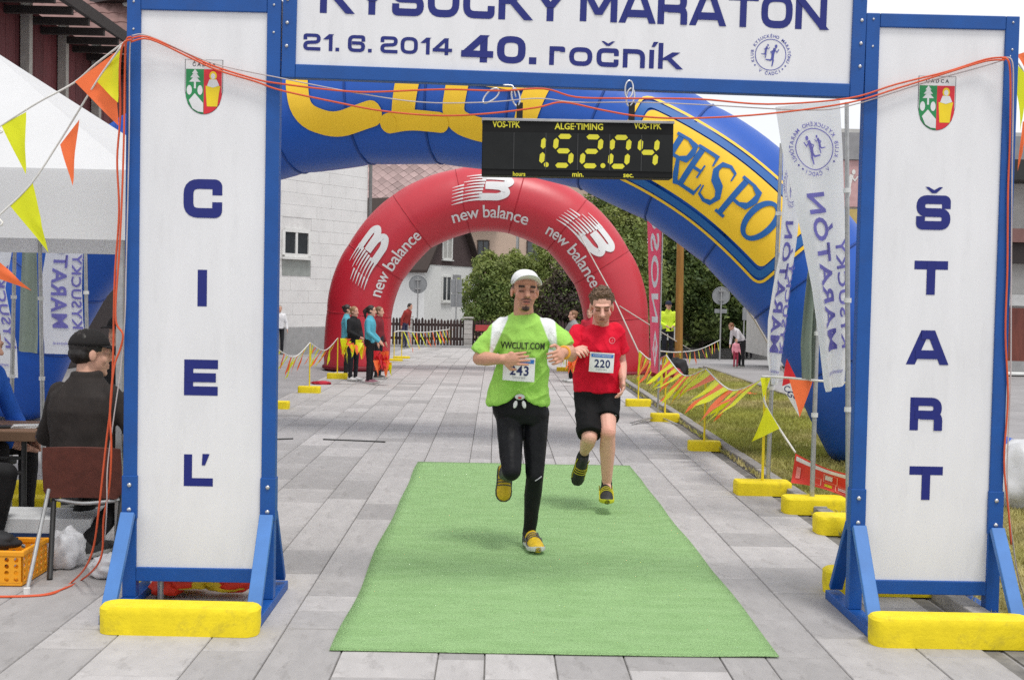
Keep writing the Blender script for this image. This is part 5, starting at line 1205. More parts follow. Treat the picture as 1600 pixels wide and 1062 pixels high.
    o = shoe(t, he, he+(toe-he).normalized()*.285, V((0, 0, 1)), yu, mat('sole_white', (.6, .6, .58), rough=.7), .047, .082, ac)
    so4 = MB(); so4.cap(anR+V((0, 0, .02)), anR+V((0, 0, -.05)), .041, .044); so4.build('sock', mat('sock_black', (.02, .02, .02), rough=.9), t, smooth=0)
    he2 = anL+V((0.0, .07, .045)); shoe(t, he2, Q(786, 784, 7.50), V((.06, -1, .1)), yu, sl_, .045, .082, ac)
    return t
# ---------------------------------------------------------------- runner in red, number 220
def runner_red():
    Y0 = 8.66; t = thing('person', (.8, Y0, .0), 'runner with short brown hair, red shirt and black shorts wearing number 220', 'person')
    Q = P
    shL, shR = Q(906, 521, 8.64), Q(961, 520, 8.64); elL, wrL = Q(893, 557, 8.62), Q(894, 549, 8.4); elR, wrR = Q(970, 563, 8.72), Q(973, 590, 8.58)
    hipL, hipR = Q(918, 622, 8.7), Q(947, 622, 8.7); knL, anL = Q(921, 683, 8.47), Q(913, 706, 8.86); knR, anR = Q(950, 675, 8.47), Q(948, 755, 8.62)
    hd = Head(Q(940, 479, 8.53), V((-.02, -1, -.32)), V((-.03, -.3, 1)), 1.06)
    b = MB(); hd.geo(b); nb_ = Q(938, 516, 8.63); b.cap(hd.w(0, -.03, -.05), nb_, .056, .064, 16); b.cap(nb_, shL+V((.03, 0, -.02)), .055, .045); b.cap(nb_, shR+V((-.03, 0, -.02)), .055, .045)
    b.cap(nb_+V((0, 0, -.08)), (hipL+hipR)/2, .095, .1, flat=(YV, .8))
    for a, e, w_, dr, pn, th, cu in ((shL, elL, wrL, V((.35, -.7, .15)), V((.5, .3, -.8)), 1, .9), (shR, elR, wrR, V((.02, -.25, -1)), V((-1, 0, 0)), 1, .7)):
        b.cap(a, e, .047, .04); b.cap(e, e.lerp(w_, .35), .04, .041); b.cap(e.lerp(w_, .35), w_, .041, .027); hand(b, w_, dr, pn, th, cu, 1.08)
    b.cap(hipL, knL, .08, .056); b.cap(knL, knL.lerp(anL, .35), .053, .056); b.cap(knL.lerp(anL, .35), anL, .056, .034)
    b.cap(hipR, knR, .08, .056); b.ball(knR+V((0, -.014, 0)), (.048, .045, .055)); b.cap(knR, knR.lerp(anR, .35)+V((0, .014, 0)), .052, .057); b.cap(knR.lerp(anR, .35)+V((0, .014, 0)), anR, .057, .034)
    b.cap(anL, anL+V((0, .03, -.06)), .035, .03); b.cap(anR, anR+V((0, -.04, -.05)), .035, .03)
    me = bake(b, .0044, 1, .5)
    def col(co):
        x, f, z = hd.loc(co); n = len(co); c = np.tile(np.array(S(226, 172, 153)), (n, 1)); inhead = (np.abs(z) < .14) & (np.abs(x) < .1) & (np.abs(f) < .13)
        def mixin(mask, colr, k=1.0): w_ = (mask*inhead*k)[:, None]; c[:] = c*(1-w_)+np.array(S(*colr))*w_
        fr = sstep(.05, .07, f)
        mixin(np.exp(-((np.abs(x)-.042)/.022)**2-((z+.03)/.028)**2)*fr, (205, 122, 108), .6)
        mixin((1-sstep(-.05, -.035, z))*sstep(.0, .04, f), (176, 118, 92), .45)
        mixin(sstep(.01, .016, np.abs(x))*(1-sstep(.046, .054, np.abs(x)))*sstep(.014, .019, z)*(1-sstep(.027, .033, z))*fr, (96, 62, 44), .85)
        mixin(sstep(.012, .018, np.abs(x))*(1-sstep(.042, .048, np.abs(x)))*np.exp(-((z+.002)/.006)**2)*fr, (48, 30, 26), .95)
        mixin(np.exp(-((np.abs(x)-.03)/.022)**2-((z-.004)/.013)**2)*fr, (150, 92, 78), .65)  # shade of the eye sockets, painted on the skin
        mixin(np.exp(-(x/.019)**2-((z+.07)/.007)**2)*fr, (180, 88, 84), .7); mixin(np.exp(-(x/.019)**2-((z+.055)/.006)**2)*fr, (168, 84, 80), .6)
        mixin((1-sstep(.016, .022, np.abs(x)))*np.exp(-((z+.062)/.004)**2)*fr, (60, 24, 22), .9)
        mixin((1-sstep(.026, .034, np.abs(x)))*sstep(-.053, -.048, z)*(1-sstep(-.042, -.036, z))*fr, (150, 96, 68), .5)
        mixin((1-sstep(-.09, -.078, z))*sstep(.02, .05, f), (150, 98, 70), .5)
        kz = np.linalg.norm(co-np.array(knR+V((0, -.04, 0))), axis=1); w_ = np.exp(-(kz/.045)**2)[:, None]*.35; c[:] = c*(1-w_)+np.array(S(214, 130, 115))*w_
        return c
    finish(me, 'body', skinm, t, col)
    # hair: cap of short tufts
    hm = mat('hair_brown', (.13, .073, .04), rough=.55, var=.35, scale=60); hb_ = MB(); hb_.ball(hd.w(0, -.02, .045), (.08*1.06, .092*1.06, .082*1.06), 22, 14, hd.R)
    rg = random.Random(4)
    for k in range(420):
        a = rg.uniform(0, 2*pi); e = rg.uniform(-.15, 1.5); x, f, z = cos(a)*cos(e), sin(a)*cos(e), sin(e)
        if f > .45 and z < .45: continue
        p = hd.w(.074*x, -.02+.088*f, .045+.076*z); nrm_ = (hd.x*x+hd.f*f+hd.u*z); d_ = (nrm_*.6+hd.f*rg.uniform(-.1, .9)+hd.x*rg.uniform(-.5, .5)+hd.u*rg.uniform(-.1, .6)).normalized()
        hb_.cap(p, p+d_*rg.uniform(.014, .03), .0075, .002, 6, 2)
    ho, _ = finish(bake(hb_, .0042, 1, .3), 'hair', hm, t)
    # trim hair off the face
    bm = bmesh.new(); bm.from_mesh(ho.data); off = wloc(t); kill = []
    for v in bm.verts:
        q = v.co+off-hd.c; x, f, z = q.dot(hd.x)/hd.k, q.dot(hd.f)/hd.k, q.dot(hd.u)/hd.k
        if (f > .04 and z < .062) or z < -.03 or (f > .0 and z < .0): kill.append(v)
    bmesh.ops.delete(bm, geom=kill, context='VERTS'); bm.to_mesh(ho.data); bm.free()
    # shirt
    sh_ = MB(); rows = [(508, 923, 955, .07, 8.63), (513, 911, 962, .09, 8.63), (524, 904, 967, .112, 8.63), (545, 904, 967, .125, 8.62), (575, 901, 967, .122, 8.65), (598, 899, 967, .122, 8.68), (611, 898, 967, .124, 8.69)]
    sh_.loft([ringE((Q(u0, v, Y)+Q(u1, v, Y))/2, (Q(u1, v, Y).x-Q(u0, v, Y).x)/2, ry, XV, YV) for v, u0, u1, ry, Y in rows])
    sh_.cap(shL, Q(897, 541, 8.6), .064, .068, 16); sh_.cap(shL, Q(895, 548, 8.6), .06, .066, 16); sh_.cap(shR, Q(966, 540, 8.68), .062, .064, 16); sh_.cap(shR, Q(968, 547, 8.69), .058, .06, 16)
    cutL, dL, cutR, dR = Q(894, 551, 8.6), (elL-shL).normalized(), Q(968, 549, 8.69), (elR-shR).normalized(); f0, f1 = fold_noise(8, .012, (1.2, 1, .7), 13), fold_noise(20, .0035, (1, 1, .8), 18)
    hz_c = Q(930, 608, 8.69).z
    def dsp(co, no):
        co = f1(f0(co, no), no); co = creases(8, .012, 13, .7, (1, 1, .34))(co, no); co = creases(9, .010, 19, -.7, (1, 1, .34))(co, no)
        for cu, dd in ((cutL, dL), (cutR, dR)):
            v = (co-np.array(cu))@np.array(dd); k = (v > 0) & (np.linalg.norm(co-np.array(cu), axis=1) < .12); co[k] -= (v[k]*.93)[:, None]*np.array(dd)
        return co
    redm = mat('shirt_red', S(222, 22, 52), rough=.78, var=.06, scale=14, spec=.2, bump=.9, bscale=13, stretch=(1.2, 1, .8)); so3, sb_ = finish(bake(sh_, .006, 7, .5), 'shirt', redm, t, None, dsp)
    cc = Q(939, 511, 8.62); MB().tube([cc+V((.066*cos(a), .066*sin(a), .01+.02*sin(a))) for a in [2*pi*k/28 for k in range(29)]], .007, 8, caps=False).build('collar', mat('shirt_red_trim', S(200, 18, 45), rough=.8), t, smooth=0)
    q = Q(957, 532, 8.5); project(join2d(ring2d(.021, .005, 20), xf(runner2d(.014), 0, 0, dz=.0005)), sb_, q.x, q.z, .004, 'chest_emblem', mat('emblem_pink', S(236, 130, 140), rough=.7), so3, .02)
    bib(t, sb_, Q(940, 566, 8.5), .176, .14, '220', -.05)
    # shorts
    st_ = MB(); st_.loft([ringE((Q(u0, v, 8.69)+Q(u1, v, 8.69))/2, (Q(u1, v, 8.69).x-Q(u0, v, 8.69).x)/2, ry, XV, YV) for v, u0, u1, ry in ((600, 900, 965, .11), (615, 897, 967, .122), (632, 898, 968, .12), (642, 904, 965, .1))])
    st_.cap(hipL+V((-.0, -.01, 0)), hipL.lerp(knL, .88), .1, .089); st_.cap(hipR+V((.004, -.01, 0)), hipR.lerp(knR, .5), .098, .088)
    dl, dr_ = (knL-hipL).normalized(), (knR-hipR).normalized(); cl_, cr_ = hipL.lerp(knL, .94), hipR.lerp(knR, .6); g0 = fold_noise(11, .008, (1, 1, .5), 23)
    def dsp2(co, no):
        co = g0(co, no); co = creases(9, .012, 33, .8)(co, no)
        for cu, dd, rr_ in ((cl_, dl, .13), (cr_, dr_, .11)):
            v = (co-np.array(cu))@np.array(dd); k = (v > 0) & (np.linalg.norm(co-np.array(cu), axis=1) < rr_); co[k] -= (v[k]*.9)[:, None]*np.array(dd)
        return co
    finish(bake(st_, .008, 4, .5), 'shorts', mat('shorts_black', (.007, .007, .008), rough=.75, var=.2, bump=.6, bscale=12, spec=.2), t, None, dsp2)
    q = Q(961, 649, 8.56); put(text2d('A', .014, .02), flat(q+V((0, -.03, 0)), (1, 0, .1), (0, 0, 1)), 'shorts_emblem', mat('emblem_white', (.7, .7, .7)), t)
    ub, sl2, ac = mat('shoe_black', (.02, .02, .02), rough=.6, var=.2), mat('sole_yellow', S(200, 200, 40), rough=.7), mat('shoe_trim_yellow', S(205, 195, 40), rough=.6)
    sk = mat('sock_dark', (.015, .015, .015), rough=.9)
    MB().cap(anR+V((0, .005, .025)), anR+V((0, -.0, -.04)), .038, .042).build('sock', sk, t, smooth=0); MB().cap(anL, anL+V((-.005, .02, -.05)), .038, .04).build('sock', sk, t, smooth=0)
    he = anR+V((-.005, .05, -.09)); shoe(t, he, he+V((-.01, -.27, -.03)), V((0, -.05, 1)), ub, sl2, .047, .08, ac)
    he = anL+V((0, .055, .0)); shoe(t, he, he+V((-.045, .1, -.255)), V((.02, -1, -.3)), ub, mat('sole_black', (.025, .025, .025), rough=.8), .045, .08, ac)
    return t
runner_green(); runner_red()

# ---------------------------------------------------------------- spectators
def figure(label, base, h, ang, top, bottom, hair, hairlen='short', arms=None, legs=None, lean=0.0, shoes=(.05, .05, .05), skin=(214, 165, 142), vox=.012, name='person', bend=0.0, seat=None, cap=None, group=None, neckz=None, skirt=None, sleeve=True, headang=None, girth=1.0):
    """ang: facing, 0 = towards the camera, + = to the right of the picture."""
    base = V(base); t = thing(name, base, label, 'person', group); s = h/1.72
    f = V((sin(ang), -cos(ang), 0)); r = V((cos(ang), sin(ang), 0))
    W = lambda x, y, z: base+r*(x*s)+f*(y*s)+ZV*(z*s)
    hipz = seat if seat else .92; L3 = legs or [((.09, 0), (.1, .02, .49), (.1, 0, .09)), ((-.09, 0), (-.1, .02, .49), (-.1, 0, .09))]
    cb_, sb_ = cos(bend), sin(bend)
    T = lambda x, y, z: W(x, (y*cb_+(z-.95)*sb_)+lean*(z-.9), hipz+.03+((z-.95)*cb_-y*sb_))     # upper-body frame
    A2 = arms or [((.24, .0, 1.12), (.26, .08, .88)), ((-.24, .0, 1.12), (-.26, .08, .88))]
    ha = ang if headang is None else headang; hf = V((sin(ha), -cos(ha), -.05-bend*.6)); hc = T(0, .03, 1.60)
    hd = Head(hc, hf, V((f.x*bend*.4, f.y*bend*.4, 1)), 1.0*s*1.04)
    b = MB(); hd.geo(b, True, vox < .009)
    nk = T(0, 0, 1.44); b.cap(hd.w(0, -.02, -.05), nk, .05*s, .056*s)
    b.cap(T(0, 0, 1.34), T(0, 0, .98), .1*s, .1*s)
    for sg, (el, wr) in zip((1, -1), A2):
        sh_ = T(sg*.17, 0, 1.4); e, w_ = T(*el), T(*wr); b.cap(sh_, e, .042*s, .038*s); b.cap(e, w_, .036*s, .026*s)
        d_ = (w_-e).normalized(); b.cap(w_, w_+d_*.075*s, .03*s, .028*s, flat=(r, .55)); b.cap(w_+d_*.07*s, w_+d_*.14*s, .024*s, .014*s, flat=(r, .6)); b.cap(w_+d_*.02*s, w_+d_*.07*s+f*.03*s, .013*s, .01*s)
    for (hp, kn, an) in L3: b.cap(W(hp[0], hp[1], hipz), W(*kn), .065*s, .048*s); b.cap(W(*kn), W(*an), .046*s, .033*s)
    sk_ = np.array(S(*skin))
    def col(co):
        x, ff, z = hd.loc(co); c = np.tile(sk_, (len(co), 1)); inh = (np.abs(z) < .14) & (np.abs(x) < .09) & (np.abs(ff) < .13)
        for cx_, cz_, wx, wz, cl_, k in ((.03, .024, .02, .006, (70, 48, 38), .7), (.03, .002, .016, .006, (45, 32, 28), .8), (0, -.062, .02, .007, (170, 84, 80), .7)):
            w_ = (np.exp(-((np.abs(x)-cx_)/wx)**2-((z-cz_)/wz)**2)*inh*(ff > .045)*k)[:, None]; c = c*(1-w_)+np.array(S(*cl_))*w_
        return c
    finish(bake(b, vox*.75, 1), 'body', skinm, t, col)
    tm = MB(); tm.loft([ringE(T(0, 0, z), rx*s*girth, ry*s*girth, r, (f*cb_-ZV*sb_), 20) for z, rx, ry in ((.90, .165, .125), (1.0, .16, .118), (1.15, .155, .112), (1.3, .175, .12), (1.38, .17, .105), (1.44, .1, .08), (1.475, .07, .067), (1.505, .064, .062))])
    for sg, (el, wr) in zip((1, -1), A2):
        sh_ = T(sg*.165, 0, 1.385); e, w_ = T(*el), T(*wr); tm.cap(sh_, e, .062*s, .053*s); 
        if sleeve: tm.cap(e, e.lerp(w_, .92), .052*s, .04*s)
    tmat = top if not isinstance(top, tuple) else mat('cloth_%d_%d_%d' % top, S(*top), rough=.85, var=.12, scale=12)
    finish(bake(tm, vox, 3), 'jacket', tmat, t, None, fold_noise(12, .007*s, (1, 1, .6), len(label)))
    bm_ = MB(); bm_.loft([ringE(W(0, 0, hipz+dz), rx*s, ry*s, r, f, 20) for dz, rx, ry in ((.12, .15, .112), (.02, .165, .122), (-.06, .16, .12))])
    for (hp, kn, an) in L3:
        H0, K0, A0 = W(hp[0], hp[1], hipz), W(*kn), W(*an); bm_.cap(H0, K0, .086*s, .06*s); bm_.cap(K0, K0.lerp(A0, .35), .058*s, .06*s); bm_.cap(K0.lerp(A0, .35), A0, .06*s, .045*s)
    bmat = bottom if not isinstance(bottom, tuple) else mat('cloth_%d_%d_%d' % bottom, S(*bottom), rough=.85, var=.12, scale=12)
    finish(bake(bm_, vox, 3), 'trousers', bmat, t, None, fold_noise(14, .005*s, (1, 1, .6), len(label)+3))
    shm_ = mat('shoe_%d_%d_%d' % tuple(int(q*100) for q in shoes), shoes, rough=.7)
    for (hp, kn, an) in L3:
        A0 = W(*an); fd = f; he = A0-f*.06*s; he.z = A0.z-.085*s; shoe(t, he, he+f*.26*s, ZV, shm_, mat('sole_pale', (.5, .5, .48), rough=.8), .045*s, .075*s)
    if hair is not None:
        hb_ = MB(); hb_.ball(hd.w(0, -.022, .038), tuple(q*hd.k for q in (.081, .093, .087)), 18, 12, hd.R)
        if hairlen == 'pony': hb_.cap(hd.w(0, -.1, .05), hd.w(0, -.15, -.02), .035*hd.k, .045*hd.k); hb_.cap(hd.w(0, -.15, -.02), hd.w(0, -.13, -.17), .042*hd.k, .014*hd.k); hb_.ball(hd.w(0, -.03, -.01), tuple(q*hd.k for q in (.08, .08, .06)), 16, 10, hd.R)
        if hairlen == 'long': hb_.cap(hd.w(0, -.06, .0), hd.w(0, -.085, -.16), .078*hd.k, .05*hd.k, flat=(hd.f, .6))
        if hairlen == 'bun': hb_.ball(hd.w(0, -.1, .05), .045*hd.k, 12, 8); hb_.ball(hd.w(0, -.04, -.01), tuple(q*hd.k for q in (.079, .075, .06)), 16, 10, hd.R)
        if hairlen == 'short': hb_.ball(hd.w(0, -.045, -.005), tuple(q*hd.k for q in (.078, .07, .055)), 16, 10, hd.R)
        mh = bake(hb_, vox*.7, 1); ho, _ = finish(mh, 'hair', mat('hair_%d_%d_%d' % hair, S(*hair), rough=.5, var=.3, scale=50), t, None, fold_noise(60/s, .004*s, (1, 1, .4), 2))
        bm2 = bmesh.new(); bm2.from_mesh(ho.data); off = wloc(t); kill = []
        for v in bm2.verts:
            q = (v.co+off-hd.c)/hd.k; x, ff, z = q.dot(hd.x), q.dot(hd.f), q.dot(hd.u)
            if (ff > .045 and z < .07) or (ff > .01 and z < .01): kill.append(v)
        bmesh.ops.delete(bm2, geom=kill, context='VERTS'); bm2.to_mesh(ho.data); bm2.free()
    if cap is not None:
        cm2 = mat('cap_%d_%d_%d' % cap, S(*cap), rough=.85, var=.1); cp = MB(); rings = []
        for k in range(8):
            a = RAD(88*k/7); q_ = cos(a); rings.append([hd.w(.086*q_*cos(w2), -.014+.103*q_*sin(w2), .038+.088*sin(a)) for w2 in [2*pi*j/22 for j in range(22)]])
        cp.loft(rings); co_ = cp.build('cap', cm2, t, smooth=0); fix_normals(co_)
        br = MB(); R1 = [hd.w(.083*cos(RAD(20+140*j/10)), -.014+.1*sin(RAD(20+140*j/10)), .044) for j in range(11)]; R2 = [hd.w(.078*cos(RAD(20+140*j/10)), .06+.11*sin(RAD(20+140*j/10)), .03+.012*sin(pi*j/10)) for j in range(11)]
        br.add(R1+R2, [(j, j+1, 12+j, 11+j) for j in range(10)]); bo = br.build('brim', cm2, co_, smooth=0); s3 = bo.modifiers.new('s', 'SOLIDIFY'); s3.thickness = .005
    return t, hd, T, W
SG = 'spectators along the course'
navyc, blackc = (26, 28, 34), (24, 23, 26)
figure('girl with dark ponytail, turquoise jacket and black leggings in profile', G(577, 599), 1.33, RAD(80), (84, 172, 192), blackc, (46, 34, 30), 'pony', arms=[((.22, -.02, 1.14), (.2, .16, .95)), ((-.22, .02, 1.14), (-.18, .26, .93))], shoes=(.25, .1, .14), group=SG)
figure('fair haired girl in a black jacket with white shoes', G(551, 595), 1.3, RAD(60), blackc, navyc, (150, 112, 78), 'bun', arms=[((.22, .04, 1.14), (.08, .2, 1.0)), ((-.22, .04, 1.14), (-.05, .22, 1.02))], shoes=(.75, .75, .75), group=SG)
figure('girl in a turquoise jacket standing at the back left of the group', G(540, 590), 1.32, RAD(95), (92, 170, 188), navyc, (44, 32, 30), 'bun', arms=[((.22, .04, 1.14), (.12, .2, 1.0)), ((-.22, .04, 1.14), (-.1, .22, .98))], group=SG)
figure('girl almost hidden behind the profile girl, only her face showing', G(590, 592), 1.3, RAD(75), (120, 30, 40), navyc, (120, 92, 66), 'bun', group=SG)
figure('girl in a grey jacket behind the arm of the runner in green', G(894, 597), 1.3, RAD(-70), (150, 150, 150), blackc, (130, 92, 64), 'bun', arms=[((.24, .1, 1.2), (.2, .34, 1.15)), ((-.24, .1, 1.2), (-.2, .34, 1.15))], shoes=(.6, .6, .6), group=SG)
figure('girl half hidden behind the left shoulder of the runner in red', G(920, 590), 1.33, RAD(-20), (190, 40, 60), blackc, (110, 78, 56), 'bun', group=SG)
figure('person in a white jacket with navy sleeves at the edge of the left pillar', GT(436, 553), 1.3, RAD(20), (225, 225, 228), navyc, (150, 140, 130), 'short', group=SG)
figure('person in a red jacket bending beside the fence post', GT(631, 544), 1.62, RAD(60), (150, 48, 42), (50, 52, 80), (40, 30, 26), 'short', bend=.35, group=SG)
figure('police officer in a fluorescent yellow jacket beside the wooden pole', GT(1042, 569), 1.78, RAD(5), mat('hi_vis', S(214, 240, 60), rough=.7, var=.08), (22, 24, 34), (40, 40, 50), 'short', arms=[((.24, .05, 1.14), (.1, .22, 1.05)), ((-.24, .05, 1.14), (-.1, .22, 1.05))], cap=(28, 34, 60), group=SG)
figure('grey haired man in a pale blue shirt and dark trousers with his back turned', GT(1170, 561), 1.74, RAD(150), (150, 172, 192), (30, 28, 34), (176, 168, 160), 'short', group=SG)
figure('woman in a white top and black trousers stooping over the toddler', GT(1158, 574), 1.3, RAD(-65), (226, 222, 226), (26, 26, 30), (128, 84, 56), 'short', bend=.75, arms=[((.2, .18, 1.2), (.12, .4, 1.1)), ((-.2, .18, 1.2), (-.12, .4, 1.1))], group=SG)
figure('toddler in a pink coat and dark pink trousers', GT(1149, 575), .74, RAD(20), (226, 150, 164), (160, 50, 74), (150, 112, 78), 'short', group=SG)
# seated officials at the table on the left
offm = mat('jacket_dark_brown', (.022, .016, .014), rough=.85, var=.25, scale=9)
bs = V((-2.40, 6.98, 0))
figure('man in a dark jacket and black cap seated on the chair with his back turned', bs, 1.9, RAD(160), offm, (26, 24, 24), (30, 24, 22), 'short', seat=.37, legs=[((.1, 0), (.13, .34, .4), (.1, .06, .09)), ((-.1, 0), (-.16, .34, .4), (-.12, -.08, .09))], arms=[((.31, .08, 1.14), (.16, .3, 1.02)), ((-.31, .08, 1.14), (-.14, .32, 1.02))], vox=.008, cap=(24, 20, 20), headang=RAD(118), name='person', girth=1.18, lean=.06)
figure('person with dark hair and blue sleeves writing at the left end of the table', V((-3.43, 7.75, 0)), 1.74, RAD(70), (30, 92, 190), (22, 20, 22), (40, 30, 28), 'short', seat=.5, legs=[((.1, 0), (.14, .4, .52), (.14, .38, .09)), ((-.1, 0), (-.14, .42, .52), (-.14, .4, .09))], arms=[((.26, .14, 1.12), (.12, .42, 1.08)), ((-.26, .14, 1.12), (-.06, .44, 1.08))], bend=.25, vox=.008)
figure('person in black with a dark cap behind the seated man, cut by the left pillar', V((-2.72, 8.75, 0)), 1.72, RAD(-20), (20, 19, 22), (24, 24, 28), (30, 26, 24), 'short', seat=.55, legs=[((.1, 0), (.12, .4, .52), (.12, .38, .09)), ((-.1, 0), (-.12, .4, .52), (-.12, .38, .09))], vox=.009, cap=(22, 21, 24), arms=[((.26, .1, 1.12), (.12, .36, 1.0)), ((-.26, .1, 1.12), (-.12, .36, 1.0))])
figure('person in black trousers at the left picture edge, only a knee showing', V((-3.17, 6.72, 0)), 1.74, RAD(88), (28, 26, 30), (18, 17, 19), (36, 28, 26), 'short', seat=.47, legs=[((.1, 0), (.14, .38, .47), (.14, .3, .09)), ((-.1, 0), (-.12, .40, .47), (-.12, .32, .09))], vox=.01)
# ================================================================ TENT
tw = mat('tent_white', (.8, .8, .81), rough=.6, var=.03, scale=2, trans=.3); galv = mat('galvanised', (.42, .42, .42), rough=.4, metal=.7, var=.15, scale=20)
tn = thing('canopy_tent', (-3.6, 8.4, 0), 'white pop up canopy tent over the officials table on the left', 'tent')
x0, x1, y0, y1, ze, za = -5.1, -2.1, 6.9, 9.9, 2.22, 3.22
rf_ = MB(); apx = V((-3.6, 8.4, za)); cs_ = [V((x0, y0, ze)), V((x1, y0, ze)), V((x1, y1, ze)), V((x0, y1, ze))]
for k in range(4):
    a, b2 = cs_[k], cs_[(k+1) % 4]; n = 8; vs = []; fs = []
    for i in range(n+1):
        for j in range(n+1):
            q = a.lerp(b2, j/n).lerp(apx, i/n); q.z -= .05*sin(pi*i/n)*(1+.3*sin(3*j)) * (sin(pi*j/n)*.8+.2); vs.append(q)
    fs = [(i*(n+1)+j, i*(n+1)+j+1, (i+1)*(n+1)+j+1, (i+1)*(n+1)+j) for i in range(n) for j in range(n)]
    rf_.add(vs, fs)
rf_.build('roof', tw, tn, smooth=30)
for k in range(4):
    a, b2 = cs_[k], cs_[(k+1) % 4]; v_ = MB(); n = 24; vs = []; nrm_ = ((a+b2)/2-V((-3.6, 8.4, ze))).normalized()
    for i in range(5):
        for j in range(n+1): q = a.lerp(b2, j/n)-ZV*(.4*i/4)+nrm_*(.012+.03*(i/4)*mnoise.noise(V((j*.35, k*3, i*.2)))+.01*i/4); vs.append(q)
    v_.add(vs, [(i*(n+1)+j, i*(n+1)+j+1, (i+1)*(n+1)+j+1, (i+1)*(n+1)+j) for i in range(4) for j in range(n)]); v_.build('valance', tw, tn, smooth=0)
for c_ in cs_: m = MB(); m.box((c_.x*.985-.05*(1 if c_.x > -3 else -1)+(-3.6*.015), c_.y+(.05 if c_.y < 8 else -.05), 1.1), (.04, .04, 2.2)); m.build('leg', galv, tn, bevel=.004)
for k in range(4):
    a, b2 = cs_[k], cs_[(k+1) % 4]; m = MB(); ic = V((-3.6, 8.4, 0)); a = a+(ic-a)*.06; b2 = b2+(ic-b2)*.06; a.z = b2.z = ze; m.bar(a-ZV*.05, b2-ZV*.3, .02, .02); m.bar(a-ZV*.3, b2-ZV*.05, .02, .02); m.build('truss', galv, tn)

# ================================================================ FLAGS
flagw = mat('flag_white', (.86, .87, .9), rough=.7, var=.03, scale=4, trans=.5); flagt = mat('flag_print', S(112, 108, 182), rough=.7, trans=.2); flagg = mat('flag_grey_green', S(140, 152, 140), rough=.75, trans=.3, var=.08)
def interp(tab, v):
    for (v0, u0), (v1, u1) in zip(tab, tab[1:]):
        if v <= v1: return u0+(u1-u0)*max(0, (v-v0)/(v1-v0))
    return tab[-1][1]
def flag(nm, label, Y, left, right, m, art=True, pole=None, W=.45, H_=1.95, seed=0, dy=.0, waves=1.5, amp=.03):
    """left/right: outline in photo pixels [(v, u)...]; cloth hangs at depth Y with folds in depth."""
    v0, v1 = max(left[0][0], right[0][0]), min(left[-1][0], right[-1][0])
    base = G(pole[1][0], pole[1][1]) if pole else P((left[-1][1]+right[-1][1])/2, v1, Y)
    t = thing(nm, base, label, 'flag', 'tall feather flags along the course')
    vt0, vt1 = left[0][0], left[-1][0]; vr0, vr1 = right[0][0], right[-1][0]
    def fn(x, y, z=0):                        # x 0..W from left to right as seen, y 0..H up
        a = x/W; bdn = 1-y/H_; vl = vt0+(vt1-vt0)*bdn; vr = vr0+(vr1-vr0)*bdn; ul, ur = interp(left, vl), interp(right, vr)
        u = ul+(ur-ul)*a; v = vl+(vr-vl)*a; q = P(u, v, Y+dy*bdn); wpx = (ur-ul)/FPX*Y; cmp_ = max(.15, 1-wpx/W)
        q.y += amp*cmp_*2.2*sin(2*pi*waves*a+seed+bdn*2.2)*(1-.6*a)+.012*mnoise.noise(V((a*3, bdn*5, seed)))-z-(.004 if z else 0)
        return q
    n, k = 20, 44; m_ = MB(); m_.add([fn(W*i/n, H_*j/k) for j in range(k+1) for i in range(n+1)], [(j*(n+1)+i, j*(n+1)+i+1, (j+1)*(n+1)+i+1, (j+1)*(n+1)+i) for j in range(k) for i in range(n)])
    cloth = m_.build('cloth', m, t, smooth=0)
    if art:
        sw = lambda part, xx, yy: ([(xx+p[1], yy+p[0], p[2] if len(p) > 2 else 0) for p in part[0]], part[1])
        lift = lambda x, y, z=0: fn(x, y, z+.004)
        put(sw(text2d('KYSUCKÝ', .115, .03, 1.0, 1.12, align='LEFT'), W*.74, H_*.13), lift, 'lettering', flagt, cloth, cell=.03)
        put(sw(text2d('MARATÓN', .165, .035, .92, 1.12, align='LEFT'), W*.26, H_*.13), lift, 'lettering', flagt, cloth, cell=.03)
        lg = club_logo(.19); put(([(W*.52-p[0], H_*.84+p[1], p[2]*.3 if len(p) > 2 else 0) for p in lg[0]], lg[1]), lift, 'club_emblem', flagt, cloth, cell=.03)
        tx = text2d('maratonkysuce.sk', .03, .01, .9); put(([(W*.5-p[0], H_*.05+p[1], 0) for p in tx[0]], tx[1]), lift, 'lettering', flagt, cloth, cell=.03)
    if pole:
        (ut, vt), (ub, vb) = pole; bt_ = G(ub, vb); tp = P(ut, vt, bt_.y); m_ = MB(); m_.cyl(bt_, tp, .019, .014, 12); m_.build('pole', galv, t, smooth=40)
        for f_ in (.3, .55, .8): q = bt_.lerp(tp, f_); MB().cyl(q-ZV*.015, q+ZV*.015, .024, n=10).build('clip', mat('clip_plastic_white', (.7, .7, .7)), t)
    return t
flag('feather_flag', 'large white flag with mirrored blue lettering nearest to the start pillar', 7.95, [(167, 1212), (230, 1222), (300, 1238), (370, 1255), (450, 1270), (520, 1279), (600, 1287), (612, 1290)], [(158, 1312), (250, 1317), (350, 1320), (450, 1323), (540, 1325), (600, 1320)], flagw, pole=((1323, 160), (1326, 842)), seed=1, waves=1.6, amp=.035)
flag('feather_flag', 'narrow white flag with mirrored lettering left of the larger white flag', 9.55, [(230, 1224), (320, 1222), (400, 1216), (450, 1206), (500, 1198), (560, 1197), (600, 1204)], [(230, 1262), (300, 1252), (380, 1244), (450, 1234), (520, 1226), (570, 1220), (602, 1216)], flagw, pole=((1221, 224), (1199, 768)), W=.36, seed=3, waves=1.3)
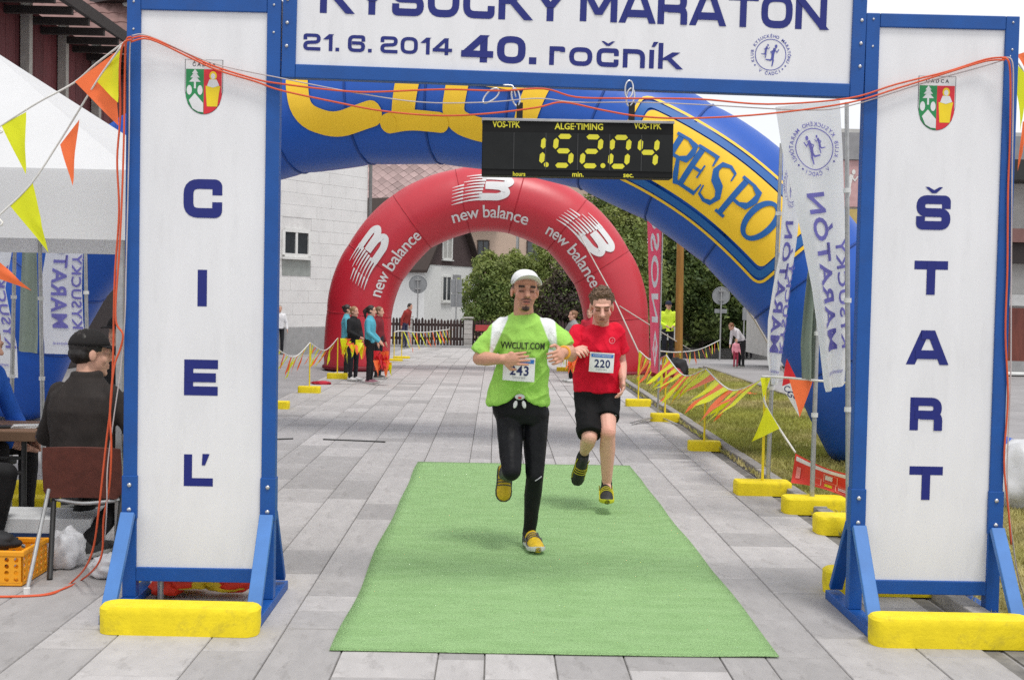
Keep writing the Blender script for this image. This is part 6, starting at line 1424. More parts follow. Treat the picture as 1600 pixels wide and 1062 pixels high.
flag('feather_flag', 'plain grey green flag hanging between the two white flags', 8.75, [(300, 1262), (420, 1262), (480, 1256), (540, 1252), (592, 1255)], [(300, 1285), (420, 1283), (500, 1279), (592, 1277)], flagg, art=False, pole=((1284, 290), (1268, 800)), seed=5)
flag('feather_flag', 'white flag with mirrored blue lettering under the tent edge', 12.0, [(250, 62), (380, 74), (430, 66), (480, 64), (540, 70), (552, 70)], [(250, 128), (380, 130), (450, 128), (500, 130), (545, 136), (555, 137)], flagw, pole=((131, 240), (139, 720)), seed=2, waves=1.2)
flag('feather_flag', 'white flag with mirrored lettering at the left picture edge', 11.2, [(250, -50), (380, -48), (450, -40), (520, -36), (585, -34)], [(250, 22), (380, 21), (450, 8), (480, 14), (540, 26), (590, 28)], flagw, pole=((26, 240), (16, 735)), seed=4, waves=1.2)
flag('feather_flag', 'plain grey green flag between the two white flags under the tent', 11.6, [(250, 34), (380, 33), (450, 30), (520, 28), (548, 27)], [(250, 58), (380, 58), (460, 60), (520, 60), (552, 59)], flagg, art=False, pole=((60, 240), (68, 740)), seed=6)
weight('ballast_block', V(G(139, 720))+V((0, .03, 0)), .6, .2, .12, 'yellow ballast block of the flag pole farthest back under the tent', seed=21)
# red banner
rbn = mat('banner_red', S(236, 84, 116), rough=.55, var=.04, trans=.3); wbn = mat('banner_white', (.78, .76, .78), rough=.6)
rbk = thing('red_banner', G(1022, 657), 'tall narrow red banner with white mirrored letters on a cross base', 'banner')
Yb = G(1022, 657).y; Wb = .62
def bfn(x, y, z=0):                            # obliquely set panel: right edge nearer the path
    a = x/Wb; q0 = P(1004+13*(1-y/2.2), 588, Yb+.5); q1 = P(1028, 580, Yb); bz = P(1020, 584, Yb).z
    fold = .05*sin(pi*min(1, a*2.2))*(1 if a < .45 else 0)
    return V((q0.x+(q1.x-q0.x)*a, q0.y+(q1.y-q0.y)*a-fold-z-(.004 if z else 0), bz+y))
m_ = MB(); n, k = 14, 30; m_.add([bfn(Wb*i/n, 2.2*j/k) for j in range(k+1) for i in range(n+1)], [(j*(n+1)+i, j*(n+1)+i+1, (j+1)*(n+1)+i+1, (j+1)*(n+1)+i) for j in range(k) for i in range(n)]); bc = m_.build('cloth', rbn, rbk, smooth=0)
tx = text2d('NOSO', .42, .03, .95, 1.1, align='LEFT'); put(([(.12+p[1], .62+p[0], .0) for p in tx[0]], tx[1]), lambda x, y, z=0: bfn(x, y, .004), 'lettering', wbn, bc, cell=.08)
put(join2d(stroke([(.16, .3), (.36, .5), (.5, .34), (.34, .12)], .07, True, False), poly2d([(.3, .3), (.36, .38), (.42, .31), (.35, .24)])), lambda x, y, z=0: bfn(x, y, .004), 'diamond_mark', wbn, bc, cell=.08)
m_ = MB(); b0 = G(1022, 657); b1_ = V((P(1029.5, 580, Yb+.03).x, Yb+.03, 0)); b0 = V((b1_.x, b1_.y, 0)); m_.cyl(b0+ZV*.02, b0+ZV*3.0, .013, .01); m_.build('pole', galv, rbk)
for (u, v) in ((985, 661), (1059, 664), (988, 664), (1048, 655)): m_ = MB(); m_.bar(b0+ZV*.06, G(u, v)+ZV*.008, .022, .012); m_.build('base_leg', galv, rbk)

# ================================================================ BUNTING
pens = [mat('pennant_yellow', S(232, 236, 30), rough=.5, var=.05, trans=.35), mat('pennant_orange', S(255, 122, 66), rough=.5, var=.05, trans=.35), mat('pennant_red', S(220, 40, 50), rough=.5, trans=.25), mat('pennant_white', (.75, .75, .76), rough=.5, trans=.3)]
cordm = mat('bunting_tape', (.72, .7, .66), rough=.7)
def pennant(a, b, tip, m, par, rip=.02, seed=0, n=6, nm='pennant'):
    a, b, tip = V(a), V(b), V(tip); nrm_ = (b-a).cross(tip-a); nrm_ = nrm_.normalized() if nrm_.length > 1e-9 else YV
    vs = []; idx = {}; L_ = (tip-(a+b)/2).length
    for i in range(n+1):
        for j in range(n+1-i):
            w_ = i/n; q = a.lerp(b, (j/(n-i)) if n > i else 0).lerp(tip, w_); q = q+nrm_*(rip*L_*5*w_*mnoise.noise(V((seed*1.7+j*.5, w_*2.2+seed, seed)))+rip*sin(w_*4+j*1.2+seed)*w_); idx[(i, j)] = len(vs); vs.append(q)
    fs = []
    for i in range(n):
        for j in range(n-i):
            fs.append((idx[(i, j)], idx[(i, j+1)], idx[(i+1, j)]))
            if j < n-i-1: fs.append((idx[(i, j+1)], idx[(i+1, j+1)], idx[(i+1, j)]))
    return MB().add(vs, fs).build(nm, m, par, smooth=0)
def bunting(label, pts, npen, L_, W_, blow, seed=0, r=.008, start=.04, end=.96, cols=(0, 1), rand=.3):
    sp_ = spline(pts, 10); t = thing('bunting', pts[len(pts)//2], label, 'bunting', 'strings of orange and yellow pennants')
    MB().tube(sp_, r, 5).build('cord', cordm, t, smooth=0); rg = random.Random(seed)
    cum = [0]
    for i in range(1, len(sp_)): cum.append(cum[-1]+(sp_[i]-sp_[i-1]).length)
    def at(d):
        d = min(max(d, 0), cum[-1]-1e-5); i = max(k for k in range(len(cum)) if cum[k] <= d); return sp_[i].lerp(sp_[min(i+1, len(sp_)-1)], (d-cum[i])/max(1e-6, cum[min(i+1, len(cum)-1)]-cum[i]))
    for k in range(npen):
        d = cum[-1]*(start+(end-start)*(k+.5)/npen)+rg.uniform(-.1, .1)*W_; a, b = at(d-W_/2), at(d+W_/2); bl = V(blow)+V((rg.uniform(-1, 1), rg.uniform(-1, 1), rg.uniform(-.3, .3)))*rand
        tip = (a+b)/2+bl.normalized()*L_*rg.uniform(.85, 1.1); pennant(a, b, tip, pens[cols[k % len(cols)]], t, .02, seed*10+k)
    return t
yp = mat('post_yellow', S(232, 208, 30), rough=.6, var=.08, dirt=.15)
def post(u, v, vtop, label, L_=.5, W_=.16, H_=.1, r=.011):
    b = G(u, v); b.y += W_/2; t = thing('bunting_post', b, label, 'post', 'yellow bunting posts with concrete feet'); tp = P(u, vtop, b.y); 
    m_ = MB(); m_.cyl(b+ZV*(H_-.01), V((b.x, b.y, tp.z)), r, n=10); m_.build('pole', yp, t, smooth=40)
    o = weight('foot', b, L_, W_, H_, None, seed=int(u), r=.03); del o['group']; 
    if 'category' in o: del o['category']
    o.parent = t; o.location = (0, 0, 0); return V((b.x, b.y, tp.z))
pA = post(998, 635, 548, 'farthest yellow bunting post on the right side of the path', .36)
pB = post(1040, 659, 555, 'yellow bunting post behind the red banner foot', .36)
pC = post(1102, 705, 576, 'yellow bunting post in the middle of the right hand row', .33)
pD = post(1195, 775, 590, 'nearest yellow bunting post beside the narrow white flag', .44, .2, .11)
p1 = post(482, 614, 535, 'yellow bunting post between the left pillar and the girls', .34)
p2 = post(430, 639, 545, 'yellow bunting post half hidden by the left pillar', .34)
p3 = post(526, 592, 528, 'yellow bunting post directly left of the girls', .36)
p4 = post(615, 564, 519, 'left one of two yellow posts beyond the red arch', .4, .16, .05)
p5 = post(627, 560, 517, 'right one of two yellow posts beyond the red arch', .4, .16, .05)
p6 = post(885, 580, 520, 'yellow bunting post between the two runners', .4, .16, .08)
weight('ballast_block', (2.36, 8.72, 0), .46, .2, .12, 'yellow ballast block of the grey green flag pole', seed=31)
weight('ballast_block', (2.40, 7.98, 0), .46, .22, .12, 'yellow ballast block half hidden by the start pillar', seed=32)
weight('ballast_block', G(52, 786)+V((0, .1, 0)), .4, .18, .14, 'farther of two yellow ballast blocks beneath the table', seed=33)
weight('ballast_block', G(40, 812)+V((0, .1, 0)), .36, .18, .14, 'nearer of two yellow ballast blocks beneath the table', seed=34)
mid = lambda a, b, dz: (a+b)/2-ZV*dz
bunting('string of pennants on the right between the farthest post and the red banner', [pA, mid(pA, pB, .1), pB], 9, .4, .18, (-.35, 0, -1), 1)
bunting('string of pennants on the right from the red banner to the middle post', [pB, mid(pB, pC, .16), pC], 15, .4, .22, (-.8, 0, -.8), 2)
bunting('string of pennants on the right from the middle post to the nearest post', [pC, mid(pC, pD, .16), pD], 11, .44, .27, (-1.0, 0, -.8), 3)
bunting('string of pennants left of the path beside the left pillar', [p2, mid(p2, p1, .16), p1], 9, .34, .1, (-.5, 0, -1), 4)
bunting('string of pennants left of the path leading to the girls', [p1, mid(p1, p3, .17), p3], 9, .34, .1, (-.35, 0, -1), 5)
sgp = P(712, 513, 47.8)
bunting('string of pennants beyond the red arch leading to the rectangular sign', [p4, p5, P(665, 519, 36), sgp], 14, .55, .32, (.3, 0, -1), 6, r=.015)
rsp = P(1125, 531, 47.5)
bunting('string of small pennants along the road to the round sign on the right', [P(1028, 548, 22), P(1060, 550, 27), P(1095, 545, 36), rsp], 13, .42, .3, (.3, 0, -1), 7, r=.015)
bunting('short string of pennants behind the hands of the runners', [p6, V((.98+.4, 24.6, .65)), pA+V((-.9, 2.4, -.1))], 7, .36, .12, (-.2, 0, -1), 8)
# near strings tied to the gate
def hand_bunting(label, cord, tris, Y=5.9, r=.005, extra=()):
    t = thing('bunting', P(cord[0][0], cord[0][1], Y), label, 'bunting', 'strings of orange and yellow pennants'); MB().tube(spline([P(u, v, Y+dy) for u, v, dy in cord]+[V(q) for q in extra], 6), r, 5).build('cord', cordm, t, smooth=0)
    for k, (a, b, tp, c_, dy) in enumerate(tris): pennant(P(*a, Y+dy), P(*b, Y+dy), P(*tp, Y+dy-.03), pens[c_], t, .012, k+3, 8)
    return t
hand_bunting('upper bunting string from the left pillar with orange and yellow pennants', [(200, 62, -.15), (150, 100, -.05), (115, 130, 0), (60, 160, 0), (0, 197, .0), (-30, 215, 0)], [((117, 128), (180, 82), (184, 196), 1, -.08), ((2, 196), (41, 175), (39, 272), 0, 0)], extra=((-3.8, 6.3, 2.1), (-5.0, 6.9, 2.15)))
hand_bunting('lower bunting string from the left pillar hanging down across the tent', [(190, 72, -.15), (152, 126, -.1), (95, 218, 0), (48, 288, 0), (0, 335, 0), (-30, 362, 0)], [((152, 128), (188, 76), (183, 160), 0, -.12), ((94, 226), (124, 187), (112, 290), 1, 0), ((16, 322), (51, 285), (76, 395), 0, 0), ((-18, 430), (-14, 398), (50, 454), 1, 0)], extra=((-3.8, 6.35, 1.6), (-5.0, 6.9, 1.75)))
hand_bunting('bunting end tied to the top of the start pillar at the right edge', [(1578, 88, -.1), (1590, 98, 0), (1604, 118, 0)], [((1580, 90), (1606, 120), (1596, 205), 0, -.05), ((1588, 86), (1606, 80), (1606, 112), 1, .05), ((1598, 190), (1608, 190), (1590, 268), 1, .02)])
hand_bunting('white tape with a large yellow pennant running down to the red advert', [(1194, 592, .9), (1193, 615, .9), (1198, 636, .9), (1217, 668, .9), (1243, 707, .8)], [((1198, 635), (1218, 669), (1175, 690), 0, .88)], Y=8.6, r=.009)
hand_bunting('white tape with a large orange pennant between the flag poles', [(1190, 588, .9), (1230, 590, .6), (1270, 594, .1), (1300, 596, 0), (1326, 598, -.4)], [((1233, 592), (1270, 595), (1250, 652), 1, .15), ((1188, 590), (1204, 590), (1193, 622), 0, .85)], Y=8.6, r=.009)
rw = thing('red_white_pennant', P(1232, 600, 9.3), 'red and white pennant with dark print hanging behind the orange one', 'pennant')
pennant(P(1222, 603, 9.3), P(1246, 594, 9.3), P(1229, 560, 9.3), pens[2], rw, .01, 3, nm='red_half'); pennant(P(1222, 604, 9.3), P(1246, 595, 9.3), P(1250, 652, 9.27), pens[3], rw, .01, 5, nm='white_half')
for q_, tx in ((P(1229, 612, 9.24), 'C.'), (P(1238, 622, 9.24), 'GO')): put(text2d(tx, .05, .02), flat(q_, (1, 0, -.4), (.4, 0, 1)), 'lettering', MATS['bib_navy'], rw)

# red advert lying low by the kerb
ad = thing('advert_sheet', P(1285, 770, 9.2), 'red advert sheet with white strip hanging low beside the kerb', 'banner')
def afn(x, y, z=0):
    a = x; b_ = y; ul = 1243-7*(1-b_); tl, tr2 = 708+46*(1-b_), 742+40*(1-b_); u = ul+(1334-ul)*a; v = tl+(tr2-tl)*a+10*sin(pi*a)*(b_-.5)
    q = P(u, v, 9.25-.5*a+.03*sin(a*9)+.02*sin(b_*5)); q.y -= z+(.006 if z else 0); return q
m_ = MB(); n, k = 16, 8; m_.add([afn(i/n, j/k) for j in range(k+1) for i in range(n+1)], [(j*(n+1)+i, j*(n+1)+i+1, (j+1)*(n+1)+i+1, (j+1)*(n+1)+i) for j in range(k) for i in range(n)]); ao = m_.build('sheet', mat('advert_red', S(226, 62, 44), rough=.5, var=.06), ad, smooth=0)
adf = lambda x, y, z=0: afn(x, y, .001); rc = lambda a, b, c, d: poly2d([(a, c), (b, c), (b, d), (a, d)])
aw = mat('advert_white', (.75, .72, .7), rough=.5)
put(rc(.02, .98, .78, .93), adf, 'white_strip', aw, ao, cell=.06)
for (a, b, c, d) in ((.3, .46, .12, .42), (.5, .72, .36, .7), (.7, .92, .08, .34)): put(join2d(stroke([(a, c), (b, c), (b, d), (a, d)], .014, True, False)), lambda x, y, z=0: afn(x, y, .002), 'frame_line', mat('advert_pink', S(244, 170, 140)), ao, cell=.05)
put(rc(.52, .64, .45, .66), lambda x, y, z=0: afn(x, y, .003), 'picture_box', aw, ao, cell=.06); put(rc(.52, .64, .14, .26), lambda x, y, z=0: afn(x, y, .003), 'picture_box', pens[0], ao, cell=.06); put(rc(.05, .12, .2, .6), lambda x, y, z=0: afn(x, y, .003), 'picture_box', mat('advert_pink2', S(240, 150, 140)), ao, cell=.06)
put(rc(.74, .89, .16, .2), lambda x, y, z=0: afn(x, y, .003), 'text_line', aw, ao, cell=.06); put(rc(.74, .89, .23, .27), lambda x, y, z=0: afn(x, y, .003), 'text_line', aw, ao, cell=.06)

# ================================================================ ROAD SIGNS AND POLES
sgm = mat('sign_back_grey', (.3, .31, .32), rough=.5, metal=.4, var=.1)
def roundsign(u, vdisc, vb, Y, label, plate=False, d=.7):
    c = P(u, vdisc, Y); zb = TZ(c.x, Y)-.03; t = thing('road_sign', (c.x, Y, zb), label, 'road sign')
    m_ = MB(); m_.cyl((c.x, Y, zb), (c.x, Y, c.z+d*.45), .03, n=10); m_.build('post', galv, t, smooth=40)
    m_ = MB(); m_.cyl((c.x, Y+.04, c.z), (c.x, Y+.055, c.z), d/2, n=40); dk = m_.build('sign_plate', sgm, t, smooth=40)
    m_ = MB(); m_.tube([V((c.x+d/2*cos(a), Y+.035, c.z+d/2*sin(a))) for a in [2*pi*k/40 for k in range(41)]], .014, 6, caps=False); m_.build('rim', sgm, dk, smooth=0)
    for dz in (-.18, .18): m_ = MB(); m_.box((c.x, Y+.0, c.z+dz), (.22, .1, .05)); m_.build('clamp', galv, t)
    if plate: m_ = MB(); m_.box((c.x, Y+.04, c.z-.62), (.5, .02, .16)); m_.build('sign_plate', sgm, t, bevel=.01)
    return t
roundsign(653, 444, 542, 47.5, 'round grey sign back on a post in front of the white house')
roundsign(1127, 462, 560, 48, 'round grey sign back with a small plate by the road on the right', True)
c = P(713, 458, 48); zb = TZ(c.x, 48); t = thing('road_sign', (c.x, 48, zb), 'rectangular grey sign back beside the house window', 'road sign')
m_ = MB(); m_.cyl((c.x, 48, zb-.03), (c.x, 48, c.z+.6), .03, n=10); m_.build('post', galv, t, smooth=40)
for z0, z1 in ((-.55, -.02), (.02, .55)): m_ = MB(); m_.box((c.x, 48.045, c.z+(z0+z1)/2), (.44, .02, z1-z0)); m_.build('sign_plate', sgm, t, bevel=.02)
c = P(1163, 478, 49); zb = TZ(c.x, 49); t = thing('parking_sign', (c.x, 49, zb), 'narrow parking sign with a plate beside the man in pale blue', 'road sign')
m_ = MB(); m_.cyl((c.x, 49, zb-.03), (c.x, 49, c.z+.55), .028, n=10); m_.build('post', galv, t, smooth=40)
m_ = MB(); m_.box((c.x, 48.95, c.z+.28), (.17, .02, .5)); q = m_.build('sign_plate', mat('sign_blue', S(30, 60, 120), rough=.5), t, bevel=.01); put(text2d('P', .26, .03), flat((c.x, 48.938, c.z+.15), (1, 0, 0), (0, 0, 1)), 'letter', whitef, q)
m_ = MB(); m_.box((c.x+.02, 48.95, c.z-.33), (.2, .02, .5)); m_.build('sign_plate', sgm, t, bevel=.01)
wp = GT(1060, 575); tpz = 6.2; m_ = MB(); m_.cyl(wp-ZV*.05, wp+V((-.06, 0, tpz)), .095, .07, 14); tag(m_.build('utility_pole', mat('pole_wood', S(150, 108, 50), rough=.85, var=.25, scale=3, stretch=(5, 5, .4)), None, smooth=40, loc=wp), 'slim brown wooden pole right of the red banner', 'pole')
lp = V((gx(807, 56), 56, TZ(0, 56))); m_ = MB(); m_.cyl(lp-ZV*.05, lp+ZV*9, .09, .06, 12); tag(m_.build('lamp_pole', galv, None, smooth=40, loc=lp), 'pale grey lamp pole above the white cap of the runner', 'pole')
rp_ = GT(1336, 600); m_ = MB(); rp_ = V((7.6, 25.0, 0)); m_.cyl(rp_-ZV*.02, rp_+ZV*7, .1, .09, 12); tag(m_.build('timber_pole', MATS['pole_wood'], None, smooth=40, loc=rp_), 'brown wooden pole beside the shop building at the right pillar', 'pole')
bd = P(1042, 518, 53.2); t = thing('notice_board', (bd.x, 53.2, TZ(bd.x, 53)), 'white notice board with black capitals behind the police officer', 'sign')
m_ = MB(); m_.box((bd.x, 53.2, bd.z), (1.3, .04, .75)); q = m_.build('board', whitef, t)
for k, (tx, dz) in enumerate((('PO', .1), ('4A', -.14), ('PREZ', -.34))): put(text2d(tx, .17, .03, .9, align='LEFT'), flat((bd.x-.6, 53.17, bd.z+dz), (1, 0, 0), (0, 0, 1)), 'lettering', MATS['ink'], q)
for sx in (-.5, .5): m_ = MB(); m_.cyl((bd.x+sx, 53.25, TZ(bd.x, 53)-.05), (bd.x+sx, 53.25, bd.z), .03, n=8); m_.build('leg', galv, t)
wf = thing('white_fence', (13.2, 57, TZ(13, 57)), 'pale fence of upright slats right of the man in pale blue', 'fence')
for k in range(34): m_ = MB(); X = 12.2+k*.16; zb = TZ(X, 57); m_.box((X, 57, zb+1.25), (.09, .03, 2.5)); m_.build('slat', mat('slat_pale', (.5, .47, .44), rough=.8, dirt=.15), wf)
for zr in (.4, 2.1): m_ = MB(); m_.box((14.9, 57.04, TZ(14, 57)+zr), (5.7, .04, .1)); m_.build('rail', MATS['slat_pale'], wf)

# ================================================================ TABLE CORNER UNDER THE TENT
tb = thing('folding_table', (-3.3, 7.45, 0), 'brown folding table with papers at the left edge under the tent', 'table')
wood = mat('table_wood', (.22, .12, .07), rough=.6, var=.2, scale=5, stretch=(.5, 6, 6)); blkm = mat('tube_black', (.02, .02, .02), rough=.5)
zt = .66; m_ = MB(); m_.box((-3.42, 7.5, zt), (1.3, .55, .03)); m_.build('tabletop', wood, tb, bevel=.006)
m_ = MB(); m_.box((-3.42, 7.23, zt-.02), (1.31, .018, .06)); m_.build('edge_band', mat('table_edge', (.16, .09, .05), rough=.6), tb, bevel=.004)
for x_ in (-2.86, -3.95):
    for y_ in (7.3, 7.7): m_ = MB(); m_.cyl((x_, y_, 0), (x_, y_, zt-.01), .016, n=10); m_.build('leg', galv if x_ < -3 else blkm, tb)
for zz in (.5, .41): m_ = MB(); m_.cyl((-3.95, 7.3, zz), (-2.86, 7.3, zz), .012, n=8); m_.build('crossbar', blkm, tb)
paper = mat('paper_white', (.75, .75, .74), rough=.7)
for (x_, y_, rz_, lab) in ((-2.9, 7.4, .2, 'stack of white papers on the table beside the black jacket'), (-3.2, 7.38, -.3, 'white paper in front of the writing person')):
    m_ = MB()
    for k in range(5): m_.box((x_+k*.004, y_, zt+.0165+k*.0035), (.15, .1, .003), rz=rz_+k*.05)
    tag(m_.build('paper_stack', paper), lab, 'paper')
m_ = MB(); m_.box((-3.02, 7.34, zt+.024), (.12, .06, .016), rz=.3); tag(m_.build('black_case', blkm, bevel=.005), 'small black case lying on the table between the papers', 'case')
ch = thing('chair', (-2.27, 6.8, 0), 'chair with a brown red backrest and black legs under the seated man', 'chair')
cf = mat('chair_fabric', (.115, .032, .022), rough=.9, var=.2, scale=20, bump=.3, bscale=300)
m_ = MB(); rg_ = []
for j in range(9):
    a = j/8; w_ = (.215 if a > .1 else .19)+.006*sin(a*3); zc = .37+a*.285; rg_.append([V((-2.285+w_*cos(q)*(1 if abs(cos(q)) < .9 else 1), 6.68-.03*a+.05*(cos(q)**2)*-1+.022*sin(q)+.04, zc)) for q in [2*pi*k/24 for k in range(24)]])
m_.loft(rg_); o = m_.build('backrest', cf, ch, smooth=60); fix_normals(o)
m_ = MB(); m_.box((-2.28, 6.93, .40), (.42, .42, .05)); m_.build('seat', cf, ch, bevel=.02)
for (a, b) in (((-2.47, 6.74, .39), (-2.33-.0, 6.3, .0)), ((-2.09, 6.74, .39), (-2.0, 6.32, .0)), ((-2.45, 7.1, .39), (-2.5, 7.25, 0)), ((-2.1, 7.1, .39), (-2.05, 7.25, 0))): m_ = MB(); m_.cyl(a, b, .0145, n=10); m_.build('leg', blkm, ch, smooth=40)
m_ = MB(); m_.tube(spline([V((-2.46, 6.70, .36)), V((-2.28, 6.66, .345)), V((-2.09, 6.70, .36))], 5), .011, 8); m_.build('back_rail', galv, ch, smooth=0)
sk_ = thing('leaning_rod', G(42, 927), 'thin grey metal rod leaning from the yellow crate to the chair', 'rod'); m_ = MB(); a_ = G(42, 927); m_.cyl(a_+ZV*.01, P(76, 765, 6.55), .011, n=10); m_.build('rod', galv, sk_); m_ = MB(); m_.cyl(a_, a_+ZV*.03, .017, n=10); m_.build('rubber_tip', whitef, sk_)  # loose rod built in place of a slanting table strut
# yellow crate with holes
crm = mat('crate_yellow', S(238, 160, 20), rough=.5, var=.08, dirt=.1)
c0 = V((-2.69, 6.32, 0)); cr_ = thing('crate', c0, 'yellow orange plastic crate with round holes at the left edge', 'crate')
def holed(o, ex, ez, W, H_, nx, nz, r, name):
    """wall with real holes: quads between cells and ring faces round each hole"""
    m_ = MB(); ny = ex.cross(ez).normalized(); cw, chh = W/nx, H_/nz; n = 12
    for i in range(nx):
        for j in range(nz):
            cx_, cz_ = (i+.5)*cw, (j+.5)*chh; sq = []; ci = []
            for k in range(n):
                a = 2*pi*(k+.5)/n; dx, dz = cos(a), sin(a); f = 1/max(abs(dx), abs(dz)); sq.append((cx_+dx*f*cw/2, cz_+dz*f*chh/2)); ci.append((cx_+dx*r, cz_+dz*r))
            for lay in (0, .005): pass
            A_ = [o+ex*p[0]+ez*p[1] for p in sq]; B2 = [o+ex*p[0]+ez*p[1] for p in ci]; C2 = [q+ny*.006 for q in B2]; D2 = [q+ny*.006 for q in A_]
            m_.add(A_+B2+C2+D2, [(k, (k+1) % n, n+(k+1) % n, n+k) for k in range(n)]+[(n+k, n+(k+1) % n, 2*n+(k+1) % n, 2*n+k) for k in range(n)]+[(2*n+k, 2*n+(k+1) % n, 3*n+(k+1) % n, 3*n+k) for k in range(n)])
            # corner triangles left open by the polygonal cell are closed with a small plate
    return m_.build(name, crm, cr_)
hx, hy, hH = .27, .17, .17
holed(c0+V((-hx, -hy, .02)), XV, ZV, 2*hx, hH-.035, 11, 4, .0125, 'front_wall'); holed(c0+V((hx, -hy, .02)), YV, ZV, 2*hy, hH-.035, 6, 4, .0125, 'side_wall'); holed(c0+V((-hx, hy, .02)), XV, ZV, 2*hx, hH-.035, 11, 4, .0125, 'back_wall'); holed(c0+V((-hx, -hy, .02)), YV, ZV, 2*hy, hH-.035, 6, 4, .0125, 'side_wall')
m_ = MB(); m_.box(c0+ZV*.012, (2*hx+.01, 2*hy+.01, .02)); m_.build('base', crm, cr_, bevel=.006)
m_ = MB()
for (dx, dy, sx, sy) in ((0, -hy, 2*hx+.03, .02), (0, hy, 2*hx+.03, .02), (-hx, 0, .02, 2*hy-.02), (hx, 0, .02, 2*hy-.02)): m_.box(c0+V((dx, dy, hH)), (sx, sy, .03))
m_.build('rim', crm, cr_, bevel=.006)
def lump(name, c, r, m, label, cat, seed=0, amp=.25, n=34, fr=2.2, part=None):
    mb = MB(); mb.ball((0, 0, 0), 1, n, n//2+2); c = V(c); vs = []
    for v in mb.v:
        p = V(v); k = 1+amp*mnoise.noise(p*fr+V((seed, seed*2, 0)))+amp*.6*abs(mnoise.noise(p*fr*2.3+V((seed, 0, 3)))); q = V((p.x*r[0]*k, p.y*r[1]*k, p.z*r[2]*k)); q.z = max(q.z, -r[2]*.62); vs.append(c+q)
    mb.v = [tuple(v) for v in vs]; o = mb.build(name, m, part, smooth=0, loc=c)
    if part is None: tag(o, label, cat)
    return o
plas = mat('plastic_white', (.72, .72, .74), rough=.4, var=.06, trans=.2)
lump('dark_bag', c0+V((.0, .02, .19)), (.17, .11, .06), mat('bag_dark', (.02, .02, .022), rough=.8), 'black cloth bag lying in the yellow crate', 'bag', 3)
lump('plastic_bag', V((-2.36, 6.6, .08)), (.1, .09, .12), plas, 'crumpled white plastic bag behind the yellow crate', 'bag', 5, .35)
lump('plastic_bag', V((-2.03, 6.4, .05)), (.11, .09, .07), plas, 'crumpled white plastic bag beside the left pillar foot', 'bag', 8, .35)
bxm = MB(); bxm.box((-2.62, 7.05, .11), (.62, .36, .21)); bo = bxm.build('carton', mat('carton_white', (.68, .69, .7), rough=.6), None, bevel=.006, loc=V((-2.62, 7.05, 0))); tag(bo, 'white carton with a dark blue band under the table', 'box')
bxm = MB(); bxm.box((-2.62, 6.8685, .10), (.6, .002, .06)); bb_ = bxm.build('blue_band', mat('band_blue', S(40, 60, 100), rough=.5), bo); put(text2d('ink paper', .022, .01), flat((-2.42, 6.866, .09), (1, 0, 0), (0, 0, 1)), 'lettering', whitef, bb_)
# crumpled bunting heap behind the left pillar
hp_ = thing('bunting_heap', (-1.5, 6.02, 0), 'crumpled heap of red, orange and yellow pennants behind the CIEĽ pillar', 'bunting')
rg = random.Random(8)
hm = [mat('heap_red', S(245, 66, 40), rough=.5, trans=.2), mat('heap_yellow', S(240, 210, 50), rough=.5, trans=.2), mat('heap_white', (.7, .66, .66), rough=.5)]
for k in range(16):
    lump('crumpled_pennant', V((-1.66+rg.random()*.36, 6.02+rg.uniform(-.06, .1), .05+rg.random()*.05)), (rg.uniform(.05, .1), rg.uniform(.04, .07), rg.uniform(.03, .06)), hm[(0, 0, 1, 0, 2)[k % 5]], None, None, k*3, .45, 16, 2.4, part=hp_)
m_ = MB(); m_.cyl((-1.64, 5.92, 0), (-1.64, 5.92, .13), .016, n=10); m_.build('peg', galv, hp_)
# bunting bundles carried by the girls
def bundle(c, r, n, cols, label, seed):
    t = thing('bunting_bundle', c, label, 'bunting', 'bundles of pennants held by the girls'); rg = random.Random(seed); c = V(c)
    for k in range(n):
        a = c+V((rg.uniform(-1, 1)*r[0], rg.uniform(-1, 1)*r[1], rg.uniform(-1, 1)*r[2])); d_ = V((rg.uniform(-.5, .5), rg.uniform(-.5, .2), -1)).normalized(); s_ = V((rg.uniform(-1, 1), rg.uniform(-1, 1), 0)).normalized()
        pennant(a-s_*.06, a+s_*.06, a+d_*rg.uniform(.16, .3), pens[cols[k % len(cols)]], t, .04, k+seed, 4)
    return t
bundle(P(552, 536, 20.0), (.18, .1, .08), 20, (0, 0, 1), 'bundle of yellow pennants held by the girl in black', 1)
bundle(P(596, 555, 20.0), (.09, .08, .1), 20, (2, 1, 2), 'bundle of red and orange pennants held by the girl in turquoise', 2)
bundle(P(606, 566, 20.0), (.05, .05, .05), 5, (0, 1), 'small tail of yellow pennants right of the red bundle', 3)
bundle(P(896, 556, 20.6), (.06, .06, .1), 14, (1, 1, 0), 'bundle of orange pennants behind the hand of the runner in red', 4)
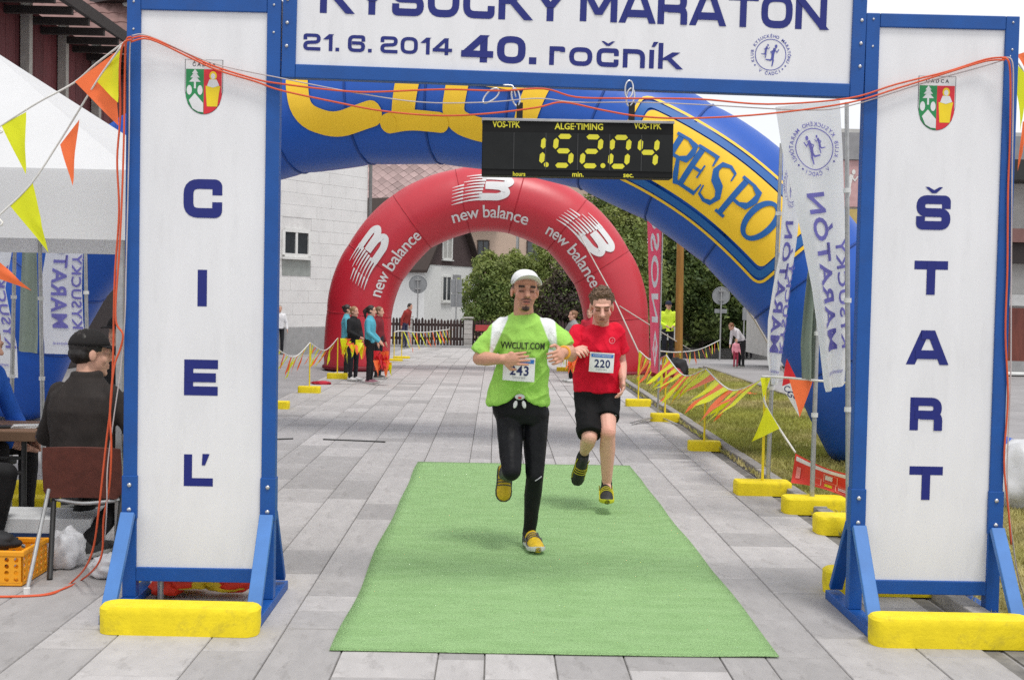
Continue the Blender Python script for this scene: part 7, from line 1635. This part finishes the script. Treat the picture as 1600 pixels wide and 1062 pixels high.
# things lying about
q = G(1052, 592); lump('backpack', q+V((.1, .3, .16)), (.22, .15, .22), mat('bag_black', (.018, .018, .02), rough=.8), 'black backpack standing on the grass behind the bunting', 'bag', 4, .3)
lump('red_bag', q+V((-.12, 0, .1)), (.28, .2, .16), mat('bag_red', S(170, 50, 70), rough=.7), 'dark red bag lying in front of the black backpack', 'bag', 6, .3)
lump('red_cloth', G(502, 600)+ZV*.02, (.16, .1, .035), mat('cloth_red_small', S(190, 40, 60), rough=.8), 'small red cloth lying on the asphalt left of the girls', 'cloth', 9, .35)
lump('white_sack', V((4.05, 9.05, .2)), (.3, .25, .3), plas, 'white sack on the grass at the right picture edge', 'sack', 12, .25)
lump('orange_cloth', G(1165, 618)+ZV*.02, (.16, .1, .035), pens[1], 'flat orange pennants lying on the grass', 'pennant', 14, .4)
for (u, v, lab) in ((1180, 548, 'first small orange cone by the pale fence'), (1225, 552, 'second small orange cone near the narrow white flag')):
    pass
pm_ = MB(); q = G(548, 690)
for (a, b) in (((505, 686), (602, 690)), ((428, 686), (458, 685))):
    A_, B2 = G(*a, .006), G(*b, .006); pts = [A_.lerp(B2, k/8)+V((0, .02*mnoise.noise(V((k, a[0], 0))), 0)) for k in range(9)]; o = MB().tube(pts, .008, 6).build('ground_cable', blkm, None, smooth=0); tag(o, 'thin dark cord lying on the paving left of the carpet' if a[0] > 450 else 'short dark cord end on the paving beside the left pillar', 'cord')

# plain chairs under the other seated people
def plain_chair(c, ang, sz, label):
    c = V(c); t = thing('chair', c, label, 'chair', 'plain black chairs at the officials table'); f = V((sin(ang), -cos(ang), 0)); r = V((cos(ang), sin(ang), 0)); R3 = Matrix((r, f, ZV)).transposed()
    MB().box(c+f*.06+ZV*(sz-.02), (.4, .4, .035), M=R3).build('seat', blkm, t, bevel=.01)
    MB().box(c-f*.2+ZV*(sz+.3), (.38, .025, .24), M=R3).build('backrest', blkm, t, bevel=.01)
    for a_ in (-.17, .17):
        MB().cyl(c+r*a_-f*.2, c+r*a_-f*.2+ZV*(sz+.42), .012, n=8).build('leg', galv, t); MB().cyl(c+r*a_+f*.23, c+r*a_+f*.23+ZV*(sz-.03), .012, n=8).build('leg', galv, t)
plain_chair((-3.43, 7.75, 0), RAD(70), .42, 'black chair under the writing person')
plain_chair((-2.72, 8.75, 0), RAD(-20), .46, 'black chair under the person in black behind the seated man')
plain_chair((-3.17, 6.72, 0), RAD(88), .39, 'black chair at the left picture edge beneath the person in black trousers')
